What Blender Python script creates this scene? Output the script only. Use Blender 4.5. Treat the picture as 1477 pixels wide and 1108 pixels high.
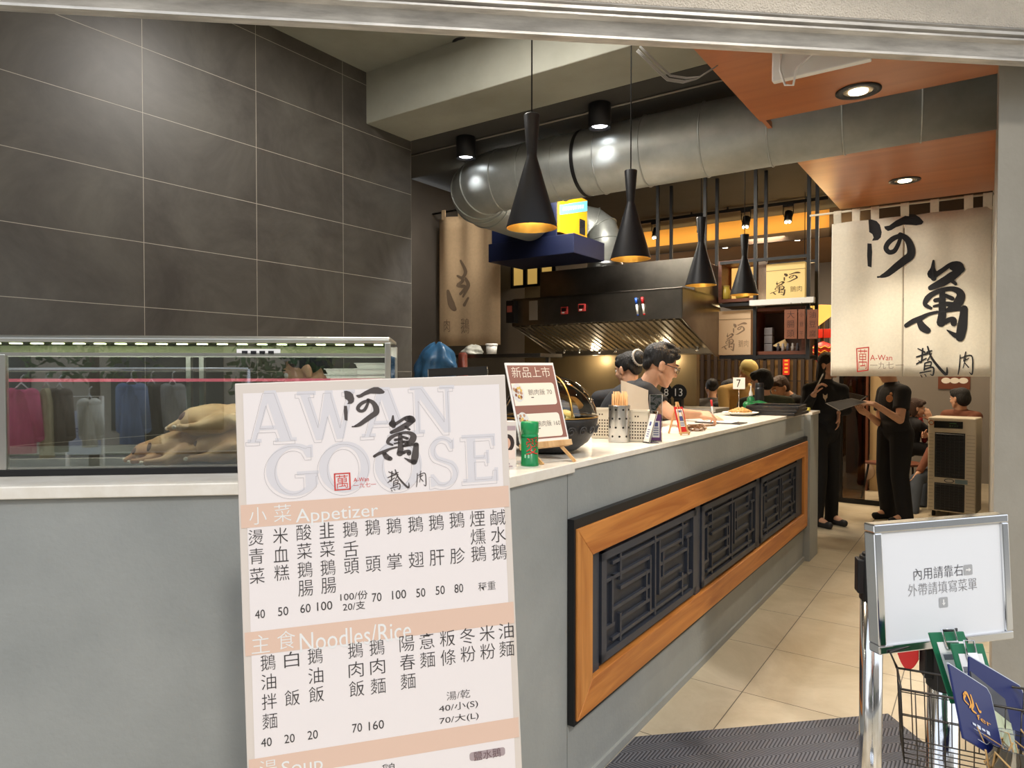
import bpy, bmesh, math, random
from mathutils import Vector as V, Matrix as MX, geometry as GEO
random.seed(7)
C = bpy.context.scene.collection
SC = bpy.context.scene
for o in list(bpy.data.objects): bpy.data.objects.remove(o)

# ---------------------------------------------------------------- camera
FPX, CX, CY, EYE = 988.0, 738.5, 554.0, 1.5
PIT = math.atan(18 / FPX)
cam = bpy.data.cameras.new('camera'); cam.lens = FPX / 1477 * 36; cam.sensor_width = 36; cam.sensor_fit = 'HORIZONTAL'
cam.clip_start = .05; cam.clip_end = 200
camo = bpy.data.objects.new('camera', cam); C.objects.link(camo)
camo.location = (0, 0, EYE); camo.rotation_euler = (math.pi / 2 - PIT, 0, 0); SC.camera = camo

# ---------------------------------------------------------------- look
SC.view_settings.view_transform = 'Standard'; SC.view_settings.look = 'None'
SC.view_settings.gamma = 1; SC.view_settings.use_curve_mapping = False
SC.view_settings.exposure = 0.0
SC.cycles.max_bounces = 8; SC.cycles.transparent_max_bounces = 16
SC.cycles.sample_clamp_indirect = 6
try: SC.cycles.use_denoising = True
except Exception: pass

# ---------------------------------------------------------------- sky + sun
w = bpy.data.worlds.new('sky'); SC.world = w; w.use_nodes = True
nt = w.node_tree; nt.nodes.clear()
tc = nt.nodes.new('ShaderNodeTexCoord'); sp = nt.nodes.new('ShaderNodeSeparateXYZ')
cr = nt.nodes.new('ShaderNodeValToRGB'); bg = nt.nodes.new('ShaderNodeBackground'); ow = nt.nodes.new('ShaderNodeOutputWorld')
nt.links.new(tc.outputs['Generated'], sp.inputs[0]); nt.links.new(sp.outputs['Z'], cr.inputs[0])
cr.color_ramp.elements[0].position = 0.0; cr.color_ramp.elements[0].color = (.93, .94, .95, 1)
cr.color_ramp.elements[1].position = .8; cr.color_ramp.elements[1].color = (.80, .88, 1.0, 1)
nt.links.new(cr.outputs[0], bg.inputs[0]); bg.inputs[1].default_value = 1.5
nt.links.new(bg.outputs[0], ow.inputs[0])
def lamp(name, kind, loc, energy, col=(1, 1, 1), direction=None, **kw):
    l = bpy.data.lights.new(name, kind); l.energy = energy; l.color = col
    for k, v in kw.items(): setattr(l, k, v)
    o = bpy.data.objects.new(name, l); C.objects.link(o); o.location = loc
    if direction is not None: o.rotation_euler = V(direction).to_track_quat('-Z', 'Y').to_euler()
    return o
SUN_DIR = V((-.34, .70, -.86))
lamp('sun', 'SUN', (3, -6, 8), 1.35, (1, .95, .87), SUN_DIR, angle=math.radians(5))

# ---------------------------------------------------------------- frames
A = math.radians(34.8); ca, sa = math.cos(A), math.sin(A)          # counter, tile wall and duct run at this angle to the view
B = math.radians(6.4); cb, sb = math.cos(B), math.sin(B)           # facade
def ray(px, py):
    d = V(((px - CX) / FPX, 1.0, -(py - CY) / FPX)); c, s = math.cos(PIT), math.sin(PIT)
    return V((d.x, d.y * c + d.z * s, -d.y * s + d.z * c))
E0 = V((0, 0, EYE))
def at_y(px, py, y): d = ray(px, py); return E0 + d * (y / d.y)
def at_z(px, py, z): d = ray(px, py); return E0 + d * ((z - EYE) / d.z)
def at_pl(px, py, p, n): d = ray(px, py); n = V(n); return E0 + d * ((V(p) - E0).dot(n) / d.dot(n))
def s_of(p): return p.x * ca - p.y * sa
def t_of(p): return p.x * sa + p.y * ca
def st(s, t, z=0): return V((s * ca + t * sa, -s * sa + t * ca, z))
U, W_ = V((sa, ca, 0)), V((ca, -sa, 0))
def at_s(px, py, s): return at_pl(px, py, st(s, 0), W_)
def at_t(px, py, t): return at_pl(px, py, st(0, t), U)
def MST(s, t, z=0, rot=0): return MX.Translation(st(s, t, z)) @ MX.Rotation(-A + rot, 4, 'Z')
def fac(x, y, z=0): return V((x * cb - y * sb, 1.974 + x * sb + y * cb, z))   # facade frame: x along it, y into the shop
def MF(x, y, z=0, rot=0): return MX.Translation(fac(x, y, z)) @ MX.Rotation(B + rot, 4, 'Z')
def MW(p, rz=0): return MX.Translation(V(p)) @ MX.Rotation(rz, 4, 'Z')
FN = V((-sb, cb, 0))

# ---------------------------------------------------------------- materials
def lin(c):
    if isinstance(c, str): c = tuple(int(c[i:i + 2], 16) for i in (0, 2, 4))
    f = lambda v: (v / 255 / 12.92) if v / 255 <= .04045 else ((v / 255 + .055) / 1.055) ** 2.4
    return tuple(f(v) for v in c) + (1,)
MATS = {}
def mat(name, col, rough=.6, metal=0, var=0, scale=8, bump=0, bscale=None, emit=None, estr=0, spec=.5, col2=None, trans=0, alpha=1, stretch=None, coat=0, sheen=0, ior=1.45, detail=6):
    if name in MATS: return MATS[name]
    m = bpy.data.materials.new(name); m.use_nodes = True; n = m.node_tree; b = n.nodes['Principled BSDF']
    c = lin(col); b.inputs['Base Color'].default_value = c; b.inputs['Roughness'].default_value = rough; b.inputs['Metallic'].default_value = metal
    b.inputs['Specular IOR Level'].default_value = spec; b.inputs['Transmission Weight'].default_value = trans; b.inputs['Alpha'].default_value = alpha
    b.inputs['Coat Weight'].default_value = coat; b.inputs['IOR'].default_value = ior; b.inputs['Sheen Weight'].default_value = sheen
    if emit: b.inputs['Emission Color'].default_value = lin(emit); b.inputs['Emission Strength'].default_value = estr
    if var or bump or col2:
        t = n.nodes.new('ShaderNodeTexCoord'); mp = n.nodes.new('ShaderNodeMapping'); n.links.new(t.outputs['Object'], mp.inputs[0])
        if stretch: mp.inputs['Scale'].default_value = stretch
        if var or col2:
            z = n.nodes.new('ShaderNodeTexNoise'); z.inputs['Scale'].default_value = scale; z.inputs['Detail'].default_value = detail; z.inputs['Roughness'].default_value = .6
            n.links.new(mp.outputs[0], z.inputs[0])
            r = n.nodes.new('ShaderNodeValToRGB'); n.links.new(z.outputs[0], r.inputs[0])
            r.color_ramp.elements[0].position = .3; r.color_ramp.elements[1].position = .7
            c2 = lin(col2) if col2 else tuple(min(1, v * (1 + var)) for v in c[:3]) + (1,)
            c1 = c if col2 else tuple(v * (1 - var) for v in c[:3]) + (1,)
            r.color_ramp.elements[0].color = c1; r.color_ramp.elements[1].color = c2
            n.links.new(r.outputs[0], b.inputs['Base Color'])
        if bump:
            z2 = n.nodes.new('ShaderNodeTexNoise'); z2.inputs['Scale'].default_value = bscale or scale * 4; z2.inputs['Detail'].default_value = 5
            n.links.new(mp.outputs[0], z2.inputs[0])
            bp = n.nodes.new('ShaderNodeBump'); bp.inputs['Strength'].default_value = bump; bp.inputs['Distance'].default_value = .01
            n.links.new(z2.outputs[0], bp.inputs['Height']); n.links.new(bp.outputs[0], b.inputs['Normal'])
    MATS[name] = m; return m
def grid_mat(name, c1, c2, grout, bw, bh, mortar, ax=('X', 'Y'), off=(0, 0), rough=.5, var_scale=2.5, spec=.4):
    m = bpy.data.materials.new(name); m.use_nodes = True; n = m.node_tree; b = n.nodes['Principled BSDF']
    b.inputs['Roughness'].default_value = rough; b.inputs['Specular IOR Level'].default_value = spec
    t = n.nodes.new('ShaderNodeTexCoord'); s = n.nodes.new('ShaderNodeSeparateXYZ'); cb_ = n.nodes.new('ShaderNodeCombineXYZ')
    n.links.new(t.outputs['Object'], s.inputs[0])
    for i, a in enumerate(ax):
        ad = n.nodes.new('ShaderNodeMath'); ad.operation = 'ADD'; ad.inputs[1].default_value = off[i]
        n.links.new(s.outputs[a], ad.inputs[0]); n.links.new(ad.outputs[0], cb_.inputs[i])
    br = n.nodes.new('ShaderNodeTexBrick'); br.offset = 0; br.squash = 1
    br.inputs['Scale'].default_value = 1; br.inputs['Brick Width'].default_value = bw; br.inputs['Row Height'].default_value = bh
    br.inputs['Mortar Size'].default_value = mortar; br.inputs['Mortar Smooth'].default_value = 0
    n.links.new(cb_.outputs[0], br.inputs['Vector'])
    z = n.nodes.new('ShaderNodeTexNoise'); z.inputs['Scale'].default_value = var_scale; z.inputs['Detail'].default_value = 9; z.inputs['Roughness'].default_value = .68
    z.inputs['Distortion'].default_value = .6
    n.links.new(t.outputs['Object'], z.inputs[0])
    r = n.nodes.new('ShaderNodeValToRGB'); r.color_ramp.elements[0].position = .33; r.color_ramp.elements[1].position = .7
    r.color_ramp.elements[0].color = lin(c1); r.color_ramp.elements[1].color = lin(c2); n.links.new(z.outputs[0], r.inputs[0])
    n.links.new(r.outputs[0], br.inputs['Color1']); n.links.new(r.outputs[0], br.inputs['Color2']); br.inputs['Mortar'].default_value = lin(grout)
    n.links.new(br.outputs['Color'], b.inputs['Base Color'])
    bp = n.nodes.new('ShaderNodeBump'); bp.inputs['Strength'].default_value = .3; bp.inputs['Distance'].default_value = .002; bp.invert = True
    n.links.new(br.outputs['Fac'], bp.inputs['Height']); n.links.new(bp.outputs[0], b.inputs['Normal'])
    MATS[name] = m; return m
def pane_mat(name, tint, refl=.08, rough=.01):
    """thin clear sheet: lets light straight through, mirrors more at a slant"""
    m = bpy.data.materials.new(name); m.use_nodes = True; n = m.node_tree; n.nodes.clear()
    o = n.nodes.new('ShaderNodeOutputMaterial'); tr = n.nodes.new('ShaderNodeBsdfTransparent'); gl = n.nodes.new('ShaderNodeBsdfGlossy')
    tr.inputs[0].default_value = lin(tint); gl.inputs['Roughness'].default_value = rough
    lw = n.nodes.new('ShaderNodeFresnel'); lw.inputs[0].default_value = 1.5
    ad = n.nodes.new('ShaderNodeMath'); ad.operation = 'ADD'; ad.inputs[1].default_value = refl; ad.use_clamp = True; n.links.new(lw.outputs[0], ad.inputs[0])
    mx = n.nodes.new('ShaderNodeMixShader'); n.links.new(ad.outputs[0], mx.inputs[0]); n.links.new(tr.outputs[0], mx.inputs[1]); n.links.new(gl.outputs[0], mx.inputs[2])
    n.links.new(mx.outputs[0], o.inputs[0]); MATS[name] = m; return m
def wood_mat(name, c1, c2, scale=1.0, axis='X', rough=.45):
    m = bpy.data.materials.new(name); m.use_nodes = True; n = m.node_tree; b = n.nodes['Principled BSDF']
    t = n.nodes.new('ShaderNodeTexCoord'); mp = n.nodes.new('ShaderNodeMapping'); n.links.new(t.outputs['Object'], mp.inputs[0])
    k = {'X': (.6, 9, 9), 'Y': (9, .6, 9), 'Z': (9, 9, .6)}[axis]; mp.inputs['Scale'].default_value = tuple(v * scale for v in k)
    z = n.nodes.new('ShaderNodeTexNoise'); z.inputs['Scale'].default_value = 2.2; z.inputs['Detail'].default_value = 8; z.inputs['Distortion'].default_value = 1.2
    n.links.new(mp.outputs[0], z.inputs[0]); r = n.nodes.new('ShaderNodeValToRGB'); r.color_ramp.elements[0].position = .32; r.color_ramp.elements[1].position = .68
    r.color_ramp.elements[0].color = lin(c1); r.color_ramp.elements[1].color = lin(c2); n.links.new(z.outputs[0], r.inputs[0]); n.links.new(r.outputs[0], b.inputs['Base Color'])
    b.inputs['Roughness'].default_value = rough; MATS[name] = m; return m

# ---------------------------------------------------------------- mesh builder
class MB:
    def __init__(s): s.v = []; s.f = []; s.m = []; s.sm = []
    def add(s, vs, fs, m=0, smooth=False):
        b = len(s.v); s.v += [V(p) for p in vs]
        for f in fs: s.f.append([b + i for i in f]); s.m.append(m); s.sm.append(smooth)
        return s
    def box(s, x0, x1, y0, y1, z0, z1, m=0):
        return s.add([(x, y, z) for x in (x0, x1) for y in (y0, y1) for z in (z0, z1)],
                     [(0, 1, 3, 2), (4, 6, 7, 5), (0, 4, 5, 1), (2, 3, 7, 6), (0, 2, 6, 4), (1, 5, 7, 3)], m)
    def hexa(s, p, m=0):   # 4 bottom corners then 4 top corners
        return s.add(p, [(3, 2, 1, 0), (4, 5, 6, 7), (0, 1, 5, 4), (1, 2, 6, 5), (2, 3, 7, 6), (3, 0, 4, 7)], m)
    def bar(s, a, b, w, h, m=0, up=(0, 0, 1)):
        a, b = V(a), V(b); d = (b - a).normalized(); up = V(up)
        if abs(d.dot(up)) > .98: up = V((0, 1, 0))
        x = d.cross(up).normalized(); y = x.cross(d)
        c = [(-1, -1), (1, -1), (1, 1), (-1, 1)]
        return s.hexa([p + x * (i * w / 2) + y * (j * h / 2) for p in (a, b) for i, j in c], m)
    def rings(s, R, m=0, smooth=True, cap=True, close=False):
        n = len(R[0]); b = len(s.v)
        for r in R: s.v += [V(p) for p in r]
        k = len(R)
        for i in range(k if close else k - 1):
            for j in range(n):
                a0, a1 = b + i * n + j, b + i * n + (j + 1) % n; c0, c1 = b + ((i + 1) % k) * n + j, b + ((i + 1) % k) * n + (j + 1) % n
                s.f.append([a0, a1, c1, c0]); s.m.append(m); s.sm.append(smooth)
        if cap and not close:
            s.f.append([b + j for j in range(n)][::-1]); s.m.append(m); s.sm.append(False)
            s.f.append([b + (k - 1) * n + j for j in range(n)]); s.m.append(m); s.sm.append(False)
        return s
    def cyl(s, a, b, r0, r1=None, n=20, m=0, cap=True, smooth=True):
        a, b = V(a), V(b); r1 = r0 if r1 is None else r1; d = (b - a).normalized()
        x = d.orthogonal().normalized(); y = d.cross(x)
        cs = [(math.cos(2 * math.pi * i / n), math.sin(2 * math.pi * i / n)) for i in range(n)]
        return s.rings([[p + x * (c * r) + y * (q * r) for c, q in cs] for p, r in ((a, r0), (b, r1))], m, smooth, cap)
    def tube(s, pts, r, n=8, m=0, cap=True, close=False):
        pts = [V(p) for p in pts]; R = []; k = len(pts); up = None
        for i, p in enumerate(pts):
            d = (pts[(i + 1) % k] - pts[i - 1]) if close or 0 < i < k - 1 else (pts[1] - pts[0] if i == 0 else pts[-1] - pts[-2])
            d = d.normalized() if d.length > 1e-9 else V((0, 0, 1))
            up = d.orthogonal().normalized() if up is None else (up - d * up.dot(d))
            up = up.normalized() if up.length > 1e-6 else d.orthogonal().normalized()
            y = d.cross(up); rr = r[i] if isinstance(r, (list, tuple)) else r
            R.append([p + up * (math.cos(2 * math.pi * j / n) * rr) + y * (math.sin(2 * math.pi * j / n) * rr) for j in range(n)])
        return s.rings(R, m, True, cap, close)
    def lathe(s, prof, n=32, m=0, c=(0, 0, 0), smooth=True, cap=False, sy=1.0):
        c = V(c)
        return s.rings([[c + V((r * math.cos(2 * math.pi * i / n), sy * r * math.sin(2 * math.pi * i / n), z)) for i in range(n)] for r, z in prof], m, smooth, cap)
    def ball(s, c, r, m=0, nu=16, nv=10, M=None):
        c = V(c); r = V((r, r, r)) if isinstance(r, (int, float)) else V(r); R = []
        for i in range(nv + 1):
            th = math.pi * i / nv; q = max(math.sin(th), .02)
            row = [V((r.x * q * math.cos(2 * math.pi * j / nu), r.y * q * math.sin(2 * math.pi * j / nu), -r.z * math.cos(th))) for j in range(nu)]
            R.append([c + (M @ p if M else p) for p in row])
        return s.rings(R, m, True, True)
    def cap(s, a, b, ra, rb, m=0, n=14):   # tapered capsule
        s.cyl(a, b, ra, rb, n, m); s.ball(a, ra, m, n, 8); s.ball(b, rb, m, n, 8); return s
    def poly(s, loops, O, ex, ey, m=0):    # flat filled polygon with holes, 2D loops in the frame
        vs = [V((x, y, 0)) for L in loops for x, y in L]
        tr = GEO.tessellate_polygon([[V((x, y, 0)) for x, y in L] for L in loops])
        return s.add([O + ex * p.x + ey * p.y for p in vs], [tuple(t) for t in tr], m)
    def prism(s, L, z0, z1, m=0):
        n = len(L); b = [(x, y, z0) for x, y in L] + [(x, y, z1) for x, y in L]
        tr = [tuple(t) for t in GEO.tessellate_polygon([[V((x, y, 0)) for x, y in L]])]
        return s.add(b, [t[::-1] for t in tr] + [tuple(i + n for i in t) for t in tr] + [(i, (i + 1) % n, n + (i + 1) % n, n + i) for i in range(n)], m)
    def xf(s, M):
        s.v = [M @ p for p in s.v]; return s
    def join(s, o, M=None, m=None):
        b = len(s.v); s.v += [(M @ p if M else p.copy()) for p in o.v]
        s.f += [[b + i for i in f] for f in o.f]; s.m += [(x if m is None else m) for x in o.m]; s.sm += o.sm; return s
    def mesh(s, name, mats):
        me = bpy.data.meshes.new(name); me.from_pydata([tuple(p) for p in s.v], [], s.f)
        for q in mats: me.materials.append(q)
        me.polygons.foreach_set('material_index', s.m); me.polygons.foreach_set('use_smooth', s.sm)
        bm = bmesh.new(); bm.from_mesh(me); bmesh.ops.recalc_face_normals(bm, faces=bm.faces); bm.to_mesh(me); bm.free()
        me.update(); return me
def tag(o, label=None, cat=None, group=None, kind=None):
    if label: o['label'] = label
    if cat: o['category'] = cat
    if group: o['group'] = group
    if kind: o['kind'] = kind
    return o
def thing(name, label, cat, M=None, group=None):
    o = bpy.data.objects.new(name, None); C.objects.link(o); o.empty_display_size = .05
    o.matrix_world = M if M is not None else MX.Identity(4); o.rotation_mode = 'XYZ'
    return tag(o, label, cat, group)
def _ml(m): return m if isinstance(m, (list, tuple)) else [m]
def part(name, mb, mats, parent, bevel=0, seg=2, label=None, kind=None):
    o = bpy.data.objects.new(name, mb.mesh(name, _ml(mats))); C.objects.link(o); o.parent = parent
    if bevel: add_bevel(o, bevel, seg)
    return tag(o, label, None, None, kind)
def add_bevel(o, wd, seg=2):
    b = o.modifiers.new('edge', 'BEVEL'); b.width = wd; b.segments = seg; b.limit_method = 'ANGLE'; b.angle_limit = math.radians(40)
def solo(name, mb, mats, M, label, cat, group=None, bevel=0, kind=None):
    o = bpy.data.objects.new(name, mb.mesh(name, _ml(mats))); C.objects.link(o)
    o.matrix_world = M if M is not None else MX.Identity(4)
    if bevel: add_bevel(o, bevel)
    return tag(o, label, cat, group, kind)
def struct(name, mb, mats, M=None, bevel=0):
    return solo(name, mb, mats, M, None, None, None, bevel, 'structure')
def copy_tree(o, label=None, group=None, M=None):
    r = o.copy(); C.objects.link(r)
    if M is not None: r.matrix_world = M
    if label: r['label'] = label
    if group: r['group'] = group
    for ch in list(o.children):
        c = ch.copy(); C.objects.link(c); c.parent = r; c.matrix_parent_inverse = ch.matrix_parent_inverse.copy()
        for g in list(ch.children):
            d = g.copy(); C.objects.link(d); d.parent = c; d.matrix_parent_inverse = g.matrix_parent_inverse.copy()
    return r

# ---------------------------------------------------------------- lettering
_T = {}
def glyphs(txt):
    """outline of a text as flat triangles, scaled so that its box is (0..w, 0..h) -> (verts, faces, w, h)"""
    if txt in _T: return _T[txt]
    cu = bpy.data.curves.new('t', 'FONT'); cu.body = txt; cu.size = 1; cu.resolution_u = 3; cu.offset = -.008 if len(txt) > 0 and ord(txt[0]) > 0x2e80 else 0
    ob = bpy.data.objects.new('t', cu); C.objects.link(ob)
    dg = bpy.context.evaluated_depsgraph_get(); me = bpy.data.meshes.new_from_object(ob.evaluated_get(dg))
    vs = [(p.co.x, p.co.y) for p in me.vertices]; fs = [tuple(p.vertices) for p in me.polygons]
    bpy.data.objects.remove(ob); bpy.data.curves.remove(cu); bpy.data.meshes.remove(me)
    if not vs: _T[txt] = ([], [], 1, 1); return _T[txt]
    x0 = min(v[0] for v in vs); y0 = min(v[1] for v in vs); x1 = max(v[0] for v in vs); y1 = max(v[1] for v in vs)
    _T[txt] = ([(x - x0, y - y0) for x, y in vs], fs, max(x1 - x0, 1e-4), max(y1 - y0, 1e-4)); return _T[txt]
def text(mb, txt, O, ex, ey, cx, cy, wd, ht, m=0):
    """write txt into the box of width wd, height ht centred at (cx, cy) of the plane O, ex, ey (wd or ht may be None)"""
    vs, fs, w0, h0 = glyphs(txt)
    if wd is None: wd = ht * w0 / h0
    if ht is None: ht = wd * h0 / w0
    mb.add([O + ex * (cx - wd / 2 + x / w0 * wd) + ey * (cy - ht / 2 + y / h0 * ht) for x, y in vs], fs, m)
def ribbon(path, widths, n=None):
    """outline polygon of a brush stroke: centre line with a width at each point, round ends"""
    P = [V((x, y)) for x, y in path]; Wd = list(widths)
    Q, X = [], []
    for i in range(len(P) - 1):                                   # Catmull-Rom resample
        p0, p1, p2, p3 = P[max(i - 1, 0)], P[i], P[i + 1], P[min(i + 2, len(P) - 1)]
        for k in range(5):
            u = k / 5
            Q.append(.5 * ((2 * p1) + (p2 - p0) * u + (2 * p0 - 5 * p1 + 4 * p2 - p3) * u * u + (3 * p1 - p0 - 3 * p2 + p3) * u ** 3)); X.append(Wd[i] * (1 - u) + Wd[i + 1] * u)
    Q.append(P[-1]); X.append(Wd[-1]); L, R = [], []
    for i, p in enumerate(Q):
        d = (Q[min(i + 1, len(Q) - 1)] - Q[max(i - 1, 0)]).normalized(); nrm = V((-d.y, d.x)); L.append(p + nrm * X[i] / 2); R.append(p - nrm * X[i] / 2)
    return Q, X, L, R
def stroke(mb, path, widths, f, m=0):
    """brush stroke drawn as quads; f maps 2D to 3D"""
    Q, X, L, R = ribbon(path, widths); k = len(Q)
    mb.add([f(p.x, p.y) for p in L] + [f(p.x, p.y) for p in R], [(i, i + 1, k + i + 1, k + i) for i in range(k - 1)], m)
    for p, wd in ((Q[0], X[0]), (Q[-1], X[-1])):
        mb.add([f(p.x + math.cos(a * math.pi / 5) * wd / 2, p.y + math.sin(a * math.pi / 5) * wd / 2) for a in range(10)], [tuple(range(10))], m)
def fillp(mb, L, f, m=0):
    tr = GEO.tessellate_polygon([[V((x, y, 0)) for x, y in L]]); mb.add([f(x, y) for x, y in L], [tuple(t) for t in tr], m)

# brush logo of the shop, in the pixels of the big curtain (1190..1430 x 305..545)
LOGO_POLY = [[(103,140),(140,135),(200,155),(240,200),(262,290),(250,350),(215,382),(145,388),(165,350),(150,310),(112,285),(108,210)],
             [(92,420),(140,422),(148,520),(140,705),(95,690),(88,560)],
             [(290,220),(350,210),(430,150),(520,100),(580,72),(650,72),(710,110),(757,165),(735,195),(670,205),(600,197),(520,195),(430,230),(375,265),(335,275),(300,250)]]
LOGO_POLY = [[(1240 + x * .12187, 300 + y * .12187) for x, y in L] for L in LOGO_POLY]
_s1 = [([(485,325),(400,362),(335,420),(312,480),(350,525),(410,510),(452,440),(485,350)],[50,62,62,60,58,55,50,42]),
       ([(480,315),(560,370),(605,470),(600,560),(530,620),(430,700),(330,780),(255,812)],[56,75,95,100,95,85,72,36]),
       ([(275,815),(215,818)],[18,24])]
_s2 = [([(522,60),(515,150),(508,235)],[28,60,140]),([(508,235),(525,290)],[140,80]),([(540,255),(650,180),(750,110),(830,100)],[70,62,60,80]),
       ([(790,130),(850,140),(880,165)],[130,150,120]),([(870,190),(760,270),(640,345),(480,420)],[90,120,110,66]),([(750,310),(815,365)],[60,44]),
       ([(490,690),(410,640),(440,560),(520,495),(650,445),(760,430),(850,460),(885,520),(860,600),(800,670),(700,720)],[40,60,80,70,60,62,90,120,130,110,50]),
       ([(640,450),(640,600),(640,750),(622,880)],[70,95,105,120]),([(545,585),(640,565)],[56,50]),([(525,665),(610,645)],[30,40]),
       ([(680,520),(770,560)],[50,60]),([(690,630),(770,645)],[60,80]),([(690,722),(830,700),(950,695)],[50,60,50]),
       ([(930,700),(920,800),(900,950),(875,1075)],[100,112,138,120]),([(880,1080),(800,1045),(700,980)],[80,66,12]),
       ([(680,870),(740,840),(790,845),(790,890)],[70,66,80,84]),([(575,740),(450,772),(350,822),(250,862),(155,920)],[36,46,70,68,56]),([(335,870),(380,945),(440,985)],[80,110,90])]
LOGO_STROKE = [([(1240 + x * .12187, 300 + y * .12187) for x, y in p], [q * .12187 for q in ws]) for p, ws in _s1] + \
              [([(1290 + x * .10833, 370 + y * .10833) for x, y in p], [q * .10833 for q in ws]) for p, ws in _s2]
def logo(mb, f, m=0):
    for L in LOGO_POLY: fillp(mb, L, f, m)
    for p, ws in LOGO_STROKE: stroke(mb, p, ws, f, m)
# ================================================================ MATERIALS
concrete = mat('concrete', (142, 145, 143), .75, col2=(162, 164, 161), scale=1.6, bump=.15, bscale=60, detail=9)
concrete_dark = mat('concrete_ceiling', (132, 132, 120), .85, col2=(158, 158, 146), scale=1.4, bump=.1, bscale=40, detail=9)
tile_wall = grid_mat('dark_stone_tile', (62, 58, 54), (88, 85, 79), (168, 162, 150), .6, .3, .0013, ('X', 'Z'), (0, 0), .42, 2.2)
floor_tile = grid_mat('beige_stone_tile', (176, 162, 136), (206, 194, 172), (84, 76, 64), .6, .6, .0022, ('X', 'Y'), (.93, .373), .32, 1.8)
stucco = mat('stucco', (250, 236, 216), .95, var=.04, scale=30, bump=1.0, bscale=170)
steel_old = mat('weathered_steel', (168, 162, 154), .4, .35, col2=(226, 220, 210), scale=5, stretch=(1, 6, 6), bump=.12, bscale=30)
steel = mat('brushed_steel', (196, 196, 194), .28, 1, var=.08, scale=20, stretch=(1, 40, 40))
steel_dark = mat('dark_steel', (134, 128, 120), .28, 1, var=.15, scale=6)
chrome = mat('chrome', (225, 226, 228), .12, 1)
galv = mat('galvanised_sheet', (164, 168, 164), .42, .55, col2=(186, 190, 186), scale=7, detail=4, bump=.04, bscale=9)
black_paint = mat('black_paint', (22, 22, 24), .45)
black_satin = mat('black_satin', (28, 28, 30), .38)
dark_ceiling = mat('dark_painted_ceiling', (62, 60, 56), .85, var=.1, scale=3)
dark_wall = mat('dark_painted_wall', (74, 68, 62), .85, var=.1, scale=3)
charcoal = mat('charcoal_lacquer', (52, 56, 66), .42, var=.05, scale=8)
charcoal_back = mat('charcoal_board', (40, 43, 51), .5)
oak_x = wood_mat('orange_oak', (168, 98, 40), (206, 136, 66), 1.0, 'Y')
oak_z = wood_mat('orange_oak_upright', (170, 104, 44), (212, 146, 76), 1.0, 'Z')
wood_ceil = wood_mat('red_brown_veneer', (166, 94, 46), (184, 110, 58), .4, 'X', .3)
marble = mat('white_marble', (226, 218, 204), .22, col2=(240, 234, 224), scale=14, detail=9, spec=.5)
rubber = mat('black_rubber', (20, 20, 20), .8)
white_pl = mat('white_plastic', (232, 230, 224), .4)
cream_pl = mat('cream_plastic', (222, 214, 196), .45)
paper = mat('white_paper', (240, 238, 236), .8)
ink = mat('black_ink', (24, 24, 28), .7)
red_ink = mat('red_ink', (196, 44, 38), .7)
beige_wall = mat('beige_wall', (138, 130, 120), .8, var=.04, scale=3)
warm_wall = mat('warm_plaster', (186, 160, 120), .85, var=.05, scale=3)
walnut = wood_mat('walnut', (92, 50, 32), (124, 70, 46), 1.2, 'X')
walnut_z = wood_mat('walnut_upright', (84, 46, 28), (118, 66, 42), 1.2, 'Z')
pale_wood = wood_mat('pale_wood', (196, 150, 96), (222, 182, 130), 1.5, 'Z')
kitchen_steel = mat('kitchen_steel_wall', (150, 130, 96), .4, .35, var=.12, scale=3, stretch=(1, 1, .1))

# ================================================================ SETTING
m = MB(); m.box(-6, 5, -.6, 13, -.1, 0); struct('floor', m, floor_tile, MST(0, 0))
m = MB(); m.box(-14, 14, -16, -1.2, -.16, -.06); struct('pavement', m, mat('paving', (150, 146, 138), .9, var=.15, scale=3), MF(0, 0))
S_WALL, S_CTR, T_END = -3.23, -1.19, 6.05
m = MB(); m.box(-4.2, 0, 0, .12, 0, 3.5)                         # local x runs along the wall (depth), local -y faces the room
struct('wall_left', m, tile_wall, MX.Translation(st(S_WALL, 3.448)) @ MX.Rotation(math.pi / 2 - A, 4, 'Z'))
m = MB(); m.box(-.1, 0, 0, 5.5, 0, 3.3); m.box(0, 1.1, -.06, 0, 0, 3.3); struct('wall_left_rear', m, dark_wall, MST(-4.45, 3.448))
# front concrete ceiling, dropped beam, dark rear ceiling
def in_st(p): return (s_of(p), t_of(p))
m = MB(); m.prism([in_st(fac(-3.4, .1)), in_st(fac(2.6, .1)), (2.0, 3.06), (-3.4, 3.06)], 3.38, 3.5); struct('ceiling_front', m, concrete_dark, MST(0, 0))
m = MB(); m.box(-3.3, 1.5, 3.042, 3.446, 3.06, 3.5); struct('ceiling_beam', m, concrete_dark, MST(0, 0), .006)
m = MB(); m.box(-4.6, 2.0, 3.446, 4.11, 3.06, 3.5); m.box(-4.6, 2.0, 4.11, 8.6, 3.36, 3.5); struct('ceiling_rear', m, dark_ceiling, MST(0, 0))
m = MB(); m.box(-6, 2.0, 8.6, 13, 3.13, 3.25); m.box(-6, 2, 8.6, 8.7, 3.13, 3.5); struct('ceiling_dining', m, mat('dining_ceiling', (120, 88, 50), .8, var=.1, scale=2), MST(0, 0))
m = MB(); m.prism([in_st(fac(-.7, .12)), in_st(fac(2.6, .12)), (1.9, 3.54), (-.95, 3.54), (-.95, in_st(fac(-.7, .12))[1] + .3)], 2.75, 2.79)
m.box(-.95, .05, 4.15, 5.8, 2.75, 2.79); m.box(-.95, -.93, 3.54, 4.15, 2.76, 2.79); struct('ceiling_wood', m, wood_ceil, MST(0, 0))
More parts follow.
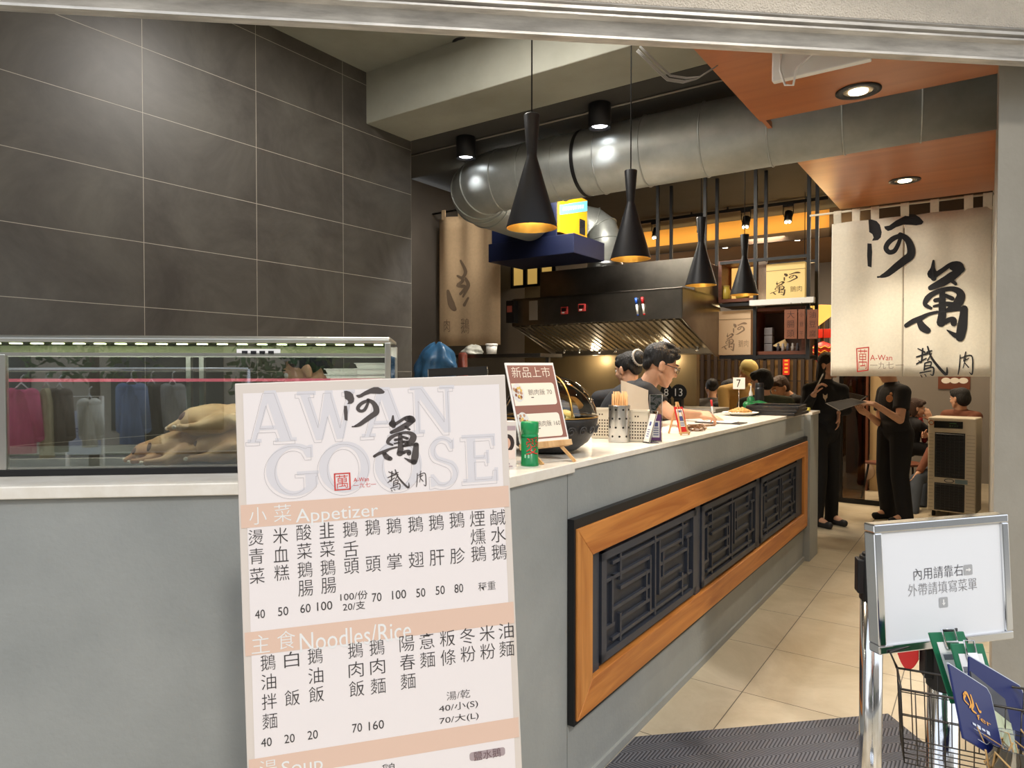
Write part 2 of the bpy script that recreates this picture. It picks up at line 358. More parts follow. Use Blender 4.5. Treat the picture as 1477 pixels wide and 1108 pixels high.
# right pier / side wall
m = MB(); m.prism([(.02, 2.76), (2.3, 4.76), (2.3, 11.2), (.02, 11.2)], 0, 3.5); struct('wall_right', m, mat('pier_plaster', (146, 140, 128), .8, col2=(160, 154, 142), scale=2.5, bump=.1, bscale=50), MST(0, 0))
m = MB(); m.box(-6, 2.0, 11.1, 11.2, 0, 3.2); struct('wall_rear', m, beige_wall, MST(0, 0))
m = MB(); m.box(-4.25, -2.28, 6.36, 6.44, 0, 2.44); struct('wall_kitchen', m, kitchen_steel, MST(0, 0))
# street front above the opening
m = MB(); m.box(-4, 4, 0, .06, 2.56, 4.4); struct('wall_front', m, stucco, MF(0, 0))
prof = [(.0, 2.562), (-.012, 2.562), (-.016, 2.556), (-.004, 2.549), (-.004, 2.545), (-.028, 2.542), (-.03, 2.532), (-.012, 2.528), (-.012, 2.522), (-.034, 2.519), (-.036, 2.512),
        (-.02, 2.506), (-.008, 2.47), (-.02, 2.464), (-.022, 2.456), (.01, 2.455), (.03, 2.5), (.05, 2.5), (.05, 2.57), (0, 2.57)]
m = MB(); n = len(prof); m.add([(-4, y, z) for y, z in prof] + [(4, y, z) for y, z in prof], [(i, (i + 1) % n, n + (i + 1) % n, n + i) for i in range(n)])
struct('trim_1', m, steel_old, MF(0, 0))
# lower shop neighbours outside the opening, only there to close the front
m = MB(); m.box(-6, -2.72, .05, .2, 0, 2.6); struct('wall_front_left', m, stucco, MF(0, 0))
m = MB(); m.box(3.2, 6, .05, .2, 0, 2.6); struct('wall_front_right', m, stucco, MF(0, 0))

# ================================================================ COUNTERS
C0 = st(S_CTR, t_of(V((-.026, 2.047, 0))))
ZB, ZT = 1.146, 1.18
body = [in_st(C0), (S_CTR, 2.05), (-1.72, 2.05), in_st(fac(-2.16, .71)), in_st(fac(-2.72, .0755))]
m = MB(); m.prism(body, 0, ZB); t_ = thing('display_counter', 'grey concrete counter front behind the menu board, below the glass case', 'counter', MST(0, 0)); part('body', m, concrete, t_, .004)
def grow(P, d):
    c = sum((V((x, y)) for x, y in P), V((0, 0))) / len(P); out = []
    for i in range(len(P)):
        a, b, e = V(P[i - 1]), V(P[i]), V(P[(i + 1) % len(P)]); n1 = V(((b - a).y, -(b - a).x)).normalized(); n2 = V(((e - b).y, -(e - b).x)).normalized()
        if n1.dot(b - c) < 0 and n2.dot(b - c) < 0: n1, n2 = -n1, -n2
        k = (n1 + n2).normalized(); out.append(tuple(b + k * (d / max(k.dot(n1), .3))))
    return out
slab = grow(body, .01); slab[1] = (slab[1][0], 2.085); slab[2] = (-1.72, 2.085); slab[3] = body[3]; slab[4] = (body[4][0] + .02, body[4][1] - .01)
m = MB(); m.prism(slab, ZB + .001, ZT + .002); solo('marble_worktop', m, marble, MST(0, 0), 'white marble worktop under the glass display case', 'worktop', 'marble worktops', .003)
t_ = thing('service_counter', 'long grey concrete service counter with wood framed black lattice panels', 'counter', MST(0, 0))
m = MB(); m.box(-1.72, S_CTR, 2.051, 2.0865, 0, 1.146); m.box(-1.72, S_CTR, 2.0865, T_END - .3, 0, 1.158); part('body', m, concrete, t_)
m = MB(); m.box(-1.72, S_CTR + .05, T_END - .3, T_END, 0, 1.158); part('end_post', m, concrete, t_, .004)
m = MB(); m.box(S_CTR, S_CTR + .012, 2.1, T_END - .3, 0, .035); part('skirting', m, concrete, t_)
S1 = S_CTR + .001
t0, t1, z0, z1, fw = 2.06, 5.735, .285, .955, .112
m = MB()
for (q0, q1, r0, r1) in ((t0 - .012, t1 + .012, z1, z1 + .034), (t0 - .012, t1 + .012, z0 - .014, z0), (t0 - .012, t0, z0, z1), (t1, t1 + .012, z0, z1)): m.box(S1, S1 + .026, q0, q1, r0, r1)
part('border_strip', m, black_paint, t_)
FS0, FS1 = S1, S1 + .034
def side(P, ps): m_ = MB(); m_.hexa([(FS0, *P[0]), (FS1, *P[0]), (FS1, *P[1]), (FS0, *P[1]), (FS0, *P[3]), (FS1, *P[3]), (FS1, *P[2]), (FS0, *P[2])]); return m_
part('frame_rail', side([(t0, z1), (t1, z1), (t1 - fw, z1 - fw), (t0 + fw, z1 - fw)], 0), oak_x, t_, .003)
part('frame_rail', side([(t0 + fw, z0 + fw), (t1 - fw, z0 + fw), (t1, z0), (t0, z0)], 0), oak_x, t_, .003)
part('frame_stile', side([(t0, z1), (t0 + fw, z1 - fw), (t0 + fw, z0 + fw), (t0, z0)], 0), oak_z, t_, .003)
part('frame_stile', side([(t1 - fw, z1 - fw), (t1, z1), (t1, z0), (t1 - fw, z0 + fw)], 0), oak_z, t_, .003)
i0, i1, k0, k1 = t0 + fw, t1 - fw, z0 + fw, z1 - fw
m = MB(); m.box(S1, S1 + .004, i0, i1, k0, k1); part('back_board', m, charcoal_back, t_)
for (a, b) in ((2.262, 3.262), (3.345, 4.345), (4.43, 5.43)):
    w, q0, q1 = b - a, k0 + .018, k1 - .018; h = q1 - q0; d0, d1 = S1 + .004, S1 + .022
    m = MB(); X = lambda f: a + f * w; Z = lambda f: q0 + f * h; th = .014
    m.box(d0, d1, a, b, q0, q0 + .03); m.box(d0, d1, a, b, q1 - .03, q1); m.box(d0, d1, a, a + .04, q0, q1); m.box(d0, d1, b - .04, b, q0, q1)
    d1 -= .004
    def hb(f0, f1, z): m.box(d0, d1 - .001, X(f0), X(f1), Z(z) - th / 2, Z(z) + th / 2)
    def vb(f, z0_, z1_): m.box(d0, d1, X(f) - th / 2, X(f) + th / 2, Z(z0_), Z(z1_))
    for z in (.14, .86): hb(.1, .9, z)
    for i, z in enumerate((.28, .42, .58, .72)): hb(.1 if i % 2 else .17, .46, z); hb(.56, .9 if i % 2 == 0 else .83, z)
    vb(.46, .14, .74); vb(.56, .26, .86); vb(.51, .05, .95)
    vb(.17, .06, .34); vb(.17, .66, .94); vb(.10, .3, .72); vb(.83, .66, .94); vb(.83, .06, .34); vb(.9, .28, .7); vb(.42, .3, .6); vb(.6, .4, .7)
    for z in (.28, .72): hb(.04, .12, z); hb(.88, .96, z)
    part('lattice_panel', m, charcoal, t_)
for a, b in ((i0, 2.255), (3.27, 3.338), (4.352, 4.424), (5.437, i1)):
    m = MB(); m.box(S1, S1 + .014, a, b, k0, k1); part('mullion', m, charcoal, t_)
m = MB(); m.box(-1.72, S_CTR + .006, 2.086, T_END - .3, 1.1585, ZT); m.box(-1.72, S_CTR + .06, T_END - .3, T_END + .01, 1.1585, ZT)
solo('marble_worktop', m, marble, MST(0, 0), 'cream marble worktop running the length of the service counter', 'worktop', 'marble worktops', .002)

# ================================================================ DUCT
t_ = thing('exhaust_duct', 'large round galvanised exhaust duct crossing under the dark ceiling', 'duct', MST(0, 0))
DZ, DT, DR = 2.83, 3.89, .205
path = [V((.02, DT, DZ)), V((-2.82, DT, DZ))]
for i in range(1, 9):
    a = i / 8 * math.radians(90); path.append(V((-2.82 - .34 * math.sin(a), DT + .34 * (1 - math.cos(a)), DZ - .02 * i / 8)))
path += [V((-3.16, 4.6, DZ - .03)), V((-3.16, 4.825, DZ - .03))]
m = MB(); m.tube(path, DR, 40); part('sheet_pipe', m, galv, t_)
m = MB()
def seam(mb, p, d, r, w=.006):
    d = V(d).normalized(); x = d.orthogonal().normalized(); y = d.cross(x)
    mb.tube([V(p) + x * (r * math.cos(i * math.pi / 20)) + y * (r * math.sin(i * math.pi / 20)) for i in range(40)], w, 6, close=True)
for s in (-.28, -.62, -.98, -1.34, -1.7, -2.0, -2.3, -2.56, -2.78): seam(m, (s, DT, DZ), (1, .10, 0), DR + .002, .0045)
for i in (3, 5, 7, 9):
    d = path[i + 1] - path[i - 1]; seam(m, path[i], d, DR + .003, .006)
part('seam', m, galv, t_)
m = MB(); m.lathe([(DR + .004, -.013), (DR + .006, 0), (DR + .004, .013)], 40); m.xf(MX.Translation((-2.12, DT, DZ)) @ MX.Rotation(math.pi / 2, 4, 'Y')); part('hanger_strap', m, black_paint, t_)
# elbow that drops into the hood
P0 = at_t(866, 324, 5.98); p0 = V((*in_st(P0), P0.z))
t_ = thing('duct_elbow', 'galvanised duct elbow dropping into the top of the range hood', 'duct', MST(0, 0))
er = .165; c = [V((p0.x - .42, p0.y - .42, p0.z)), V((p0.x - .16, p0.y - .14, p0.z + .02)), V((p0.x - .08, p0.y, p0.z + .01)), V((p0.x + .01, p0.y, p0.z - .06)), V((p0.x + .045, p0.y, p0.z - .16)), V((p0.x + .05, p0.y, 2.485))]
m = MB(); m.tube(c, er, 32); part('sheet_pipe', m, galv, t_)
m = MB()
for i in (1, 2, 3, 4): seam(m, c[i], c[i + 1] - c[i - 1], er + .003, .006)
part('seam', m, galv, t_)
m = MB(); m.lathe([(er + .03, 2.485), (er + .03, 2.5), (er + .004, 2.505), (er + .004, 2.55)], 32, 0, (c[-1].x, c[-1].y, 0)); part('collar', m, steel, t_)
DUCT_END = path[-1]

# ================================================================ RANGE HOOD
t_ = thing('range_hood', 'wide stainless range hood with slanted baffle filters behind the counter', 'range hood', MST(0, 0))
h0, h1, hf, hb_ = -3.74, -2.05, 5.38, 6.34
m = MB(); m.box(h0, h1, hf, hf + .02, 1.935, 2.19); m.box(h0, h1, hf, hb_, 2.17, 2.19); m.box(h0, h1, hb_ - .02, hb_, 1.66, 2.19)
for s in (h0, h1 - .012): m.add([(s + dx, y, z) for dx in (0, .012) for y, z in ((hf, 2.19), (hb_, 2.19), (hb_, 1.64), (hb_ - .12, 1.64), (hf, 1.935))], [(0, 1, 2, 3, 4), (9, 8, 7, 6, 5), (0, 5, 6, 1), (1, 6, 7, 2), (2, 7, 8, 3), (3, 8, 9, 4), (4, 9, 5, 0)])
part('canopy', m, steel_dark, t_, .002)
m = MB(); m.box(h0 + .1, h1 - .02, 5.72, hb_, 2.191, 2.48); part('upper_box', m, steel_dark, t_, .003)
m = MB(); m.hexa([(h0 + .015, hb_ - .16, 1.665), (h1 - .015, hb_ - .16, 1.665), (h1 - .015, hb_ - .02, 1.66), (h0 + .015, hb_ - .02, 1.66), (h0 + .015, hb_ - .2, 1.73), (h1 - .015, hb_ - .2, 1.73), (h1 - .015, hb_ - .02, 1.73), (h0 + .015, hb_ - .02, 1.73)]); part('grease_trough', m, steel_dark, t_)
for q in (-3.3, -2.55): lamp('hood_fill', 'POINT', st(q, 6.22, 1.62), 3, (1, .82, .55), shadow_soft_size=.05)  # added fill that brightens the wall under the hood, no lamp seen there
F0, F1 = V((0, hf + .03, 1.945)), V((0, hb_ - .2, 1.73)); fd = (F1 - F0); fn = V((0, -fd.z, fd.y)).normalized() * -1
for k in range(4):
    a = h0 + .02 + k * (h1 - h0 - .04) / 4; b = a + (h1 - h0 - .04) / 4 - .006; m = MB()
    m.hexa([V((a, 0, 0)) + F0, V((b, 0, 0)) + F0, V((b, 0, 0)) + F1, V((a, 0, 0)) + F1, V((a, 0, 0)) + F0 - fn * .02, V((b, 0, 0)) + F0 - fn * .02, V((b, 0, 0)) + F1 - fn * .02, V((a, 0, 0)) + F1 - fn * .02])
    nb = 7
    for j in range(nb):
        x = a + (j + .5) / nb * (b - a); m.bar(V((x, 0, 0)) + F0 + fn * .012, V((x, 0, 0)) + F1 + fn * .012, .034, .022, 0, fn)
    flt = part('baffle_filter', m, mat('bright_baffle', (214, 210, 202), .2, 1), t_)
    # small drip handles at the foot of each filter
    m = MB()
    for j in (2, 5): x = a + j / nb * (b - a); m.cyl(V((x, 0, 0)) + F1 + fn * .02, V((x, 0, 0)) + F1 + fn * .045, .012, n=10)
    part('handle', m, chrome, flt)
m = MB(); m.box(h0 - .02, h0 + .07, hf - .07, hf - .001, 1.96, 2.17); cbx = part('control_box', m, black_paint, t_, .003)
m = MB(); m.box(h0 - .005, h0 + .05, hf - .076, hf - .0705, 2.06, 2.12); part('warning_label', m, mat('label_red', (170, 90, 80), .6), cbx)
m = MB(); m.box(h0 + .2, h0 + .29, hf - .006, hf - .001, 1.98, 2.16); part('notice_plate', m, mat('pale_steel', (190, 186, 178), .35, .6), t_)
# things stuck to the hood
def hoodpt(px, py): p = at_t(px, py, hf - .001); return s_of(p), p.z
for i, (px, py, lab) in enumerate(((815, 448, 'left of the two red kitchen timers stuck to the hood'), (840, 444, 'right of the two red kitchen timers stuck to the hood'))):
    x, z = hoodpt(px, py); tm = thing('kitchen_timer', lab, 'timer', MST(x, hf - .001, z), 'kitchen timers on the hood')
    m = MB(); m.box(-.038, .038, -.018, 0, -.034, .034); part('case', m, mat('timer_red', (206, 70, 70), .4), tm, .008)
    m = MB(); m.box(-.026, .024, -.0205, -.0185, -.008, .022); part('screen', m, mat('timer_screen', (40, 24, 24), .25), tm)
    m = MB(); m.box(-.02, .004, -.022, -.0185, -.027, -.014); part('button', m, white_pl, tm)
for px, py, col, nm in ((919, 441, (40, 90, 190), 'blue'), (928, 440, (206, 40, 44), 'red')):
    x, z = hoodpt(px, py); tm = thing('marker_pen', nm + ' capped marker pen stuck upright on the range hood', 'pen', MST(x, hf - .013, z, 0), 'marker pens on the hood')
    m = MB(); m.cyl((.012, 0, -.075), (0, 0, .01), .009, n=12); part('barrel', m, white_pl, tm)
    m = MB(); m.cyl((0, 0, .011), (-.008, 0, .065), .0105, n=12); part('cap', m, mat('pen_' + nm, col, .35), tm)
    m = MB(); m.cyl((.012, 0, -.0755), (.0125, 0, -.085), .0085, n=12); part('end_plug', m, mat('pen_' + nm, col, .35), tm)
# conduit by the hood
a, b = at_t(688, 300, 5.1), at_t(686, 430, 5.3)
pts = [V((*in_st(p), p.z)) for p in (at_t(690, 296, 5.3), at_t(690, 345, 5.3), at_t(687, 380, 5.3), at_t(691, 405, 5.3), at_t(686, 430, 5.3))]
m = MB(); m.tube(pts, .013, 8); m.tube([p + V((.03, 0, 0)) for p in pts], .009, 8)
t_ = thing('power_conduit', 'black power conduit hanging down to the left end of the hood', 'cable', MST(0, 0)); part('cable', m, rubber, t_)
m = MB()
for q in (1, 3): m.box(pts[q].x - .02, pts[q].x + .045, pts[q].y - .02, pts[q].y + .02, pts[q].z - .012, pts[q].z + .012)
part('clamp', m, black_paint, t_)

# blue electrostatic filter box with an open yellow door
BT = 4.85
pc = at_t(803, 368, BT); sx, zb = s_of(pc), pc.z; sx0 = s_of(at_t(709, 366, BT)); sx2 = s_of(at_t(838, 366, BT + .1)); yz0 = at_t(803, 335, BT).z
t_ = thing('exhaust_filter_box', 'dark blue exhaust filter box with a yellow end panel above the hood', 'filter box', MST(0, 0))
navy_en = mat('navy_enamel', (12, 20, 50), .45, var=.1, scale=4)
m = MB(); m.box(sx0, sx, BT, BT + .5, zb + .16, 3.02); part('case', m, navy_en, t_, .006)
m = MB(); m.box(sx0 - .02, sx2, BT - .02, BT + .52, zb, zb + .159); part('base_tray', m, navy_en, t_, .004)
DM = MX.Translation((sx + .0065, BT + .005, yz0)) @ MX.Rotation(math.pi / 2, 4, 'Z')
DL, DH = .47, 3.0 - yz0
m = MB(); m.box(0, DL, -.018, .006, 0, DH); m.xf(DM); dr = part('end_panel', m, mat('yellow_enamel', (214, 160, 24), .42), t_, .003)
m = MB(); f = lambda x, z: DM @ V((x, -.0195, z))
m.add([f(0, .14), f(DL, .26), f(DL, .35), f(0, .22)], [(0, 1, 2, 3)], 0); m.add([f(.33, .04), f(.43, .04), f(.43, .17), f(.33, .17)], [(0, 1, 2, 3)], 1); m.add([f(.345, .10), f(.415, .10), f(.415, .16), f(.345, .16)], [(0, 1, 2, 3)], 2)
ex_ = (DM.to_3x3() @ V((DL, 0, .12))).normalized(); ez_ = (DM.to_3x3() @ V((0, 0, 1))); O_ = f(0, .14) + (DM.to_3x3() @ V((0, -.001, 0)))
for i in range(9): fx = .05 + i * .042; m.add([O_ + ex_ * fx + ez_ * (.03), O_ + ex_ * (fx + .024) + ez_ * .03, O_ + ex_ * (fx + .03) + ez_ * .06, O_ + ex_ * (fx + .005) + ez_ * .06], [(0, 1, 2, 3)], 2)
part('warning_print', m, [mat('sky_blue_print', (110, 190, 222), .5), ink, paper], dr)
# ================================================================ MENU BOARD
class Board:
    """flat sheet in space: origin at its top-left corner, a to the right, b downwards"""
    def __init__(s, O, e1, e2): s.O, s.a, s.b = V(O), V(e1).normalized(), V(e2).normalized(); s.n = s.a.cross(s.b).normalized()
    def uv(s, px, py): p = at_pl(px, py, s.O, s.n) - s.O; return (p.dot(s.a), p.dot(s.b))
    def M(s): return MX(((s.a.x, s.n.x * -1, s.b.x, s.O.x), (s.a.y, -s.n.y, s.b.y, s.O.y), (s.a.z, -s.n.z, s.b.z, s.O.z), (0, 0, 0, 1)))
    # local frame of M(): x right, y into the board (away from the viewer), z up
def bquad(mb, x0, x1, z0, z1, y, m=0): mb.add([(x0, y, z0), (x1, y, z0), (x1, y, z1), (x0, y, z1)], [(0, 1, 2, 3)], m)
XA, ZA = V((1, 0, 0)), V((0, 0, 1))
def put(mb, bd, txt, px, py, pw=None, ph=None, m=0, y=-.0012):
    """write txt centred on a point of the photograph that lies on the board"""
    cx, cz = bd.uv(px, py); wd = ht = None
    if pw: u0, u1 = bd.uv(px - pw / 2, py), bd.uv(px + pw / 2, py); wd = abs(u1[0] - u0[0])
    if ph: u0, u1 = bd.uv(px, py - ph / 2), bd.uv(px, py + ph / 2); ht = abs(u1[1] - u0[1])
    text(mb, txt, V((0, y, 0)), XA, ZA, cx, cz, wd, ht, m)
mb1 = Board((-.5979139, 1.47661862, 1.47399506), (.96955259, .24291074, .0310186), (-.04349808, .04617973, .99798565))
MW_, MH_ = .6, 1.5
t_ = thing('menu_board', 'tall white menu board with peach bands standing before the grey counter', 'menu board', mb1.M())
m = MB(); m.box(0, MW_, 0, .022, -MH_, 0); part('panel', m, mat('menu_edge', (226, 214, 204), .6), t_, .002)
m = MB(); bquad(m, .016, MW_ - .016, -MH_ + .016, -.022, -.0006)
part('page', m, mat('menu_page', (243, 234, 232), .55), t_)
m = MB()
for (l, r) in (((345, 729), (345.5, 762.5)), ((351.3, 913), (352.5, 947)), ((355.7, 1096.4), (357, 1128))):
    z0 = mb1.uv(*r)[1]; z1 = mb1.uv(*l)[1]; bquad(m, .004, MW_ - .004, z0, z1, -.0009)
part('peach_band', m, mat('peach_print', (231, 198, 178), .55), t_)
K, KB = .29790, .29790
za = lambda x, y: (x * K + 320, y * K + 540)
zb_ = lambda x, y: (x * K + 320, y * K + 800)
# large pale serif letters with a thin outline
L_A = [[(0,0),(.28,0),(.28,.07),(.19,.07),(.25,.24),(.60,.24),(.66,.07),(.56,.07),(.56,0),(1,0),(1,.07),(.91,.07),(.60,1),(.37,1),(.09,.07),(0,.07)],[(.29,.32),(.57,.32),(.43,.76)]]
L_W = [[(0,1),(0,.92),(.06,.92),(.30,0),(.42,0),(.54,.52),(.66,0),(.78,0),(.96,.92),(1,.92),(1,1),(.80,1),(.80,.92),(.88,.92),(.75,.27),(.61,.92),(.61,1),(.48,1),(.37,.3),(.22,.92),(.32,.92),(.32,1)]]
L_N = [[(0,0),(.30,0),(.30,.08),(.21,.08),(.21,.74),(.74,0),(.88,0),(.88,.92),(1,.92),(1,1),(.66,1),(.66,.92),(.78,.92),(.78,.28),(.28,1),(0,1),(0,.92),(.1,.92),(.1,.08),(0,.08)]]
def arc(cx, cy, rx, ry, a0, a1, n=22): return [(cx + rx * math.cos(math.radians(a0 + (a1 - a0) * i / n)), cy + ry * math.sin(math.radians(a0 + (a1 - a0) * i / n))) for i in range(n + 1)]
L_O = [arc(.5, .5, .5, .5, 0, 360, 40)[:-1], arc(.5, .5, .31, .40, 0, 360, 40)[:-1]]
L_G = [arc(.54, .5, .54, .5, 62, 318) + [(.98, .2), (.98, .4), (1, .4), (1, .46), (.58, .46), (.58, .39), (.74, .39), (.74, .16)] + arc(.54, .5, .34, .41, 300, 60) + [(.78, .72), (.9, .72), (.9, .96), (.83, .96)]]
L_S = [arc(.5, .74, .42, .26, 40, 232) + arc(.5, .27, .3, .18, 62, -120) + [(.16, .26), (.06, .26), (.06, .02), (.15, .02)] + arc(.5, .28, .5, .28, 238, 412) + arc(.5, .74, .24, .17, 236, 50) + [(.76, .74), (.88, .74), (.88, .96)]]
L_E = [[(0,0),(1,0),(1,.28),(.9,.28),(.86,.1),(.38,.1),(.38,.47),(.66,.47),(.68,.38),(.76,.38),(.76,.66),(.68,.66),(.66,.56),(.38,.56),(.38,.91),(.82,.91),(.86,.74),(.95,.74),(.95,1),(0,1),(0,.92),(.14,.92),(.14,.08),(0,.08)]]
mf, mo = MB(), MB()
for L, x0, x1, y0, y1 in ((L_A, 122, 360, 78, 328), (L_W, 368, 650, 78, 315), (L_A, 675, 910, 62, 300), (L_N, 915, 1130, 55, 285), (L_G, 215, 470, 335, 590), (L_O, 472, 720, 325, 572), (L_O, 742, 970, 315, 560), (L_S, 1000, 1145, 298, 545), (L_E, 1165, 1335, 290, 520)):
    cx, cz = mb1.uv(*za((x0 + x1) / 2, (y0 + y1) / 2)); wd = mb1.uv(*za(x1, (y0 + y1) / 2))[0] - mb1.uv(*za(x0, (y0 + y1) / 2))[0]; ht = mb1.uv(*za((x0 + x1) / 2, y0))[1] - mb1.uv(*za((x0 + x1) / 2, y1))[1]
    fx = lambda x, y, dx=0, dz=0: (cx + (x - .5) * wd + dx, cz + (y - .5) * ht + dz)
    mf.poly([[fx(*p) for p in q] for q in L], V((0, -.0009, 0)), XA, ZA)
    for q in L:
        k = len(q); d = .0006
        for i in range(k):
            a, b = V(fx(*q[i], -.004, -.006)), V(fx(*q[(i + 1) % k], -.004, -.006)); tt = (b - a)
            if tt.length < 1e-6: continue
            nn = V((-tt.y, tt.x)).normalized() * d / 2
            mo.add([(p.x, -.00105, p.y) for p in (a + nn, b + nn, b - nn, a - nn)], [(0, 1, 2, 3)])
part('pale_lettering', mf, mat('lilac_grey_print', (224, 219, 222), .6), t_)
part('outline_lettering', mo, mat('thin_grey_print', (176, 168, 170), .6), t_)
# brush logo
def boxmap(bd, px0, py0, px1, py1, y):
    (u0, v0), (u1, v1) = bd.uv((px0 + px1) / 2, py0), bd.uv((px0 + px1) / 2, py1); (a0, _), (a1, _2) = bd.uv(px0, (py0 + py1) / 2), bd.uv(px1, (py0 + py1) / 2)
    cu = (a0 + a1) / 2
    return lambda x, yy: V((a0 + (a1 - a0) * (x - 1251) / 146, y, v0 + (v1 - v0) * (yy - 308 - (1324 - x) * .03) / 183))
m = MB(); x0, y0 = za(594, 60); x1, y1 = za(952, 440); logo(m, boxmap(mb1, x0, y0, x1, y1, -.0014)); 

BR_ = [([(1324, 503), (1334, 508)], [1.5, 2.5]), ([(1322, 515), (1338, 510)], [2, 3]), ([(1331, 503), (1329, 522), (1325, 520)], [2.4, 2.8, 1]), ([(1322, 525), (1336, 517)], [2, 2]), ([(1338, 500), (1345, 518), (1364, 540), (1366, 530)], [2.2, 3.4, 4.5, 1.2]), ([(1344, 510), (1338, 520)], [1.5, 2]), ([(1337, 508), (1344, 506)], [2, 2]),
       ([(1334, 524), (1333, 534)], [2, 2.2]), ([(1334, 524), (1343, 522), (1342, 530)], [2, 2, 1.6]), ([(1334, 528), (1342, 527)], [1.6, 1.6]), ([(1333, 533), (1346, 530), (1346, 541), (1342, 540)], [2, 2.4, 2.2, 1]), ([(1327, 538), (1343, 535)], [2, 1.6]), ([(1328, 541), (1330, 544)], [1.4, 1.6]), ([(1334, 540), (1336, 543)], [1.2, 1.5]),
       ([(1385, 512), (1384, 528), (1382, 540)], [1.4, 2, 1.6]), ([(1385, 517), (1401, 513), (1403, 530), (1402, 540), (1398, 537)], [1.5, 2, 2.2, 2, .8]), ([(1393, 508), (1390, 520)], [1.8, 1.4]), ([(1390, 521), (1397, 517)], [1.5, 1.6]), ([(1393, 516), (1389, 531)], [1.5, 1.2]), ([(1392, 524), (1397, 530)], [1.5, 1.8])]
_a0, _a1 = mb1.uv(*za(802, 512)), mb1.uv(*za(990, 512)); _k = (_a1[0] - _a0[0]) / 83; _c = mb1.uv(*za(845, 512))
for P_, w_ in BR_: stroke(m, P_, w_, lambda x, y: V((_a0[0] + (x - 1321) * _k, -.0014, _c[1] - (y - 522) * _k * 1.02 + (x - 1343) * _k * .03)))
part('brush_logo', m, mat('menu_brush_ink', (84, 76, 74), .7), t_)
m = MB()
for (dx0, dx1, dz0, dz1) in ((545, 622, 478, 482), (545, 622, 556, 560), (545, 549, 480, 558), (618, 622, 480, 558)):
    (u0, v0), (u1, v1) = mb1.uv(*za(dx0, dz1)), mb1.uv(*za(dx1, dz0)); bquad(m, u0, u1, min(v0, v1 - .001), max(v1, v0 + .001), -.0014)
put(m, mb1, '萬', *za(583, 519), 17, 19, 0, -.0014); put(m, mb1, 'A-Wan', *za(675, 509), 22, 6, 0, -.0014); put(m, mb1, '一九七一', *za(692, 535), 33, 7, 0, -.0014)
part('red_seal', m, mat('menu_seal_red', (214, 70, 62), .7), t_)
m = MB()
for tx, x, y, s_ in (('小', 175, 685, 84), ('菜', 294, 672, 84)): put(m, mb1, tx, *za(x, y), s_ * K, s_ * K)
put(m, mb1, 'Appetizer', *za(560, 680), 400 * K, 84 * K)
for tx, x, y in (('主', 188, 432), ('食', 312, 412)): put(m, mb1, tx, *zb_(x, y), 88 * K, 88 * K)
put(m, mb1, 'Noodles/Rice', *zb_(652, 394), 540 * K, 92 * K)
put(m, mb1, '湯', *zb_(225, 1036), 84 * K, 84 * K); put(m, mb1, 'Soup', *zb_(390, 1032), 200 * K, 92 * K)
part('white_lettering', m, paper, t_)
COLS_A = [(165, '燙790青880菜975'), (284, '米780血870糕960'), (397, '酸765菜855鵝945腸1035'), (508, '韭755菜845鵝935腸1022'), (622, '鵝750舌845頭928'), (730, '鵝740頭918'), (833, '鵝733掌905'), (938, '鵝725翅897'), (1038, '鵝717肝887'), (1138, '鵝705胗878'), (1237, '煙698燻785鵝868'), (1336, '鹹692水775鵝860')]
COLS_B = [(224, '鵝522油615拌710麵805'), (338, '白507飯692'), (452, '鵝490油585飯675'), (647, '鵝462肉555飯648'), (751, '鵝448肉540麵635'), (896, '陽430春520麵612'), (993, '意418麵508'), (1092, '粄405條497'), (1189, '冬393粉480'), (1284, '米380粉468'), (1376, '油368麵455')]
import re as _re
mt = MB()
for cols, fz in ((COLS_A, za), (COLS_B, zb_)):
    for x, sp_ in cols:
        for i, (ch, y) in enumerate(_re.findall(r'(\D)(\d+)', sp_)): put(mt, mb1, ch, *fz(x + i * 3, int(y)), 72 * K, 76 * K)
for tx, x, y, w0 in (('40', 185, 288, 48), ('50', 297, 274, 50), ('60', 405, 260, 50), ('100', 498, 248, 74), ('100/份', 640, 199, 132), ('20/支', 640, 248, 108), ('70', 750, 206, 46), ('100', 858, 193, 68), ('50', 963, 184, 44), ('50', 1057, 172, 44), ('80', 1147, 163, 42), ('秤重', 1283, 152, 84), ('40', 216, 908, 52), ('20', 328, 890, 50), ('20', 440, 872, 50), ('70', 655, 838, 48), ('160', 748, 825, 74), ('湯/乾', 1145, 678, 114), ('40/小(S)', 1146, 735, 190), ('70/大(L)', 1149, 793, 190)):
    put(mt, mb1, tx, *zb_(x, y), w0 * K, 42 * K)
put(mt, mb1, '鵝', *zb_(808, 1046), 66 * K, 72 * K)
part('menu_lettering', mt, mat('menu_text_ink', (62, 58, 58), .7), t_)
m = MB(); (u0, v0), (u1, v1) = mb1.uv(*zb_(1200, 1000)), mb1.uv(*zb_(1370, 932)); cu, cv = (u0 + u1) / 2, (mb1.uv(*zb_(1285, 965))[1])
wd, ht = (u1 - u0) / 2, .0095; L = []
for cx, cz, a0 in ((wd - .006, ht - .006, 0), (-wd + .006, ht - .006, 90), (-wd + .006, -ht + .006, 180), (wd - .006, -ht + .006, 270)): L += arc(cu + cx, cv + cz, .006, .006, a0, a0 + 90, 5)
m.poly([L], V((0, -.0010, 0)), XA, ZA, 0); put(m, mb1, '鹽水鵝', *zb_(1285, 966), 132 * K, 44 * K, 1, -.0016)
part('dish_badge', m, [mat('mauve_print', (176, 158, 160), .6), mat('mauve_text', (104, 76, 80), .7)], t_)
cu, cv = mb1.uv(*zb_(1225, 1150)); m = MB(); m.poly([arc(cu, cv, .052, .046, 0, 360, 30)[:-1]], V((0, -.0010, 0)), XA, ZA, 0)
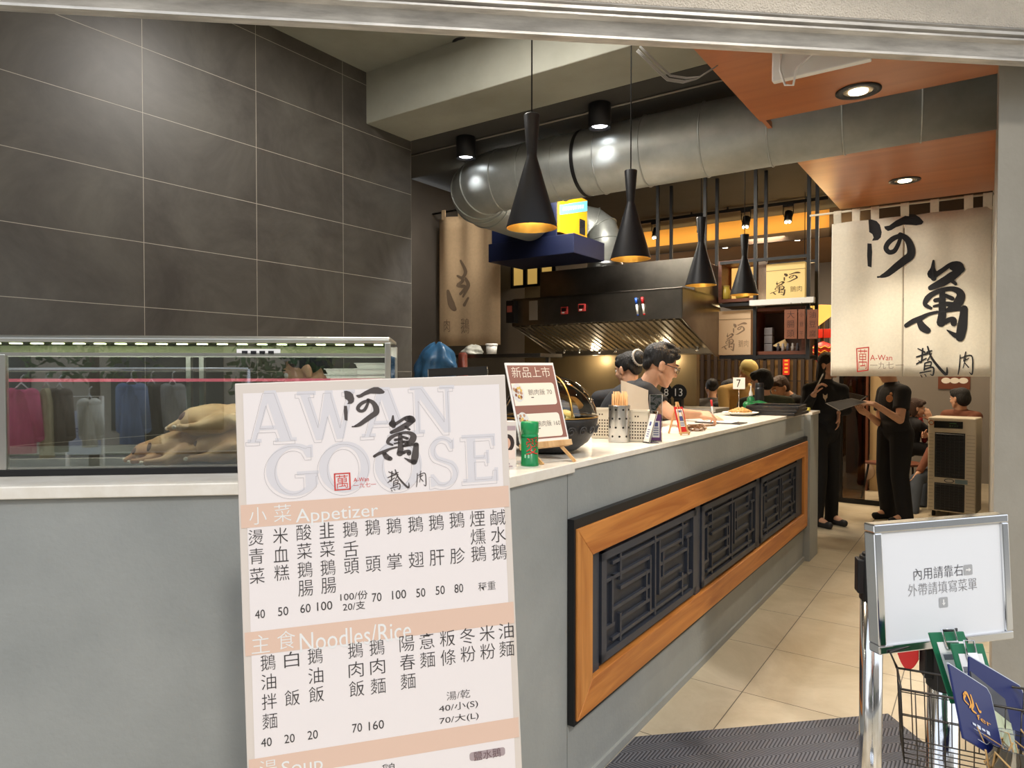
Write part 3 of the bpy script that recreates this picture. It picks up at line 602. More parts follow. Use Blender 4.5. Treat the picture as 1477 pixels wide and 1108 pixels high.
for i in range(9): m.poly([arc(cu - .032 + i * .008, cv + .018 - abs(i - 4) * .003, .007, .02, 0, 360, 12)[:-1]], V((0, -.0012 - i * .00005, 0)), XA, ZA, 1 + i % 2)
part('dish_picture', m, [mat('dish_white', (236, 232, 230), .5), mat('cooked_meat_pink', (206, 150, 138), .6), mat('cooked_meat_pale', (224, 190, 170), .6)], t_)
m = MB()
for x in (.06, MW_ - .06): m.bar((x, .03, -.25), (x, .03 + .34, -1.53), .03, .02)
m.bar((.06, .24, -1.0), (MW_ - .06, .24, -1.0), .02, .02); part('rear_strut', m, chrome, t_)

# ================================================================ A4 NOTICE ON A BELT POST
def surround(mb, x0, x1, z0, z1, w, y0, y1, m=0):
    mb.box(x0, x1, y0, y1, z1 - w, z1, m); mb.box(x0, x1, y0, y1, z0, z0 + w, m); mb.box(x0, x0 + w, y0, y1, z0 + w, z1 - w, m); mb.box(x1 - w, x1, y0, y1, z0 + w, z1 - w, m)
exec_yaw, exec_roll, exec_lean, exec_Y = .19484694, .02883278, .04016864, 1.4975543
d = ray(1259, 757); SO = E0 + d * (exec_Y / d.y)
e_x = V((math.cos(exec_yaw), math.sin(exec_yaw), 0)); nn_ = V((math.sin(exec_yaw), -math.cos(exec_yaw), 0)); e_z = V((0, 0, math.cos(exec_lean))) - nn_ * math.sin(exec_lean)
sg = Board(SO, e_x * math.cos(exec_roll) + e_z * math.sin(exec_roll), e_z * math.cos(exec_roll) - e_x * math.sin(exec_roll))
SWD, SHT = .35, .2846
t_ = thing('notice_frame', 'chrome framed white notice about dine-in and takeaway on a belt post', 'sign', sg.M())
m = MB(); surround(m, 0, SWD, -SHT, 0, .019, -.004, .03); part('frame', m, chrome, t_, .003)
m = MB(); m.box(.015, SWD - .015, .002, .026, -SHT + .015, -.015); part('sheet', m, mat('notice_sheet', (238, 239, 243), .35), t_)
zs = lambda x, y: (x * .3413 + 1220, y * .3413 + 730)
m = MB()
put(m, sg, '內用請靠右', *zs(394, 280), 210 * .3413, 50 * .3413, 0, .0012); part('black_lettering', m, mat('notice_ink', (92, 90, 94), .7), t_)
m = MB(); put(m, sg, '外帶請填寫菜單', *zs(412, 343), 292 * .3413, 52 * .3413, 0, .0012); part('grey_lettering', m, mat('notice_grey_ink', (150, 148, 150), .7), t_)
m = MB()
for x, y, k in ((519, 270, 0), (415, 408, 1)):
    cx, cz = sg.uv(*zs(x, y)); r = .0115; L = []
    for qx, qz, a0 in ((1, 1, 0), (-1, 1, 90), (-1, -1, 180), (1, -1, 270)): L += arc(cx + qx * (r - .003), cz + qz * (r - .003), .003, .003, a0, a0 + 90, 4)
    m.poly([L], V((0, .0013, 0)), XA, ZA, 0)
    P = [(-.7, .18), (.1, .18), (.1, .5), (.75, 0), (.1, -.5), (.1, -.18), (-.7, -.18)]
    if k: P = [(y_, -x_) for x_, y_ in P]
    m.poly([[(cx + x_ * r * .85, cz + z_ * r * .85) for x_, z_ in P]], V((0, .0008, 0)), XA, ZA, 1)
part('arrow_symbol', m, [mat('arrow_grey', (178, 178, 180), .6), paper], t_)
m = MB(); m.box(SWD / 2 - .02, SWD / 2 + .02, .03, .045, -SHT - .05, -SHT + .06); part('clamp', m, chrome, t_)

def belt_post(name, label, px, Y, ztop, r=.031):
    p = at_y(px, 900, Y); p.z = 0; t = thing(name, label, 'belt post', MW(p, -.25), 'belt posts at the entrance')
    m = MB(); m.cyl((0, 0, .02), (0, 0, ztop - .13), r, n=32); part('pole', m, chrome, t)
    m = MB(); m.lathe([(.01, 0), (.17, 0), (.172, .008), (.15, .022), (.05, .036), (r + .002, .045)], 36); part('base', m, chrome, t)
    m = MB(); m.cyl((0, 0, ztop - .13), (0, 0, ztop), r + .003, n=32); m.cyl((0, 0, ztop), (0, 0, ztop + .008), r - .004, n=32); part('head', m, black_paint, t, .002)
    m = MB(); m.box(-r - .012, -r + .006, -.022, .022, ztop - .11, ztop - .01); m.box(r - .006, r + .012, -.022, .022, ztop - .11, ztop - .01); part('belt_cassette', m, black_paint, t, .003)
    return p, t
pA, tA = belt_post('belt_post', 'chrome belt post with black head standing left of the white notice', 1257, 2.02, .955)
pB, tB = belt_post('belt_post', 'chrome belt post with black head under the white notice, carrying the wire basket', 1361, 1.545, .915)
# retractable belt sagging from one post to the other
a, b = pA + V((.03, -.015, .905)), pB + V((-.045, .02, .86)); m = MB(); R = []
for i in range(17):
    f = i / 16; p = a.lerp(b, f) + V((0, 0, -.11 * 4 * f * (1 - f))); R.append(p)
vs = [p + V((0, 0, h)) for p in R for h in (.024, -.024)] + [p + V((.003, .002, h)) for p in R for h in (.024, -.024)]; k = len(R)
m.add(vs, [(2 * i, 2 * i + 1, 2 * i + 3, 2 * i + 2) for i in range(k - 1)] + [(2 * k + 2 * i, 2 * k + 2 * i + 1, 2 * k + 2 * i + 3, 2 * k + 2 * i + 2) for i in range(k - 1)])
solo('barrier_belt', m, mat('red_webbing', (206, 30, 34), .7), None, 'red retractable belt sagging between the two chrome belt posts', 'belt')
# wire basket on the post
def zz(x, y): return (x * .2058 + 1300, y * .2056 + 880)
wire = mat('dark_wire', (78, 74, 70), .35, .9)
YB = 1.36
bk = [at_y(*zz(150, 480), YB + .06), at_y(*zz(200, 330), YB + .12), at_y(1500, 1052, YB - .02), at_y(1500, 985, YB + .16)]
base = at_y(*zz(520, 900), YB); t_ = thing('wire_basket', 'black wire basket of clipboards and folders hung on the belt post', 'basket', MW(base))
bw, bd_, bh = .30, .11, .16
yawb = .30; BM = MX.Translation(at_y(1420, 1035, 1.36) - base) @ MX.Rotation(yawb - .75, 4, 'Z')
m = MB()
def wires(mb):
    def loop(z, sx, sy): return [BM @ V((x * sx, y * sy, z)) for x, y in ((-bw / 2, -bd_ / 2), (bw / 2, -bd_ / 2), (bw / 2, bd_ / 2), (-bw / 2, bd_ / 2))]
    def line(P, r, close=True):
        for i in range(len(P) if close else len(P) - 1): mb.cyl(P[i], P[(i + 1) % len(P)], r, n=6)
    line(loop(.05, 1, 1), .0026)
    for z, q in ((.0, .985), (-.05, .97), (-.1, .95)): line(loop(z, q, q), .0013)
    for i in range(13):
        x = -bw / 2 + bw * i / 12
        for y in (-bd_ / 2, bd_ / 2): mb.cyl(BM @ V((x, y, .05)), BM @ V((x * .95, y * .95, -.1)), .0012, n=5)
    for i in range(6):
        y = -bd_ / 2 + bd_ * i / 5
        for x in (-bw / 2, bw / 2): mb.cyl(BM @ V((x, y, .05)), BM @ V((x * .95, y * .95, -.1)), .0012, n=5)
        mb.cyl(BM @ V((-bw / 2 * .95, y * .95, -.1)), BM @ V((bw / 2 * .95, y * .95, -.1)), .0012, n=5)
wires(m); part('wire_cage', m, wire, t_)
hk = BM @ V((-bw / 2, bd_ / 2, .05)); m = MB(); pq = V((pB.x - base.x, pB.y - base.y, .86 - base.z))
m.tube([hk, hk + V((-.01, .01, .03)), hk.lerp(pq, .6) + V((0, 0, .04)), pq + V((.0, -.036, .0))], .003, 6); part('hook', m, wire, t_)
class SM(MB):
    """mesh builder for a sheet drawn square and then set into its slanted corners"""
    S = MX.Identity(4)
    def mesh(s, name, mats): s.xf(SM.S); return super().mesh(name, mats)
def leaf(name, label, cat, grp, P, mats, th=.003, rad=0):
    TL, TR, BR, BL = [V(p) for p in P]; a = (TR - TL).normalized(); b0 = TL - BL; b = (b0 - a * a.dot(b0)).normalized(); bd = Board(TL, a, b); h = b0.length
    SM.S = MX(((1, 0, b0.dot(a) / h, 0), (0, 1, 0, 0), (0, 0, b0.dot(b) / h, 0), (0, 0, 0, 1)))
    t = thing(name, label, cat, bd.M(), grp); return t, bd, (TR - TL).length, h
green = mat('green_clipboard', (26, 110, 74), .45)
def clipboard(label, P):
    t, bd, w, h = leaf('clipboard', label, 'clipboard', 'green clipboards in the wire basket', P, None)
    m = SM(); m.box(0, w, 0, .004, -h, 0); part('board', m, green, t, .002)
    m = SM(); m.box(.012, w - .012, -.001, -.0004, -h, -.02); part('order_form', m, paper, t)
    m = SM(); bquad(m, w / 2 - .028, w / 2 + .028, -.056, -.045, -.0014)
    for i in range(6):
        for j in range(3): bquad(m, .02 + j * (w - .04) / 3, .02 + j * (w - .04) / 3 + (w - .04) / 4.2, -.075 - i * .012, -.0722 - i * .012, -.0014)
    part('form_print', m, mat('form_ink', (120, 122, 130), .7), t)
    m = SM(); m.tube([(.03, -.004, -.03), (.03, -.006, .006), (w - .03, -.006, .006), (w - .03, -.004, -.03)], .002, 6); m.box(.03, w - .03, -.007, -.002, -.034, -.018); part('clip', m, chrome, t)
    return t
def at4(pts, ys): return [at_y(*zz(*p), y) for p, y in zip(pts, ys)]
clipboard('green clipboard at the back of the basket, leftmost of the two', at4([(192, 158), (440, 150), (590, 640), (350, 660)], (1.45, 1.47, 1.43, 1.41)))
clipboard('green clipboard at the front of the basket with the clearer order form', at4([(345, 235), (575, 235), (700, 700), (470, 700)], (1.41, 1.43, 1.39, 1.37)))
navy = mat('navy_folder', (18, 32, 92), .4)
def folder(label, P, deco):
    t, bd, w, h = leaf('menu_folder', label, 'folder', 'navy folders in the wire basket', P, None)
    m = SM(); L = [(0, 0), (w * .93, 0), (w, -w * .07), (w, -h), (0, -h)]; m.prism(L, -.002, .002); m.xf(MX.Rotation(math.pi / 2, 4, 'X')); part('cover', m, navy, t, .001)
    m = SM(); m.tube([(0, 0, 0), (w * .93, 0, 0), (w, 0, -w * .07), (w, 0, -h)], .0022, 6); part('clear_edge', m, mat('clear_edge', (190, 196, 206), .2), t)
    if deco:
        m = SM(); f = lambda x, y: V((x * w, -.0032, -y * h))
        for P_, w_ in (([(.2, .36), (.3, .3), (.36, .42), (.3, .5)], [.02, .05, .04, .02]), ([(.26, .33), (.2, .42), (.3, .46)], [.05, .03, .02]), ([(.4, .28), (.42, .4), (.36, .5), (.46, .52)], [.03, .05, .04, .02]), ([(.5, .36), (.55, .46), (.6, .44)], [.02, .04, .02])):
            Q, X, Lx, Rx = ribbon([(x * w, -y * h) for x, y in P_], [q * h for q in w_]); k = len(Q); m.add([(p.x, -.0032, p.y) for p in Lx] + [(p.x, -.0032, p.y) for p in Rx], [(i, i + 1, k + i + 1, k + i) for i in range(k - 1)])
        text(m, 'fer', V((0, -.0032, 0)), XA, ZA, w * .62, -h * .56, w * .34, h * .075); part('gold_logo', m, mat('gold_print', (226, 160, 64), .5), t)
        m = SM(); [bquad(m, w * (.3 + .11 * i), w * (.3 + .11 * i) + w * .08, -h * (.72 + .012 * (i % 2)), -h * (.69 - .01 * (i % 2)), -.0032) for i in range(4)]
        bquad(m, w * .3, w * .8, -h * .775, -h * .77, -.0032); bquad(m, w * .35, w * .8, -h * .9, -h * .892, -.0032); part('white_print', m, mat('pale_print', (206, 212, 226), .6), t)
    return t
folder('navy folder standing upright at the back right of the basket', at4([(470, 322), (850, 545), (850, 1010), (470, 780)], (1.36, 1.40, 1.35, 1.31)), False)
folder('navy folder with an orange and white printed cover in front', at4([(325, 375), (612, 560), (725, 1010), (430, 900)], (1.26, 1.30, 1.24, 1.20)), True)
t_, bd, w, h = leaf('leaflet', 'dark leaflet in a clear sleeve between the two navy folders', 'leaflet', None, at4([(480, 430), (722, 625), (800, 1010), (560, 830)], (1.31, 1.345, 1.295, 1.26)), None)
m = SM(); m.box(0, w, -.0015, .0015, -h, 0); part('sheet', m, mat('leaflet_dark', (34, 38, 52), .3), t_)
m = SM(); m.box(w * .35, w * .98, -.0035, -.002, -h, -h * .45); part('pale_insert', m, mat('leaflet_green', (196, 204, 170), .5), t_)
# raffia in a clear cup at the corner of the picture
pc = at_y(1462, 1100, 1.22); t_ = thing('raffia_bundle', 'pale raffia bundle at the bottom right in front of the folders', 'raffia', MW(pc))
m = MB(); rnd = random.Random(3)
for i in range(26):
    a0 = rnd.uniform(0, 6.28); q = [V((math.cos(a0 + k * rnd.uniform(.1, .5)) * (.012 + .012 * k * rnd.uniform(.3, 1)), math.sin(a0 + k * .4) * (.012 + .01 * k), -.10 + .028 * k * rnd.uniform(.7, 1.2))) for k in range(6)]
    m.tube(q, rnd.uniform(.0008, .002), 5)
part('strands', m, mat('raffia', (200, 160, 104), .7, var=.2, scale=40), t_)
m = MB(); m.lathe([(.03, -.12), (.046, .035), (.048, .037), (.046, .039), (.029, -.118)], 28); part('clear_cup', m, pane_mat('clear_cup', (240, 240, 236), .08), t_)

# ================================================================ DOOR MAT
P = [at_z(912, 1066, 0), at_z(1281, 1032, 0), at_z(1360, 1096, 0)]; e1 = (P[1] - P[0]).normalized(); e2 = V((e1.y, -e1.x, 0)); Lw = (P[1] - P[0]).length
P0 = at_z(905, 1067, 0) - e1 * .12; Wm = Lw + .12
mm = bpy.data.materials.new('herringbone_mat'); mm.use_nodes = True; n = mm.node_tree; b_ = n.nodes['Principled BSDF']; b_.inputs['Roughness'].default_value = .95
tcd = n.nodes.new('ShaderNodeTexCoord'); sx_ = n.nodes.new('ShaderNodeSeparateXYZ'); n.links.new(tcd.outputs['Object'], sx_.inputs[0])
def mth(op, a, b=None):
    q = n.nodes.new('ShaderNodeMath'); q.operation = op
    for i, v in enumerate((a, b)):
        if v is None: continue
        if isinstance(v, (int, float)): q.inputs[i].default_value = v
        else: n.links.new(v, q.inputs[i])
    return q.outputs[0]
zig = mth('PINGPONG', sx_.outputs['Y'], .055); hh = mth('ADD', sx_.outputs['X'], zig); st_ = mth('PINGPONG', hh, .009); hgt = mth('DIVIDE', st_, .009)
rp = n.nodes.new('ShaderNodeValToRGB'); rp.color_ramp.elements[0].position = .15; rp.color_ramp.elements[1].position = .6; rp.color_ramp.elements[0].color = lin((50, 50, 56)); rp.color_ramp.elements[1].color = lin((106, 106, 112)); n.links.new(hgt, rp.inputs[0]); n.links.new(rp.outputs[0], b_.inputs['Base Color'])
bpn = n.nodes.new('ShaderNodeBump'); bpn.inputs['Strength'].default_value = .8; bpn.inputs['Distance'].default_value = .004; n.links.new(hgt, bpn.inputs['Height']); n.links.new(bpn.outputs[0], b_.inputs['Normal'])
MM = MX(((e1.x, -e2.x, 0, P0.x), (e1.y, -e2.y, 0, P0.y), (0, 0, 1, 0), (0, 0, 0, 1))); MI = MM.inverted()
tA_ = 0
a_ = GEO.intersect_line_line(P[0], P[1], st(S_CTR + .02, 0), st(S_CTR + .02, 1))[0]
m = MB(); m.prism([(q.x, q.y) for q in (MI @ a_, MI @ P[1], MI @ (P[1] + (P[2] - P[1]).normalized() * .55), MI @ (a_ - U * .75))], .0005, .009)
solo('door_mat', m, mm, MM, 'dark herringbone door mat on the tiles at the entrance', 'mat', None, .002)
# ================================================================ GLASS DISPLAY CASE (facade frame)
def fy(px, py, y): return at_pl(px, py, fac(0, y), FN)
def fx_of(p): return (p.x * cb + (p.y - 1.974) * sb)
GY = .27                                                        # front pane behind the counter edge
cr_ = fx_of(fy(562, 600, GY)); cl_ = -2.3; zb0 = ZT + .003; zt0 = 1.612
t_ = thing('display_case', 'long glass display case of cooked geese on the white worktop', 'display case', MF(0, 0))
alu = mat('aluminium', (200, 200, 192), .32, .95)
m = MB(); m.box(cl_, cr_, GY - .012, GY + .008, zb0, zb0 + .018); part('base_rail', m, black_paint, t_)
m = MB(); prof = [(GY - .010, zt0 - .022), (GY - .012, zt0 - .012), (GY - .004, zt0 - .003), (GY + .02, zt0), (GY + .40, zt0), (GY + .40, zt0 - .012), (GY + .02, zt0 - .012), (GY + .006, zt0 - .022)]
n = len(prof); m.add([(cl_, y, z) for y, z in prof] + [(cr_, y, z) for y, z in prof], [(i, (i + 1) % n, n + (i + 1) % n, n + i) for i in range(n)] + [tuple(range(n)), tuple(range(2 * n - 1, n - 1, -1))])
part('top_housing', m, alu, t_, .002)
m = MB(); m.box(cl_, cr_ - .014, GY - .006, GY + .006, zt0 - .064, zt0 - .054); part('front_rail', m, alu, t_)
m = MB(); m.box(cl_, cr_ - .014, GY - .004, GY - .001, zt0 - .054, zt0 - .022); part('lamp_pane', m, pane_mat('green_pane', (206, 214, 190), .12), t_)
m = MB(); m.box(cl_, cr_ - .02, GY + .05, GY + .09, zt0 - .022, zt0 - .013); lb_ = part('lamp_bar', m, alu, t_)
m = MB()
for i in range(24): x = cr_ - .04 - i * .062; m.box(x - .014, x + .014, GY + .06, GY + .08, zt0 - .026, zt0 - .0225)
part('led', m, mat('cool_led', (255, 255, 244), .5, emit=(255, 252, 236), estr=12), lb_)
for q in (.3, .9, 1.5): lamp('case_light', 'AREA', fac(cr_ - q, GY + .07, zt0 - .03), 1.3, (1, .96, .88), (0, .12, -1), shape='RECTANGLE', size=.55, size_y=.03)
m = MB(); m.box(cl_, cr_ - .01, GY - .003, GY + .003, zb0 + .018, zt0 - .06); part('front_pane', m, pane_mat('case_glass', (240, 246, 242), .17), t_)
m = MB(); m.box(cr_ - .008, cr_, GY + .006, GY + .36, zb0 + .018, zt0 - .06); part('end_pane', m, MATS['case_glass'], t_)
m = MB(); m.box(cr_ - .014, cr_ + .004, GY - .012, GY + .006, zb0, zt0 - .02); m.box(cr_ - .014, cr_ + .004, GY + .37, GY + .40, zb0, zt0 - .02); part('corner_post', m, alu, t_, .002)
for px in (4,): x = fx_of(fy(px, 600, GY)); mm_ = MB(); mm_.box(x - .012, x + .012, GY - .008, GY + .012, zb0 + .018, zt0 - .06); part('mullion', mm_, alu, t_, .002)
x = fx_of(fy(272, 600, GY + .37)); x9 = fx_of(fy(291, 600, GY + .37)); m = MB(); m.box(x - .008, x + .008, GY + .37, GY + .395, zb0, zt0 - .02); m.box(x9 - .008, x9 + .008, GY + .37, GY + .395, zb0, zt0 - .02); m.box(cl_, cr_, GY + .372, GY + .392, zb0 + .018, zb0 + .05); m.box(cl_, cr_, GY + .372, GY + .392, zt0 - .06, zt0 - .02); part('sliding_door_frame', m, alu, t_)
m = MB(); m.box(cl_, cr_ - .01, GY + .01, GY + .36, zb0 + .001, zb0 + .006); part('tray', m, steel, t_)
m = MB(); m.box(cl_, cr_ - .01, GY + .2, GY + .36, 1.468, 1.474); part('glass_shelf', m, pane_mat('shelf_glass', (225, 240, 232), .1), t_)
m = MB(); m.box(cl_, cr_ - .005, GY + .19, GY + .2, 1.466, 1.476); part('shelf_lip', m, mat('reflection_pink', (196, 96, 116), .35), t_)  # shelf lip, its pinkish colour painting in a reflection line
x0, x1 = fx_of(fy(342, 510, GY)), fx_of(fy(405, 510, GY)); zc = fy(370, 509, GY).z
m = MB(); m.box(x0, x1, GY - .0052, GY - .0032, zc - .012, zc + .012, 0)
[bquad(m, x0 + (x1 - x0) * (.12 + .2 * i), x0 + (x1 - x0) * (.25 + .2 * i), zc - .005, zc + .006, GY - .0060, 1) for i in range(4)]; part('sticker', m, [paper, ink], t_)
# cooked geese
skin_g = mat('cooked_goose_skin', (178, 134, 96), .4, col2=(206, 172, 130), scale=9, bump=.35, bscale=220)
skin_g2 = mat('cooked_goose_skin_dark', (160, 96, 60), .4, col2=(206, 164, 118), scale=10, bump=.35, bscale=220)
def remesh(mb, voxel, smooth=6, name='m', fac_=.5):
    me = mb.mesh(name, []); o = bpy.data.objects.new(name, me); C.objects.link(o)
    r = o.modifiers.new('r', 'REMESH'); r.mode = 'VOXEL'; r.voxel_size = voxel
    if smooth: q = o.modifiers.new('s', 'SMOOTH'); q.iterations = smooth; q.factor = fac_
    dg = bpy.context.evaluated_depsgraph_get(); dg.update(); out = bpy.data.meshes.new_from_object(o.evaluated_get(dg))
    bpy.data.objects.remove(o); bpy.data.meshes.remove(me)
    for p in out.polygons: p.use_smooth = True
    return out
def mpart(name, me, mats, parent, label=None):
    me.name = name; me.materials.clear()
    for q in _ml(mats): me.materials.append(q)
    o = bpy.data.objects.new(name, me); C.objects.link(o); o.parent = parent; return tag(o, label)
def goose_mesh(k):
    m = MB(); rr = random.Random(k)
    m.ball((0, 0, .085), (.15, .095, .082)); m.ball((-.07, 0, .08), (.10, .08, .07)); m.ball((.07, 0, .10), (.09, .085, .075))
    m.cap((-.12, 0, .07), (-.20, 0, .045), .045, .014)                                    # rump and tail
    for q in (-1, 1):
        m.cap((-.02, q * .085, .075), (-.10, q * .10, .05), .05, .026); m.cap((-.10, q * .10, .05), (-.17, q * .085, .045), .024, .013); m.ball((-.175, q * .085, .045), .017)   # thigh, stump
        m.cap((.08, q * .085, .11), (.0, q * .115, .09), .03, .022); m.cap((.0, q * .115, .09), (.085, q * .12, .07), .02, .015); m.cap((.085, q * .12, .07), (.12, q * .10, .06), .014, .007)  # folded wing
    m.cap((.13, 0, .12), (.185, .02, .10), .034, .026); m.cap((.185, .02, .10), (.20, .06, .06), .024, .02)
    return remesh(m, .0065, 5, 'goose')
G1, G2 = goose_mesh(1), goose_mesh(2)
def goose(px, py, y, rz, tilt, sc, lab, mt, me, roll=0):
    p = fy(px, py, y); p.z = max(p.z, zb0 + .008); sc *= 1.1; t = thing('cooked_goose', lab, 'goose', MX.Translation(p) @ MX.Rotation(B + rz, 4, 'Z') @ MX.Rotation(tilt, 4, 'Y') @ MX.Rotation(roll, 4, 'X') @ MX.Scale(sc, 4), 'cooked geese in the glass case')
    o = mpart('body', me.copy(), mt, t)
    m = MB()
    for q in (-1, 1): m.cyl((-.172, q * .085, .045), (-.196, q * .082, .044), .008, .0065, 10); m.ball((-.197, q * .082, .044), .009)
    part('leg_bone', m, mat('bone', (226, 214, 196), .5), t)
    m = MB(); m.ball((0, 0, 0), (.012, .036, .03), 0, 16, 10); m.xf(MX.Translation((-.152, 0, .098)) @ MX.Rotation(math.radians(32), 4, 'Y')); part('body_cavity', m, mat('cavity', (92, 62, 58), .6), t)
    return t
pale_g = mat('pale_goose', (196, 158, 116), .4, col2=(214, 184, 142), scale=9, bump=.35, bscale=220)
goose(296, 700, GY + .25, .3, 0, .62, 'cooked goose at the back of the bottom layer, mostly covered', skin_g2, G1)
goose(336, 700, GY + .14, .35, 0, .66, 'cooked goose at the bottom right of the pile beside the menu board', skin_g, G2)
goose(236, 700, GY + .14, .55, 0, .50, 'small cooked goose lying lowest at the left of the pile', skin_g2, G1)
goose(268, 678, GY + .155, .5, .0, .64, 'cooked goose in the middle of the pile with its open end to the left', skin_g, G1, .15)
goose(306, 662, GY + .25, .3, .1, .62, 'cooked goose behind the middle one, touching the rear door', skin_g2, G2)
goose(314, 636, GY + .15, .5, .12, .68, 'pale cooked goose on top of the pile, its open end to the left', pale_g, G2, -.1)
goose(352, 652, GY + .22, .9, .05, .66, 'reddish cooked goose at the right end of the upper layer', mat('reddish_goose', (150, 84, 54), .4, col2=(192, 140, 98), scale=9, bump=.35, bscale=220), G1)
# stacked white takeaway boxes
def boxstack(px, py, y, n, where):
    p0 = fy(px, py, y)
    for i in range(n):
        t = thing('takeaway_box', ('lowest ' if i == 0 else 'topmost ' if i == n - 1 else 'one of the middle ') + 'white takeaway box of the stack ' + where, 'takeaway box', MX.Translation(p0 + V((0, 0, i * .019))) @ MX.Rotation(B, 4, 'Z'), 'takeaway boxes ' + where)
        if 0 < i < n - 1: t['label'] = 'white takeaway box inside the stack ' + where
        m = MB(); m.hexa([(-.055, -.04, 0), (.055, -.04, 0), (.055, .04, 0), (-.055, .04, 0), (-.062, -.046, .017), (.062, -.046, .017), (.062, .046, .017), (-.062, .046, .017)]); part('tub', m, white_pl, t, .002)
        m = MB(); m.box(-.065, .065, -.049, .049, .0155, .0185); part('lid', m, white_pl, t)
boxstack(497, 562, GY + .30, 4, 'in the middle of the case shelf'); boxstack(540, 562, GY + .26, 5, 'at the right end of the case')

# ================================================================ THINGS ON THE COUNTER
def on_ctr(px, py): return at_z(px, py, ZT)
def seat(px, py, r=0): p = on_ctr(px, py); return p + V((p.x, p.y, 0)).normalized() * r    # py = nearest foot, r = depth to the centre
# boxed product with a portrait on it
p = seat(733, 676, .03); t_ = thing('product_box', 'pale box printed with a portrait, left of the green canister', 'box', MW(p, .25))
PW, PH = .085, .155
m = MB(); m.box(-PW / 2 - .02, PW / 2 - .02, -.02, .02, 0, PH); part('carton', m, mat('carton_pale', (226, 216, 206), .6), t_, .001)
m = MB(); Y0 = -.0206; c0 = -.008
m.poly([arc(c0, .083, .024, .03, 0, 360, 20)[:-1]], V((0, Y0, 0)), XA, ZA, 0); m.poly([arc(c0 - .004, .082, .015, .02, 0, 360, 20)[:-1]], V((0, Y0 - .0003, 0)), XA, ZA, 1); bquad(m, c0 - .03, c0 + .026, .03, .06, Y0 - .0002, 2); bquad(m, -.055, .02, .125, .14, Y0 - .0002, 3); bquad(m, -.05, .0, .012, .017, Y0 - .0002, 3); bquad(m, -.05, .01, .004, .008, Y0 - .0002, 3)
part('portrait_print', m, [mat('hair_print', (52, 40, 36), .6), mat('skin_print', (214, 172, 148), .6), mat('dress_print', (230, 208, 196), .6), mat('mauve_type', (176, 156, 160), .6)], t_)
# green canister with red cut-out
p = seat(764, 674, .03); t_ = thing('green_canister', 'green cylindrical canister with a red paper-cut character on it', 'canister', MW(p, .1))
gz = mat('green_tin', (24, 128, 72), .3)
m = MB(); m.lathe([(.0, 0), (.030, 0), (.0305, .004), (.0305, .012), (.029, .014), (.029, .1), (.0, .1)], 32); part('can', m, gz, t_)
m = MB(); m.lathe([(.03, .1005), (.03, .104), (.0285, .106), (.0285, .112), (.0305, .114), (.0305, .146), (.028, .151), (.0, .152)], 32); part('lid', m, mat('green_lid', (30, 146, 84), .3), t_)
m = MB(); vs, fs, w0, h0 = glyphs('愛')
Lc = lambda x, y: V((math.sin((x / w0 - .35) * 1.5) * .0308, -math.cos((x / w0 - .35) * 1.5) * .0308, .042 + y / h0 * .058))
m.add([Lc(x, y) for x, y in vs], fs); part('paper_cut', m, mat('paper_cut_red', (214, 52, 46), .6), t_)
m = MB(); m.add([V((math.sin(a) * .0296, -math.cos(a) * .0296, z)) for a in (-.75, -.55, -.35, -.15) for z in (.03, .042)], [(0, 2, 3, 1), (4, 6, 7, 5)]); part('pale_print', m, mat('pale_green_print', (150, 206, 170), .5), t_)
# easel sign
k_ = 1.057; EO = E0 + (V((-.02437678, 2.29465229, 1.52924728)) - E0) * k_
eb = Board(EO, (.80315519, .59572385, .00740514), (-.18613975, .23910765, .95298453)); ew, eh = .222, .2945
t_ = thing('easel_sign', 'small brown and white dish sign on a wooden easel on the worktop', 'sign', eb.M())
m = MB(); m.box(0, ew, 0, .004, -eh, 0); part('card', m, paper, t_)
m = MB(); bquad(m, .006, ew - .006, -eh + .012, -.010, -.0006); part('brown_print', m, mat('brown_print', (150, 104, 92), .6), t_)
ze = lambda x, y: (x * .16701 + 720, y * .16701 + 515)
m = MB(); cream = mat('cream_print', (246, 238, 222), .6)
for (xa, ya, xb, yb) in ((100, 225, 505, 415), (150, 485, 555, 685)):
    u0, v0 = eb.uv(*ze(xa, ya)); u1, v1 = eb.uv(*ze(xb, yb)); u0 = max(u0, .0065); r = .012; u1 = min(u1, ew - .012); L = []
    vm0, vm1 = -eh * ((ya - 48) / 678) , -eh * ((yb - 48) / 678)
    for qx, qz, a0 in ((u1 - r, vm0 - r, 0), (u0 + .001, vm0 - .001, 90), (u0 + .001, vm1 + .001, 180), (u1 - r, vm1 + r, 270)): rr = r if a0 in (0, 270) else .001; L += arc(qx, qz, rr, rr, a0, a0 + 90, 6)
    m.poly([L], V((0, -.0009, 0)), XA, ZA)
part('cream_panel', m, cream, t_)
m = MB(); put(m, eb, '新品上市', *ze(275, 132), 330 * .167, 92 * .167, 0, -.0012); part('white_lettering', m, cream, t_)
m = MB(); put(m, eb, '鵝肉飯 70', *ze(352, 303), 205 * .167, 50 * .167, 0, -.0014); put(m, eb, '鵝肉飯 160', *ze(425, 572), 205 * .167, 50 * .167, 0, -.0014); [bquad(m, eb.uv(*ze(x, y))[0] - .006, eb.uv(*ze(x, y))[0] + .006, eb.uv(*ze(x, y))[1] - .0015, eb.uv(*ze(x, y))[1] + .0015, -.0014) for x, y in ((287, 350), (345, 618))]
part('dark_lettering', m, mat('dark_brown_ink', (92, 76, 70), .7), t_)
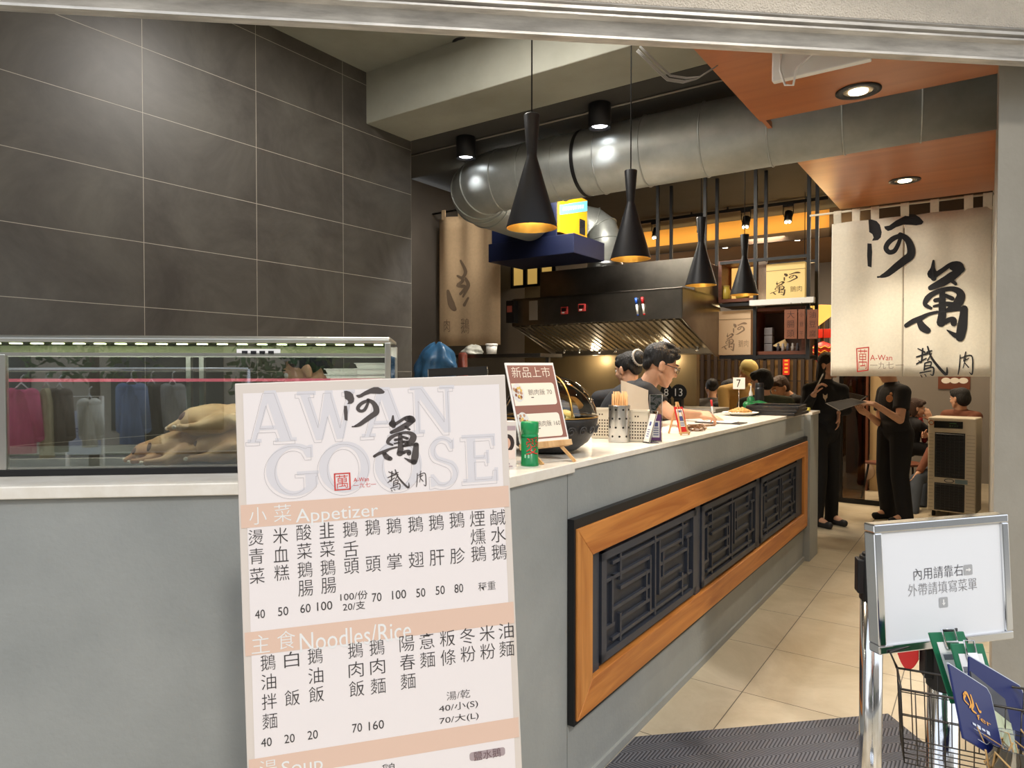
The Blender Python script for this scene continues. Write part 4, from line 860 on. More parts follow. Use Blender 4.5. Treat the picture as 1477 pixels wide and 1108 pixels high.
for (x, y) in ((150, 310), (205, 560)):
    m = MB(); u, v = eb.uv(*ze(x, y)); u = max(u, .032); m.poly([arc(u, v, .026, .034, 0, 360, 24)[:-1]], V((0, -.0013, 0)), XA, ZA, 0); rr = random.Random(x)
    for i in range(16): m.poly([arc(u + rr.uniform(-.017, .017), v + rr.uniform(-.022, .022), .005, .006, 0, 360, 8)[:-1]], V((0, -.0015 - i * .00003, 0)), XA, ZA, 1 + i % 3)
    part('dish_picture', m, [mat('plate_print', (226, 224, 222), .5), mat('rice_yellow', (222, 186, 104), .6), mat('meat_brown', (140, 92, 70), .6), mat('meat_tan', (190, 150, 120), .6)], t_)
m = MB(); m.box(-.004, ew - .006, -.022, .006, -eh - .022, -eh - .001); part('ledge', m, pale_wood, t_, .002)
IM = eb.M().inverted(); Md = eb.M()
def foot(x, y): q = Md @ V((x, y, -eh - .022)); return q
m = MB()
for x in (.025, ew - .05):
    a = V((x, .012, -.02)); g = Md @ V((x + .022, -.055, -eh - .04)); g.z = ZT + .002; m.bar(V((x, .012, -eh * .2)), V((x, .012, -eh - .01)), .012, .01); m.bar(V((x, .0, -eh - .012)), IM @ g, .012, .010)
g = Md @ V((ew / 2, .10, -eh)); g.z = ZT + .003; m.bar(V((ew / 2, .014, -eh * .3)), IM @ g, .012, .01); part('easel_leg', m, pale_wood, t_)
# carved black bowl under a clear cover
p = seat(792, 657, .0); p = p + V((p.x, p.y, 0)).normalized() * .115; BR = .192
t_ = thing('carved_bowl', 'large dark carved bowl with a clear gold-edged cover on the worktop', 'bowl', MW(p, -A))
prof = [(.0, .004), (.07, .0), (.11, .012), (.155, .045), (.182, .085), (BR, .125), (BR + .002, .137), (BR - .006, .140), (BR - .014, .134), (.17, .09), (.14, .05), (.09, .022), (0, .016)]
m = MB(); m.lathe(prof, 48); part('basin', m, mat('carved_black', (46, 44, 44), .4, bump=.2, bscale=40), t_)
m = MB()
for i in range(22):
    a = 2 * math.pi * i / 22; c = V((math.cos(a), math.sin(a), 0)); tt = V((-math.sin(a), math.cos(a), 0)); q = []
    for j in range(15): th = j / 14 * 4.2 * math.pi / 1.4; r = .019 * (1 - j / 18); z = .094 + math.sin(th) * r; q.append(c * (.178 + (z - .06) * .30 + .002) + tt * (math.cos(th) * r) + V((0, 0, z)))
    m.tube(q, .0028, 5)
part('carved_swirl', m, mat('carved_edge', (66, 64, 64), .35), t_)
m = MB(); R = []
for i in range(9):
    th = math.radians(4 + 84 * i / 8); R.append([(BR * .99 * math.cos(th) * math.cos(a), BR * .99 * math.cos(th) * math.sin(a), .14 + .165 * math.sin(th)) for a in [2 * math.pi * j / 36 for j in range(36)]])
m.rings(R, 0, True, False); part('clear_cover', m, pane_mat('cover_acrylic', (244, 240, 228), .06), t_)
m = MB()
for a in (-.55, 2.6): m.tube([(BR * math.cos(math.radians(t)) * math.cos(a), BR * math.cos(math.radians(t)) * math.sin(a), .142 + .167 * math.sin(math.radians(t))) for t in range(2, 89, 6)], .004, 6)
m.tube([(BR * math.cos(i * math.pi / 24), BR * math.sin(i * math.pi / 24), .1425) for i in range(48)], .003, 6, close=True); part('gold_trim', m, mat('gold_trim', (190, 150, 80), .3, .9), t_)
rr = random.Random(5); cols = [mat('leaf_yellow', (204, 186, 110), .5), mat('leaf_olive', (134, 130, 84), .5), mat('bread_tan', (196, 160, 104), .6)]
for i in range(11):
    a = rr.uniform(0, 6.28); r = .1 * math.sqrt(rr.random()); q = MX.Translation((math.cos(a) * r, math.sin(a) * r, .105 + .018 * (i // 4))) @ MX.Rotation(rr.uniform(0, 3), 4, 'Z') @ MX.Rotation(rr.uniform(-.4, .4), 4, 'X')
    mm_ = MB(); mm_.ball((0, 0, 0), (.052, .034, .022), 0, 14, 8)
    solo('steamed_bun', mm_, cols[i % 3], MW(p, -A) @ q, 'wrapped food piece heaped in the carved bowl under the cover', 'food', 'food heaped in the carved bowl')
# perforated steel chopstick holder
p = seat(893, 639, .048); t_ = thing('chopstick_holder', 'perforated steel cylinder of wooden chopsticks on the counter', 'holder', MW(p, -.3))
m = MB(); m.lathe([(.0, 0), (.047, 0), (.048, .003), (.048, .164), (.0485, .167), (.0455, .167), (.0455, .006), (0, .006)], 36); part('cylinder', m, steel, t_)
m = MB()
for z in (.028, .068, .108, .148):
    for i in range(9): a = 2 * math.pi * (i + (.5 if z in (.068, .148) else 0)) / 9; c = V((math.cos(a), math.sin(a), 0)); m.cyl(c * .0478 + V((0, 0, z)), c * .0487 + V((0, 0, z)), .005, n=10)
part('hole', m, black_paint, t_)
rr = random.Random(2); chop = MB(); chop.cyl((0, 0, 0), (0, 0, .215), .0021, .0027, 7); cm = chop.mesh('chopstick', [pale_wood])
for i in range(44):
    a = rr.uniform(0, 6.28); r = .038 * math.sqrt(rr.random()); o = bpy.data.objects.new('chopstick', cm); C.objects.link(o)
    o.matrix_world = MX.Translation(p + V((math.cos(a) * r, math.sin(a) * r, .0075))) @ MX.Rotation(rr.uniform(-.045, .045), 4, 'X') @ MX.Rotation(rr.uniform(-.045, .045), 4, 'Y') @ MX.Scale(rr.uniform(.95, 1.04), 4)
    tag(o, 'wooden chopstick standing in the perforated steel cylinder', 'chopstick', 'chopsticks in the steel holder')
# two perforated plastic baskets
def pbasket(px, py, wd, lab, rot):
    p = seat(px, py, .05); t = thing('plastic_basket', lab, 'basket', MW(p, rot), 'cream perforated baskets by the chopsticks')
    m = MB(); d = .085; h = .14; w = wd
    for (x0, x1, y0, y1) in ((-w / 2, w / 2, -d / 2, -d / 2 + .004), (-w / 2, w / 2, d / 2 - .004, d / 2), (-w / 2, -w / 2 + .004, -d / 2, d / 2), (w / 2 - .004, w / 2, -d / 2, d / 2)): m.box(x0, x1, y0, y1, 0, h)
    m.box(-w / 2, w / 2, -d / 2, d / 2, 0, .004); part('bin', m, cream_pl, t)
    m = MB(); surround(m, 0, 0, 0, 0, 0, 0, 0) if False else None
    m.box(-w / 2 - .003, w / 2 + .003, -d / 2 - .003, -d / 2 + .005, h - .004, h + .004); m.box(-w / 2 - .003, w / 2 + .003, d / 2 - .005, d / 2 + .003, h - .004, h + .004); m.box(-w / 2 - .003, -w / 2 + .005, -d / 2, d / 2, h - .004, h + .004); m.box(w / 2 - .005, w / 2 + .003, -d / 2, d / 2, h - .004, h + .004); part('rim', m, cream_pl, t)
    m = MB()
    for i in range(7):
        for j in range(8):
            if j == 6 or (j == 7 and i not in (2, 3)): continue
            x = (i - 3) * w / 8; z = .018 + j * .014; bquad(m, x - .0032, x + .0032, z - .0035, z + .0035, -d / 2 - .0006)
    part('hole', m, mat('hole_brown', (70, 58, 46), .8), t)
pbasket(870, 633, .10, 'cream perforated plastic basket left of the steel chopstick holder', -.25); pbasket(921, 638, .095, 'cream perforated plastic basket right of the steel chopstick holder', -.25)
# clear bag of chopsticks behind the holder
p = seat(915, 630, .1); t_ = thing('chopstick_bag', 'translucent plastic bag standing up behind the chopstick holder', 'bag', MW(p + V((0, 0, .001)), -.25))
m = MB(); rr = random.Random(8); g = []; nx, nz = 9, 6
for sd in (0, 1):
    for j in range(nz):
        for i in range(nx): x = (i / (nx - 1) - .5); z = j / (nz - 1); g.append((x * (.15 - .02 * z) + rr.uniform(-.004, .004), (-.03 if sd == 0 else .03) * (1 - z * .9) * math.cos(x * 2.6) + rr.uniform(-.005, .005), z * (.275 - .05 * (x + .5))))
nf = nx * nz; fs = [(s_ * nf + j * nx + i, s_ * nf + j * nx + i + 1, s_ * nf + (j + 1) * nx + i + 1, s_ * nf + (j + 1) * nx + i) for s_ in (0, 1) for j in range(nz - 1) for i in range(nx - 1)]
m.add(g, fs, 0, True); part('film', m, mat('cloudy_film', (216, 204, 188), .3, alpha=.72), t_)
# card stands (payment cards, their codes left out)
acry = pane_mat('clear_acrylic', (236, 238, 238), .12)
def cardstand(name, lab, px, py, w, h, lean, rz, card, frac, off=.0):
    p = seat(px, py, .02); t = thing(name, lab, 'card stand', MW(p, rz)); L = MX.Rotation(lean, 4, 'X')
    m = MB(); m.box(-w / 2, w / 2, -.0015, .0015, 0, h); m.xf(L); m.box(-w / 2, w / 2, -.002, .05, 0, .003); part('acrylic_panel', m, acry, t); m = MB(); m.tube([L @ V(q) for q in ((-w / 2, 0, .003), (-w / 2, 0, h), (w / 2, 0, h), (w / 2, 0, .003))], .0012, 5); part('bright_edge', m, mat('acrylic_edge', (210, 208, 204), .3), t)
    m = MB(); m.box(-w / 2 + .004, w / 2 - .004, -.003, -.0019, h * off + .006, h * frac); m.xf(L); part('card', m, card, t)
    m = MB(); bquad(m, -w / 2 + .011, w / 2 - .011, h * off + .02, h * frac - .03, -.0034, 0)
    for i in range(4): bquad(m, -w / 2 + .016, w / 2 - .016, h * off + .03 + i * .01, h * off + .034 + i * .01, -.0037, 1)
    bquad(m, -w / 2 + .018, w / 2 - .018, h * frac - .055, h * frac - .036, -.0037, 1); m.xf(L); part('card_print', m, [paper, mat('print_blue', (84, 92, 150), .6)], t)
    return t
cardstand('acrylic_stand', 'upright clear acrylic stand with a purple and white card', 946, 638, .055, .215, -.04, -.2, mat('purple_card', (96, 58, 110), .5), .58)
cardstand('acrylic_stand', 'clear acrylic stand leaning at a slant beside the right basket', 932, 640, .05, .15, -.30, -1.15, mat('pale_card', (228, 220, 216), .5), .9)
p = seat(982, 628, .03); t_ = thing('easel_card', 'red and white card leaning on a tiny wooden easel', 'card', MW(p, .55)); L = MX.Translation((0, -.02, .012)) @ MX.Rotation(-.30, 4, 'X')
m = MB(); m.box(-.030, .030, -.002, .002, 0, .135); m.xf(L); part('card', m, mat('red_card', (214, 48, 48), .45), t_, .001)
m = MB(); bquad(m, -.022, .022, .03, .122, -.0026, 0); bquad(m, -.016, .016, .06, .085, -.0030, 1)
for i in range(3): bquad(m, -.016, .016, .036 + i * .007, .039 + i * .007, -.0030, 1)
bquad(m, -.016, .016, .105, .115, -.0030, 1); m.xf(L); part('card_print', m, [paper, mat('print_blue', (84, 92, 150), .6)], t_)
m = MB()
for x in (-.028, .028): m.bar((x, -.03, .001), (x * .2, .03, .165), .008, .006)
m.bar((0, .085, .001), (0, .03, .160), .008, .006); m.bar((-.034, -.026, .012), (.034, -.026, .012), .012, .008); part('easel_leg', m, pale_wood, t_)
# twig-like bundle of clips on the counter
p = seat(1005, 622, .0); t_ = thing('clip_pile', 'loose pile of brown bamboo clips lying on the counter', 'pile', MW(p + V((0, .05, 0)), -A)); t_['kind'] = 'stuff'
m = MB(); rr = random.Random(11)
for i in range(46): a = rr.uniform(-.5, .5) + 1.45; c = V((rr.uniform(-.05, .05), rr.uniform(-.10, .12), .004 + rr.random() * .022)); d = V((math.cos(a), math.sin(a), rr.uniform(-.12, .12))) * .035; m.bar(c - d, c + d, .007, .004)
part('clips', m, mat('bamboo_brown', (120, 84, 52), .6, var=.3, scale=30), t_, kind='stuff')
# order pad under the writing hand
p = seat(1040, 612, .1); t_ = thing('order_pad', 'dark-edged order pad with white slips under the writing hand', 'order pad', MW(p, -.62))
m = MB(); m.box(-.14, .14, -.075, .075, 0.0005, .006); part('backing', m, black_satin, t_)
m = MB(); m.box(-.13, .09, -.068, .068, .0062, .011); part('slips', m, paper, t_)
# plate of noodles, tray, bottle, trays
p = seat(1068, 601, .13); t_ = thing('noodle_plate', 'white plate of tan noodles on the far part of the counter', 'plate', MW(p, 0))
m = MB(); m.lathe([(0, .002), (.07, .002), (.075, .008), (.125, .022), (.128, .025), (.123, .026), (.07, .012), (0, .010)], 32); part('dish', m, white_pl, t_)
m = MB(); rr = random.Random(4)
for i in range(40):
    a = rr.uniform(0, 6.28); q = []
    for k in range(7): a += .5; r = rr.uniform(.01, .085); q.append((math.cos(a) * r, math.sin(a) * r, .018 + .035 * (1 - r / .09) + rr.uniform(0, .012)))
    m.tube(q, .004, 5)
part('noodles', m, mat('noodle_tan', (198, 152, 92), .5, var=.15, scale=30), t_)
p = seat(1082, 604, .0); p = p + V((p.x, p.y, 0)).normalized() * .18
def tray(lab, p, rz, w, d, z, cat='tray'):
    t = thing('black_tray', lab, cat, MW(V((p.x, p.y, z)), rz), 'black serving trays on the counter'); m = MB()
    m.box(-w / 2, w / 2, -d / 2, d / 2, 0, .004); part('bottom', m, black_satin, t); m = MB()
    for (x0, x1, y0, y1) in ((-w / 2 - .012, w / 2 + .012, -d / 2 - .012, -d / 2), (-w / 2 - .012, w / 2 + .012, d / 2, d / 2 + .012), (-w / 2 - .012, -w / 2, -d / 2, d / 2), (w / 2, w / 2 + .012, -d / 2, d / 2)): m.box(x0, x1, y0, y1, 0, .022)
    part('rim', m, black_satin, t, .003); return t
pt = seat(1120, 600, .25)
for i in range(3): tray(['lowest', 'middle', 'topmost'][i] + ' of three black serving trays stacked near the counter end', pt, -A + .05 * i, .34, .44, ZT + .0005 + i * .0235)
p = at_z(1088, 592, ZT); t_ = thing('green_bag', 'crumpled green bag beside the noodle plate', 'bag', MW(p, 0)); m = MB(); rr = random.Random(9)
for i in range(9): m.ball((rr.uniform(-.07, .07), rr.uniform(-.05, .05), rr.uniform(.02, .06)), (.05, .04, .035), 0, 10, 7)
mpart('film', remesh(m, .012, 2), mat('green_film', (30, 104, 56), .35, var=.3, scale=20), t_)
p = at_z(1084, 590, ZT); t_ = thing('squeeze_bottle', 'white nozzle squeeze bottle poking out of the green bag', 'bottle', MW(p + V((.0, .02, 0)), 0))
m = MB(); m.lathe([(0, 0), (.03, 0), (.032, .01), (.032, .09), (.014, .11), (.0, .11)], 20); part('bottle', m, mat('bottle_green', (40, 120, 70), .3), t_)
m = MB(); m.lathe([(.016, .11), (.017, .13), (.006, .16), (.003, .2), (0, .2)], 16); part('nozzle', m, white_pl, t_)
p = at_z(1095, 592, ZT); t_ = thing('black_thermos', 'tall black cylinder standing behind the green bag', 'thermos', MW(p + V((.03, .08, 0)), 0))
m = MB(); m.lathe([(0, 0), (.036, 0), (.037, .005), (.037, .17), (.034, .19), (0, .19)], 24); part('body', m, black_satin, t_); m = MB(); m.lathe([(.034, .1905), (.034, .22), (.03, .226), (0, .226)], 24); part('lid', m, black_paint, t_)
p = at_z(1160, 594, ZT); m = MB(); m.box(-.06, .06, -.04, .04, 0, .03); solo('yellow_sponge', m, mat('sponge_yellow', (214, 200, 84), .9, bump=.6, bscale=120), MW(p + V((.0, .05, .0005)), -A), 'yellow sponge at the far end of the service counter', 'sponge', None, .006)
# table number on a wire stand
p = at_y(1066, 553, 5.1); base = V((p.x, p.y, ZT)); t_ = thing('table_number', 'white number card on a wire stand behind the noodle plate', 'number card', MW(base, -.15)); s_ = .043; zc = p.z - ZT
m = MB(); m.box(-s_, s_, -.002, .002, zc - s_, zc + s_); part('card', m, paper, t_)
m = MB(); text(m, '7', V((0, -.0028, 0)), XA, ZA, -.004, zc, .030, .058); part('numeral', m, ink, t_)
m = MB(); m.cyl((0, .002, .004), (0, .004, zc - s_ + .01), .003, n=8); m.lathe([(0, 0), (.035, 0), (.035, .005), (0, .006)], 20); part('wire_stand', m, chrome, t_)
# rear cooking counter under the hood, with numbered black paddles on it
t_ = thing('rear_counter', 'pale topped cooking counter under the range hood', 'counter', MST(0, 0))
m = MB(); m.box(-3.95, -1.99, 5.98, 6.33, 0, 1.14); part('body', m, steel_dark, t_); m = MB(); m.box(-3.97, -1.96, 5.95, 6.34, 1.1405, 1.17); part('top', m, mat('pale_top', (206, 200, 190), .35), t_, .002)
for px, txt, w_ in ((961, '8', .06), (979, '13', .075)):
    p = at_t(px, 566, 6.05); x = s_of(p); t_ = thing('number_paddle', 'black number paddle reading ' + txt + ' at the back behind the man in glasses', 'number paddle', MST(x, 6.05, 1.1705), 'black number paddles'); h = p.z - 1.1705
    m = MB(); m.poly([arc(0, h, w_, .075, 0, 360, 24)[:-1]], V((0, 0, 0)), XA, ZA); m.poly([arc(0, h, w_, .075, 0, 360, 24)[:-1]], V((0, .008, 0)), XA, ZA); m.rings([[(x_, y_, z_) for x_, z_ in arc(0, h, w_, .075, 0, 360, 24)[:-1]] for y_ in (0, .008)], 0, True, False); m.box(-.035, .035, -.03, .04, 0, h - .06); part('paddle', m, black_satin, t_)
    m = MB(); text(m, txt, V((0, -.0008, 0)), XA, ZA, 0, h, None, .07); part('numeral', m, paper, t_)
# ================================================================ PENDANT LAMPS
gold_in = mat('gold_leaf', (226, 176, 84), .28, 1)
lamp_black = mat('lamp_black', (24, 24, 27), .42)
LAMP_LAB = ['nearest and largest black cone pendant lamp over the counter', 'second nearest black cone pendant lamp, before the range hood',
            'third black cone pendant lamp, hanging at the right end of the hood', 'farthest and smallest black cone pendant lamp, in front of the jars']
proto = None
for i, (px, py) in enumerate(((767, 333), (909.5, 375), (1011, 408), (1073.5, 423))):
    p = at_s(px, py, -1.39) if i != 2 else at_t(px, py, 4.13); p.z = 2.03
    if proto is None:
        t_ = proto = thing('pendant_lamp', LAMP_LAB[0], 'pendant lamp', MW(p), 'black cone pendant lamps over the counter')
        m = MB(); m.lathe([(.093, .0), (.095, .001), (.095, .003), (.019, .262), (.0185, .27), (.030, .412), (.029, .415), (.0, .415)], 44); shd = part('shade', m, lamp_black, t_)
        m = MB(); m.lathe([(.0935, .0), (.0925, .001), (.072, .07), (.05, .145), (.022, .24), (.0, .241)], 44)
        part('gold_lining', m, gold_in, shd)
        m = MB(); m.cyl((0, 0, .416), (0, 0, 1.33), .0028, n=8); part('cord', m, rubber, t_)
        m = MB(); m.ball((0, 0, .1), .024, 0, 16, 10); part('bulb', m, mat('warm_bulb', (255, 236, 200), .4, emit=(255, 214, 150), estr=7), t_)
    else: t_ = copy_tree(proto, LAMP_LAB[i], None, MW(p))
    lamp('pendant_glow', 'POINT', p + V((0, 0, .06)), 16, (1, .78, .5), shadow_soft_size=.03)
    # the cord ends at whatever ceiling is above
# ================================================================ DOWNLIGHTS
def cyl_light(px, py, lab):
    p = at_t(px, py, 3.60); t = thing('cylinder_downlight', lab, 'downlight', MW(V((p.x, p.y, 3.06))), 'black cylinder downlights on the dark ceiling')
    m = MB(); m.lathe([(0, -.0), (.064, -.0), (.066, -.003), (.066, -.138), (.060, -.14), (.056, -.13), (.05, -.115), (0, -.115)], 32); part('housing', m, black_paint, t); hs_ = t.children[-1]
    m = MB(); m.lathe([(0, -.118), (.046, -.118), (.046, -.124), (0, -.126)], 24); part('lens', m, mat('led_lens', (255, 255, 255), .4, emit=(244, 248, 255), estr=9), hs_)
    lamp('downlight_beam', 'SPOT', (p.x, p.y, 2.91), 45, (.95, .97, 1), (0, 0, -1), spot_size=math.radians(80), spot_blend=.5, shadow_soft_size=.04)
cyl_light(672, 205, 'black cylinder downlight beside the end of the duct'); cyl_light(865, 170, 'black cylinder downlight above the middle of the duct')
def recessed(px, py, z, lab, col=(1, .9, .72), pw=60, r=.093):
    p = at_z(px, py, z); t = thing('recessed_downlight', lab, 'downlight', MW(V((p.x, p.y, z))), 'recessed downlights')
    m = MB(); m.lathe([(r * .66, .0), (r * .68, -.006), (r, -.005), (r, .0)], 36); part('trim_ring', m, black_satin, t)
    m = MB(); m.lathe([(r * .67, -.002), (r * .62, -.0045), (r * .45, -.003), (0, -.003)], 28); rf_ = part('reflector', m, mat('reflector', (220, 206, 180), .25, .7), t)
    m = MB(); m.lathe([(0, -.0085), (r * .42, -.0075), (r * .43, -.0045)], 24); part('lens', m, mat('warm_lens', (255, 250, 236), .4, emit=(255, 240, 212), estr=10), rf_)
    lamp('downlight_beam', 'SPOT', (p.x, p.y, z - .03), pw, col, (0, 0, -1), spot_size=math.radians(95), spot_blend=.6, shadow_soft_size=.05)
recessed(1238, 131, 2.75, 'recessed downlight in the front part of the wood ceiling'); recessed(1305, 260, 2.75, 'recessed downlight in the rear part of the wood ceiling, above the curtain', pw=58)
recessed(668, 61, 3.38, 'recessed downlight in the grey concrete ceiling', (1, .96, .9), 5, .062)
# white unit with a loose cable under the wood ceiling
p = at_y(1113, 118, 2.42); t_ = thing('ceiling_unit', 'white box with a loose cable under the wood ceiling at the opening', 'ceiling unit', MW(p, -A))
m = MB(); m.box(0, .31, 0, .03, 0, 2.75 - p.z); part('case', m, white_pl, t_, .004)
m = MB(); m.tube([(.035, -.004, .14), (.03, -.008, .03), (.05, -.02, -.03), (.075, -.015, -.035), (.085, -.012, .02), (.15, -.01, .07), (.19, -.008, .11), (.18, -.006, .16)], .004, 6); part('cable', m, white_pl, t_)
# loops of cable under the beam
P = [at_y(x, y, 2.75) for x, y in ((918, 74), (930, 84), (945, 101), (962, 115), (985, 120), (1004, 113), (1030, 98))]
t_ = thing('cable_bundle', 'grey loose cable bundle drooping beside the wood ceiling', 'cable', MW(P[0])); m = MB()
for j in range(5): m.tube([p - P[0] + V((.004 * j, .004 * (j % 3), .006 * j * (1 if k < 5 else .5) - .004 * (k % 2))) for k, p in enumerate(P)], .0022, 5)
part('cable', m, mat('grey_cable', (150, 150, 146), .5), t_)
# thin conduit on the dark ceiling
m = MB(); m.cyl((-3.9, 3.66, 3.052), (-1.0, 3.66, 3.052), .006, n=8); solo('ceiling_conduit', m, mat('pale_conduit', (140, 134, 124), .6), MST(0, 0), 'thin pale conduit running along the dark ceiling', 'conduit')

# ================================================================ SHOP CURTAINS
linen = mat('cream_linen', (226, 218, 200), .9, var=.05, scale=60, bump=.2, bscale=260, sheen=.2)
linen_old = mat('brown_linen', (196, 168, 134), .9, var=.06, scale=40, bump=.2, bscale=260)
NT = t_of(at_z(1213, 306, 2.70)); NS0, NS1 = s_of(at_t(1199, 420, NT)), .015
def wave(x): return .020 * math.sin(x * 24) + .016 * math.sin(x * 11 + 1.2)
def wavez(x, z): return wave(x) * (.6 + .4 * math.cos(z * 1.6)) 
def cloth(x0, x1, z0, z1, n=46, nz=14, amp=1, yf=wavez):
    m = MB(); vs = []
    for j in range(nz + 1):
        z = z0 + (z1 - z0) * j / nz
        for i in range(n + 1): x = x0 + (x1 - x0) * i / n; vs.append((x, amp * yf(x, z), z))
    fs = [(j * (n + 1) + i, j * (n + 1) + i + 1, (j + 1) * (n + 1) + i + 1, (j + 1) * (n + 1) + i) for j in range(nz) for i in range(n)]
    return m.add(vs, fs, 0, True)
z_rod = 2.70; z_top = at_t(1300, 312, NT).z; z_bot = at_t(1300, 543, NT).z
t_ = thing('shop_curtain', 'cream cloth shop curtain with black brush characters hanging at the aisle', 'curtain', MST(0, NT))
xm = s_of(at_t(1303, 420, NT)); xs0, xs1 = NS0, NS1
for a, b in ((xs0, xm - .002), (xm + .002, xs1)):
    m = cloth(a, b, z_bot, z_top); o = part('cloth_panel', m, linen, t_); q = o.modifiers.new('thick', 'SOLIDIFY'); q.thickness = .003; q.offset = 1
for px in (1208, 1235, 1262, 1305, 1348, 1397, 1427):
    m = MB(); x = min(s_of(at_t(px, 300, NT)), NS1 - .03); w = .026
    pts = [(.004, z_top - .02), (-.012, z_rod - .02), (-.009, z_rod + .006), (0, z_rod + .011), (.009, z_rod + .006), (.012, z_rod - .02), (.012, z_top - .02)]
    m.add([(x + dx, y + wavez(x, z_top) * (0 if k not in (0, 6) else 1), z) for dx in (-w, w) for k, (y, z) in enumerate(pts)], [(k, k + 1, 8 + k, 7 + k) for k in range(6)])
    part('hanging_tab', m, linen, t_)
m = MB(); fN = lambda px, py: (lambda p: V((s_of(p), wavez(s_of(p), p.z) - .0035, p.z)))(at_t(px, py, NT))
def logo_dense(mb, f):
    """brush logo cut fine enough to lie on the folds"""
    tmp = MB(); logo(tmp, lambda x, y: V((x, y, 0))); bm = bmesh.new(); me = tmp.mesh('tmp', []); bm.from_mesh(me); bmesh.ops.triangulate(bm, faces=bm.faces)
    for _ in range(2): bmesh.ops.subdivide_edges(bm, edges=[e for e in bm.edges if e.calc_length() > 6], cuts=1, use_grid_fill=True)
    bmesh.ops.triangulate(bm, faces=bm.faces); bm.verts.ensure_lookup_table()
    mb.add([f(v.co.x, v.co.y) for v in bm.verts], [tuple(v.index for v in fc.verts) for fc in bm.faces]); bm.free(); bpy.data.meshes.remove(me)
logo_dense(m, fN)
def textN(mb, txt, cx, cy, w, h, f=None):
    vs, fs, w0, h0 = glyphs(txt); f = f or fN; mb.add([f(cx - w / 2 + x / w0 * w, cy + h / 2 - y / h0 * h) for x, y in vs], fs)
for P_, w_ in BR_: stroke(m, P_, w_, fN)
part('brush_logo', m, ink, t_)
m = MB()
for a, b in (((1236, 503), (1253, 501)), ((1236, 503), (1237, 536)), ((1237, 536), (1252, 534)), ((1253, 501), (1252, 534))): stroke(m, [a, b], [1.6, 1.6], fN)
textN(m, '萬', 1244.5, 518, 13, 28); textN(m, 'A-Wan', 1271, 516, 32, 8); part('red_seal', m, mat('seal_red', (186, 58, 46), .8), t_)
m = MB(); textN(m, '一九七', 1272, 527, 34, 10); stroke(m, [(1292, 527), (1303, 526.5)], [.8, .8], fN); part('year_lettering', m, mat('taupe_ink', (128, 112, 96), .8), t_)
m = MB(); r0 = s_of(at_t(1168, 311, NT)); m.cyl((r0, NT, z_rod), (.02, NT, z_rod), .008, n=10); solo('curtain_rod', m, mat('cream_rod', (206, 196, 176), .5), MST(0, 0), 'thin pale rod carrying the cream shop curtain', 'rod')
# old curtain in the left corner behind the hood
OT = 5.05; o0, o1 = s_of(at_t(633, 420, OT)), s_of(at_t(722, 420, OT)); oz0, oz1 = at_t(660, 499, OT).z, at_t(660, 312, OT).z
t_ = thing('old_curtain', 'brownish shop curtain with faded characters hung in the left corner', 'curtain', MST(0, OT))
m = cloth(o0, o1, oz0, oz1, 40, 10, 1.6); o = part('cloth_panel', m, linen_old, t_); q = o.modifiers.new('thick', 'SOLIDIFY'); q.thickness = .003; q.offset = 1
for px in (643, 662, 684):
    x = s_of(at_t(px, 310, OT)); m = MB(); m.box(x - .022, x + .022, -.006 + 1.6 * wavez(x, oz1), .004 + 1.6 * wavez(x, oz1), oz1 - .02, oz1 + .07); part('hanging_tab', m, linen_old, t_)
fO = lambda px, py: (lambda p: V((s_of(p), 1.6 * wavez(s_of(p), p.z) - .006, p.z)))(at_t(px, py, OT))
m = MB()
for P_, w_ in (([(664, 376), (672, 392), (666, 402)], [3, 6, 4]), ([(660, 398), (668, 404), (660, 412), (672, 414), (664, 424)], [3, 5, 4, 5, 4]), ([(672, 402), (676, 412), (668, 428)], [4, 6, 3]), ([(648, 420), (652, 438), (656, 446)], [4, 9, 6]), ([(676, 430), (670, 440)], [3, 5])): stroke(m, P_, w_, fO)
textN(m, '鵝', 671, 470, 13, 22, fO); textN(m, '肉', 646, 470, 9, 18, fO); part('faded_lettering', m, mat('faded_ink', (128, 108, 88), .9), t_)
m = MB(); m.cyl((o0 - .1, OT, oz1 + .06), (o1 + .1, OT, oz1 + .06), .01, n=8); solo('curtain_rod', m, black_paint, MST(0, 0), 'dark rod carrying the brownish curtain in the left corner', 'rod')

# ================================================================ HANGING RACK AT THE COUNTER END
RT = t_of(V((2.59, 5.8, 0))); RD = .34; s_r = s_of(at_t(1170, 330, RT)); steel_blk = mat('black_steel_tube', (24, 23, 24), .5)
t_ = thing('hanging_rack', 'black steel hanging rack with wooden boxes above the counter end', 'rack', MST(0, 0))
zr0 = at_t(1130, 519, RT).z; zt_ = 3.358
cols = [s_of(at_t(x, 300, RT)) for x in (949, 1017, 1090, 1167)]
for x in cols:
    for tt in (RT, RT + RD):
        m = MB(); m.box(x - .014, x + .014, tt - .014, tt + .014, zr0 if x > -2.0 else 2.5, zt_); part('post', m, steel_blk, t_)
def zat(px, py): return at_t(px, py, RT).z
sh = [zat(1130, 372), zat(1130, 436), zat(1130, 515)]
for zz_ in sh:
    for tt in (RT, RT + RD): m = MB(); m.box(-2.02, cols[3] + .014, tt - .013, tt + .013, zz_ - .013, zz_ + .013); part('rail', m, steel_blk, t_)
m = MB(); m.box(-2.02, cols[2], RT, RT + RD, sh[1] - .008, sh[1] + .004); part('shelf_plate', m, steel_blk, t_)
m = MB(); m.box(-2.02, cols[3], RT, RT + RD, sh[2] + .0135, sh[2] + .02); part('shelf_plate', m, steel_blk, t_)
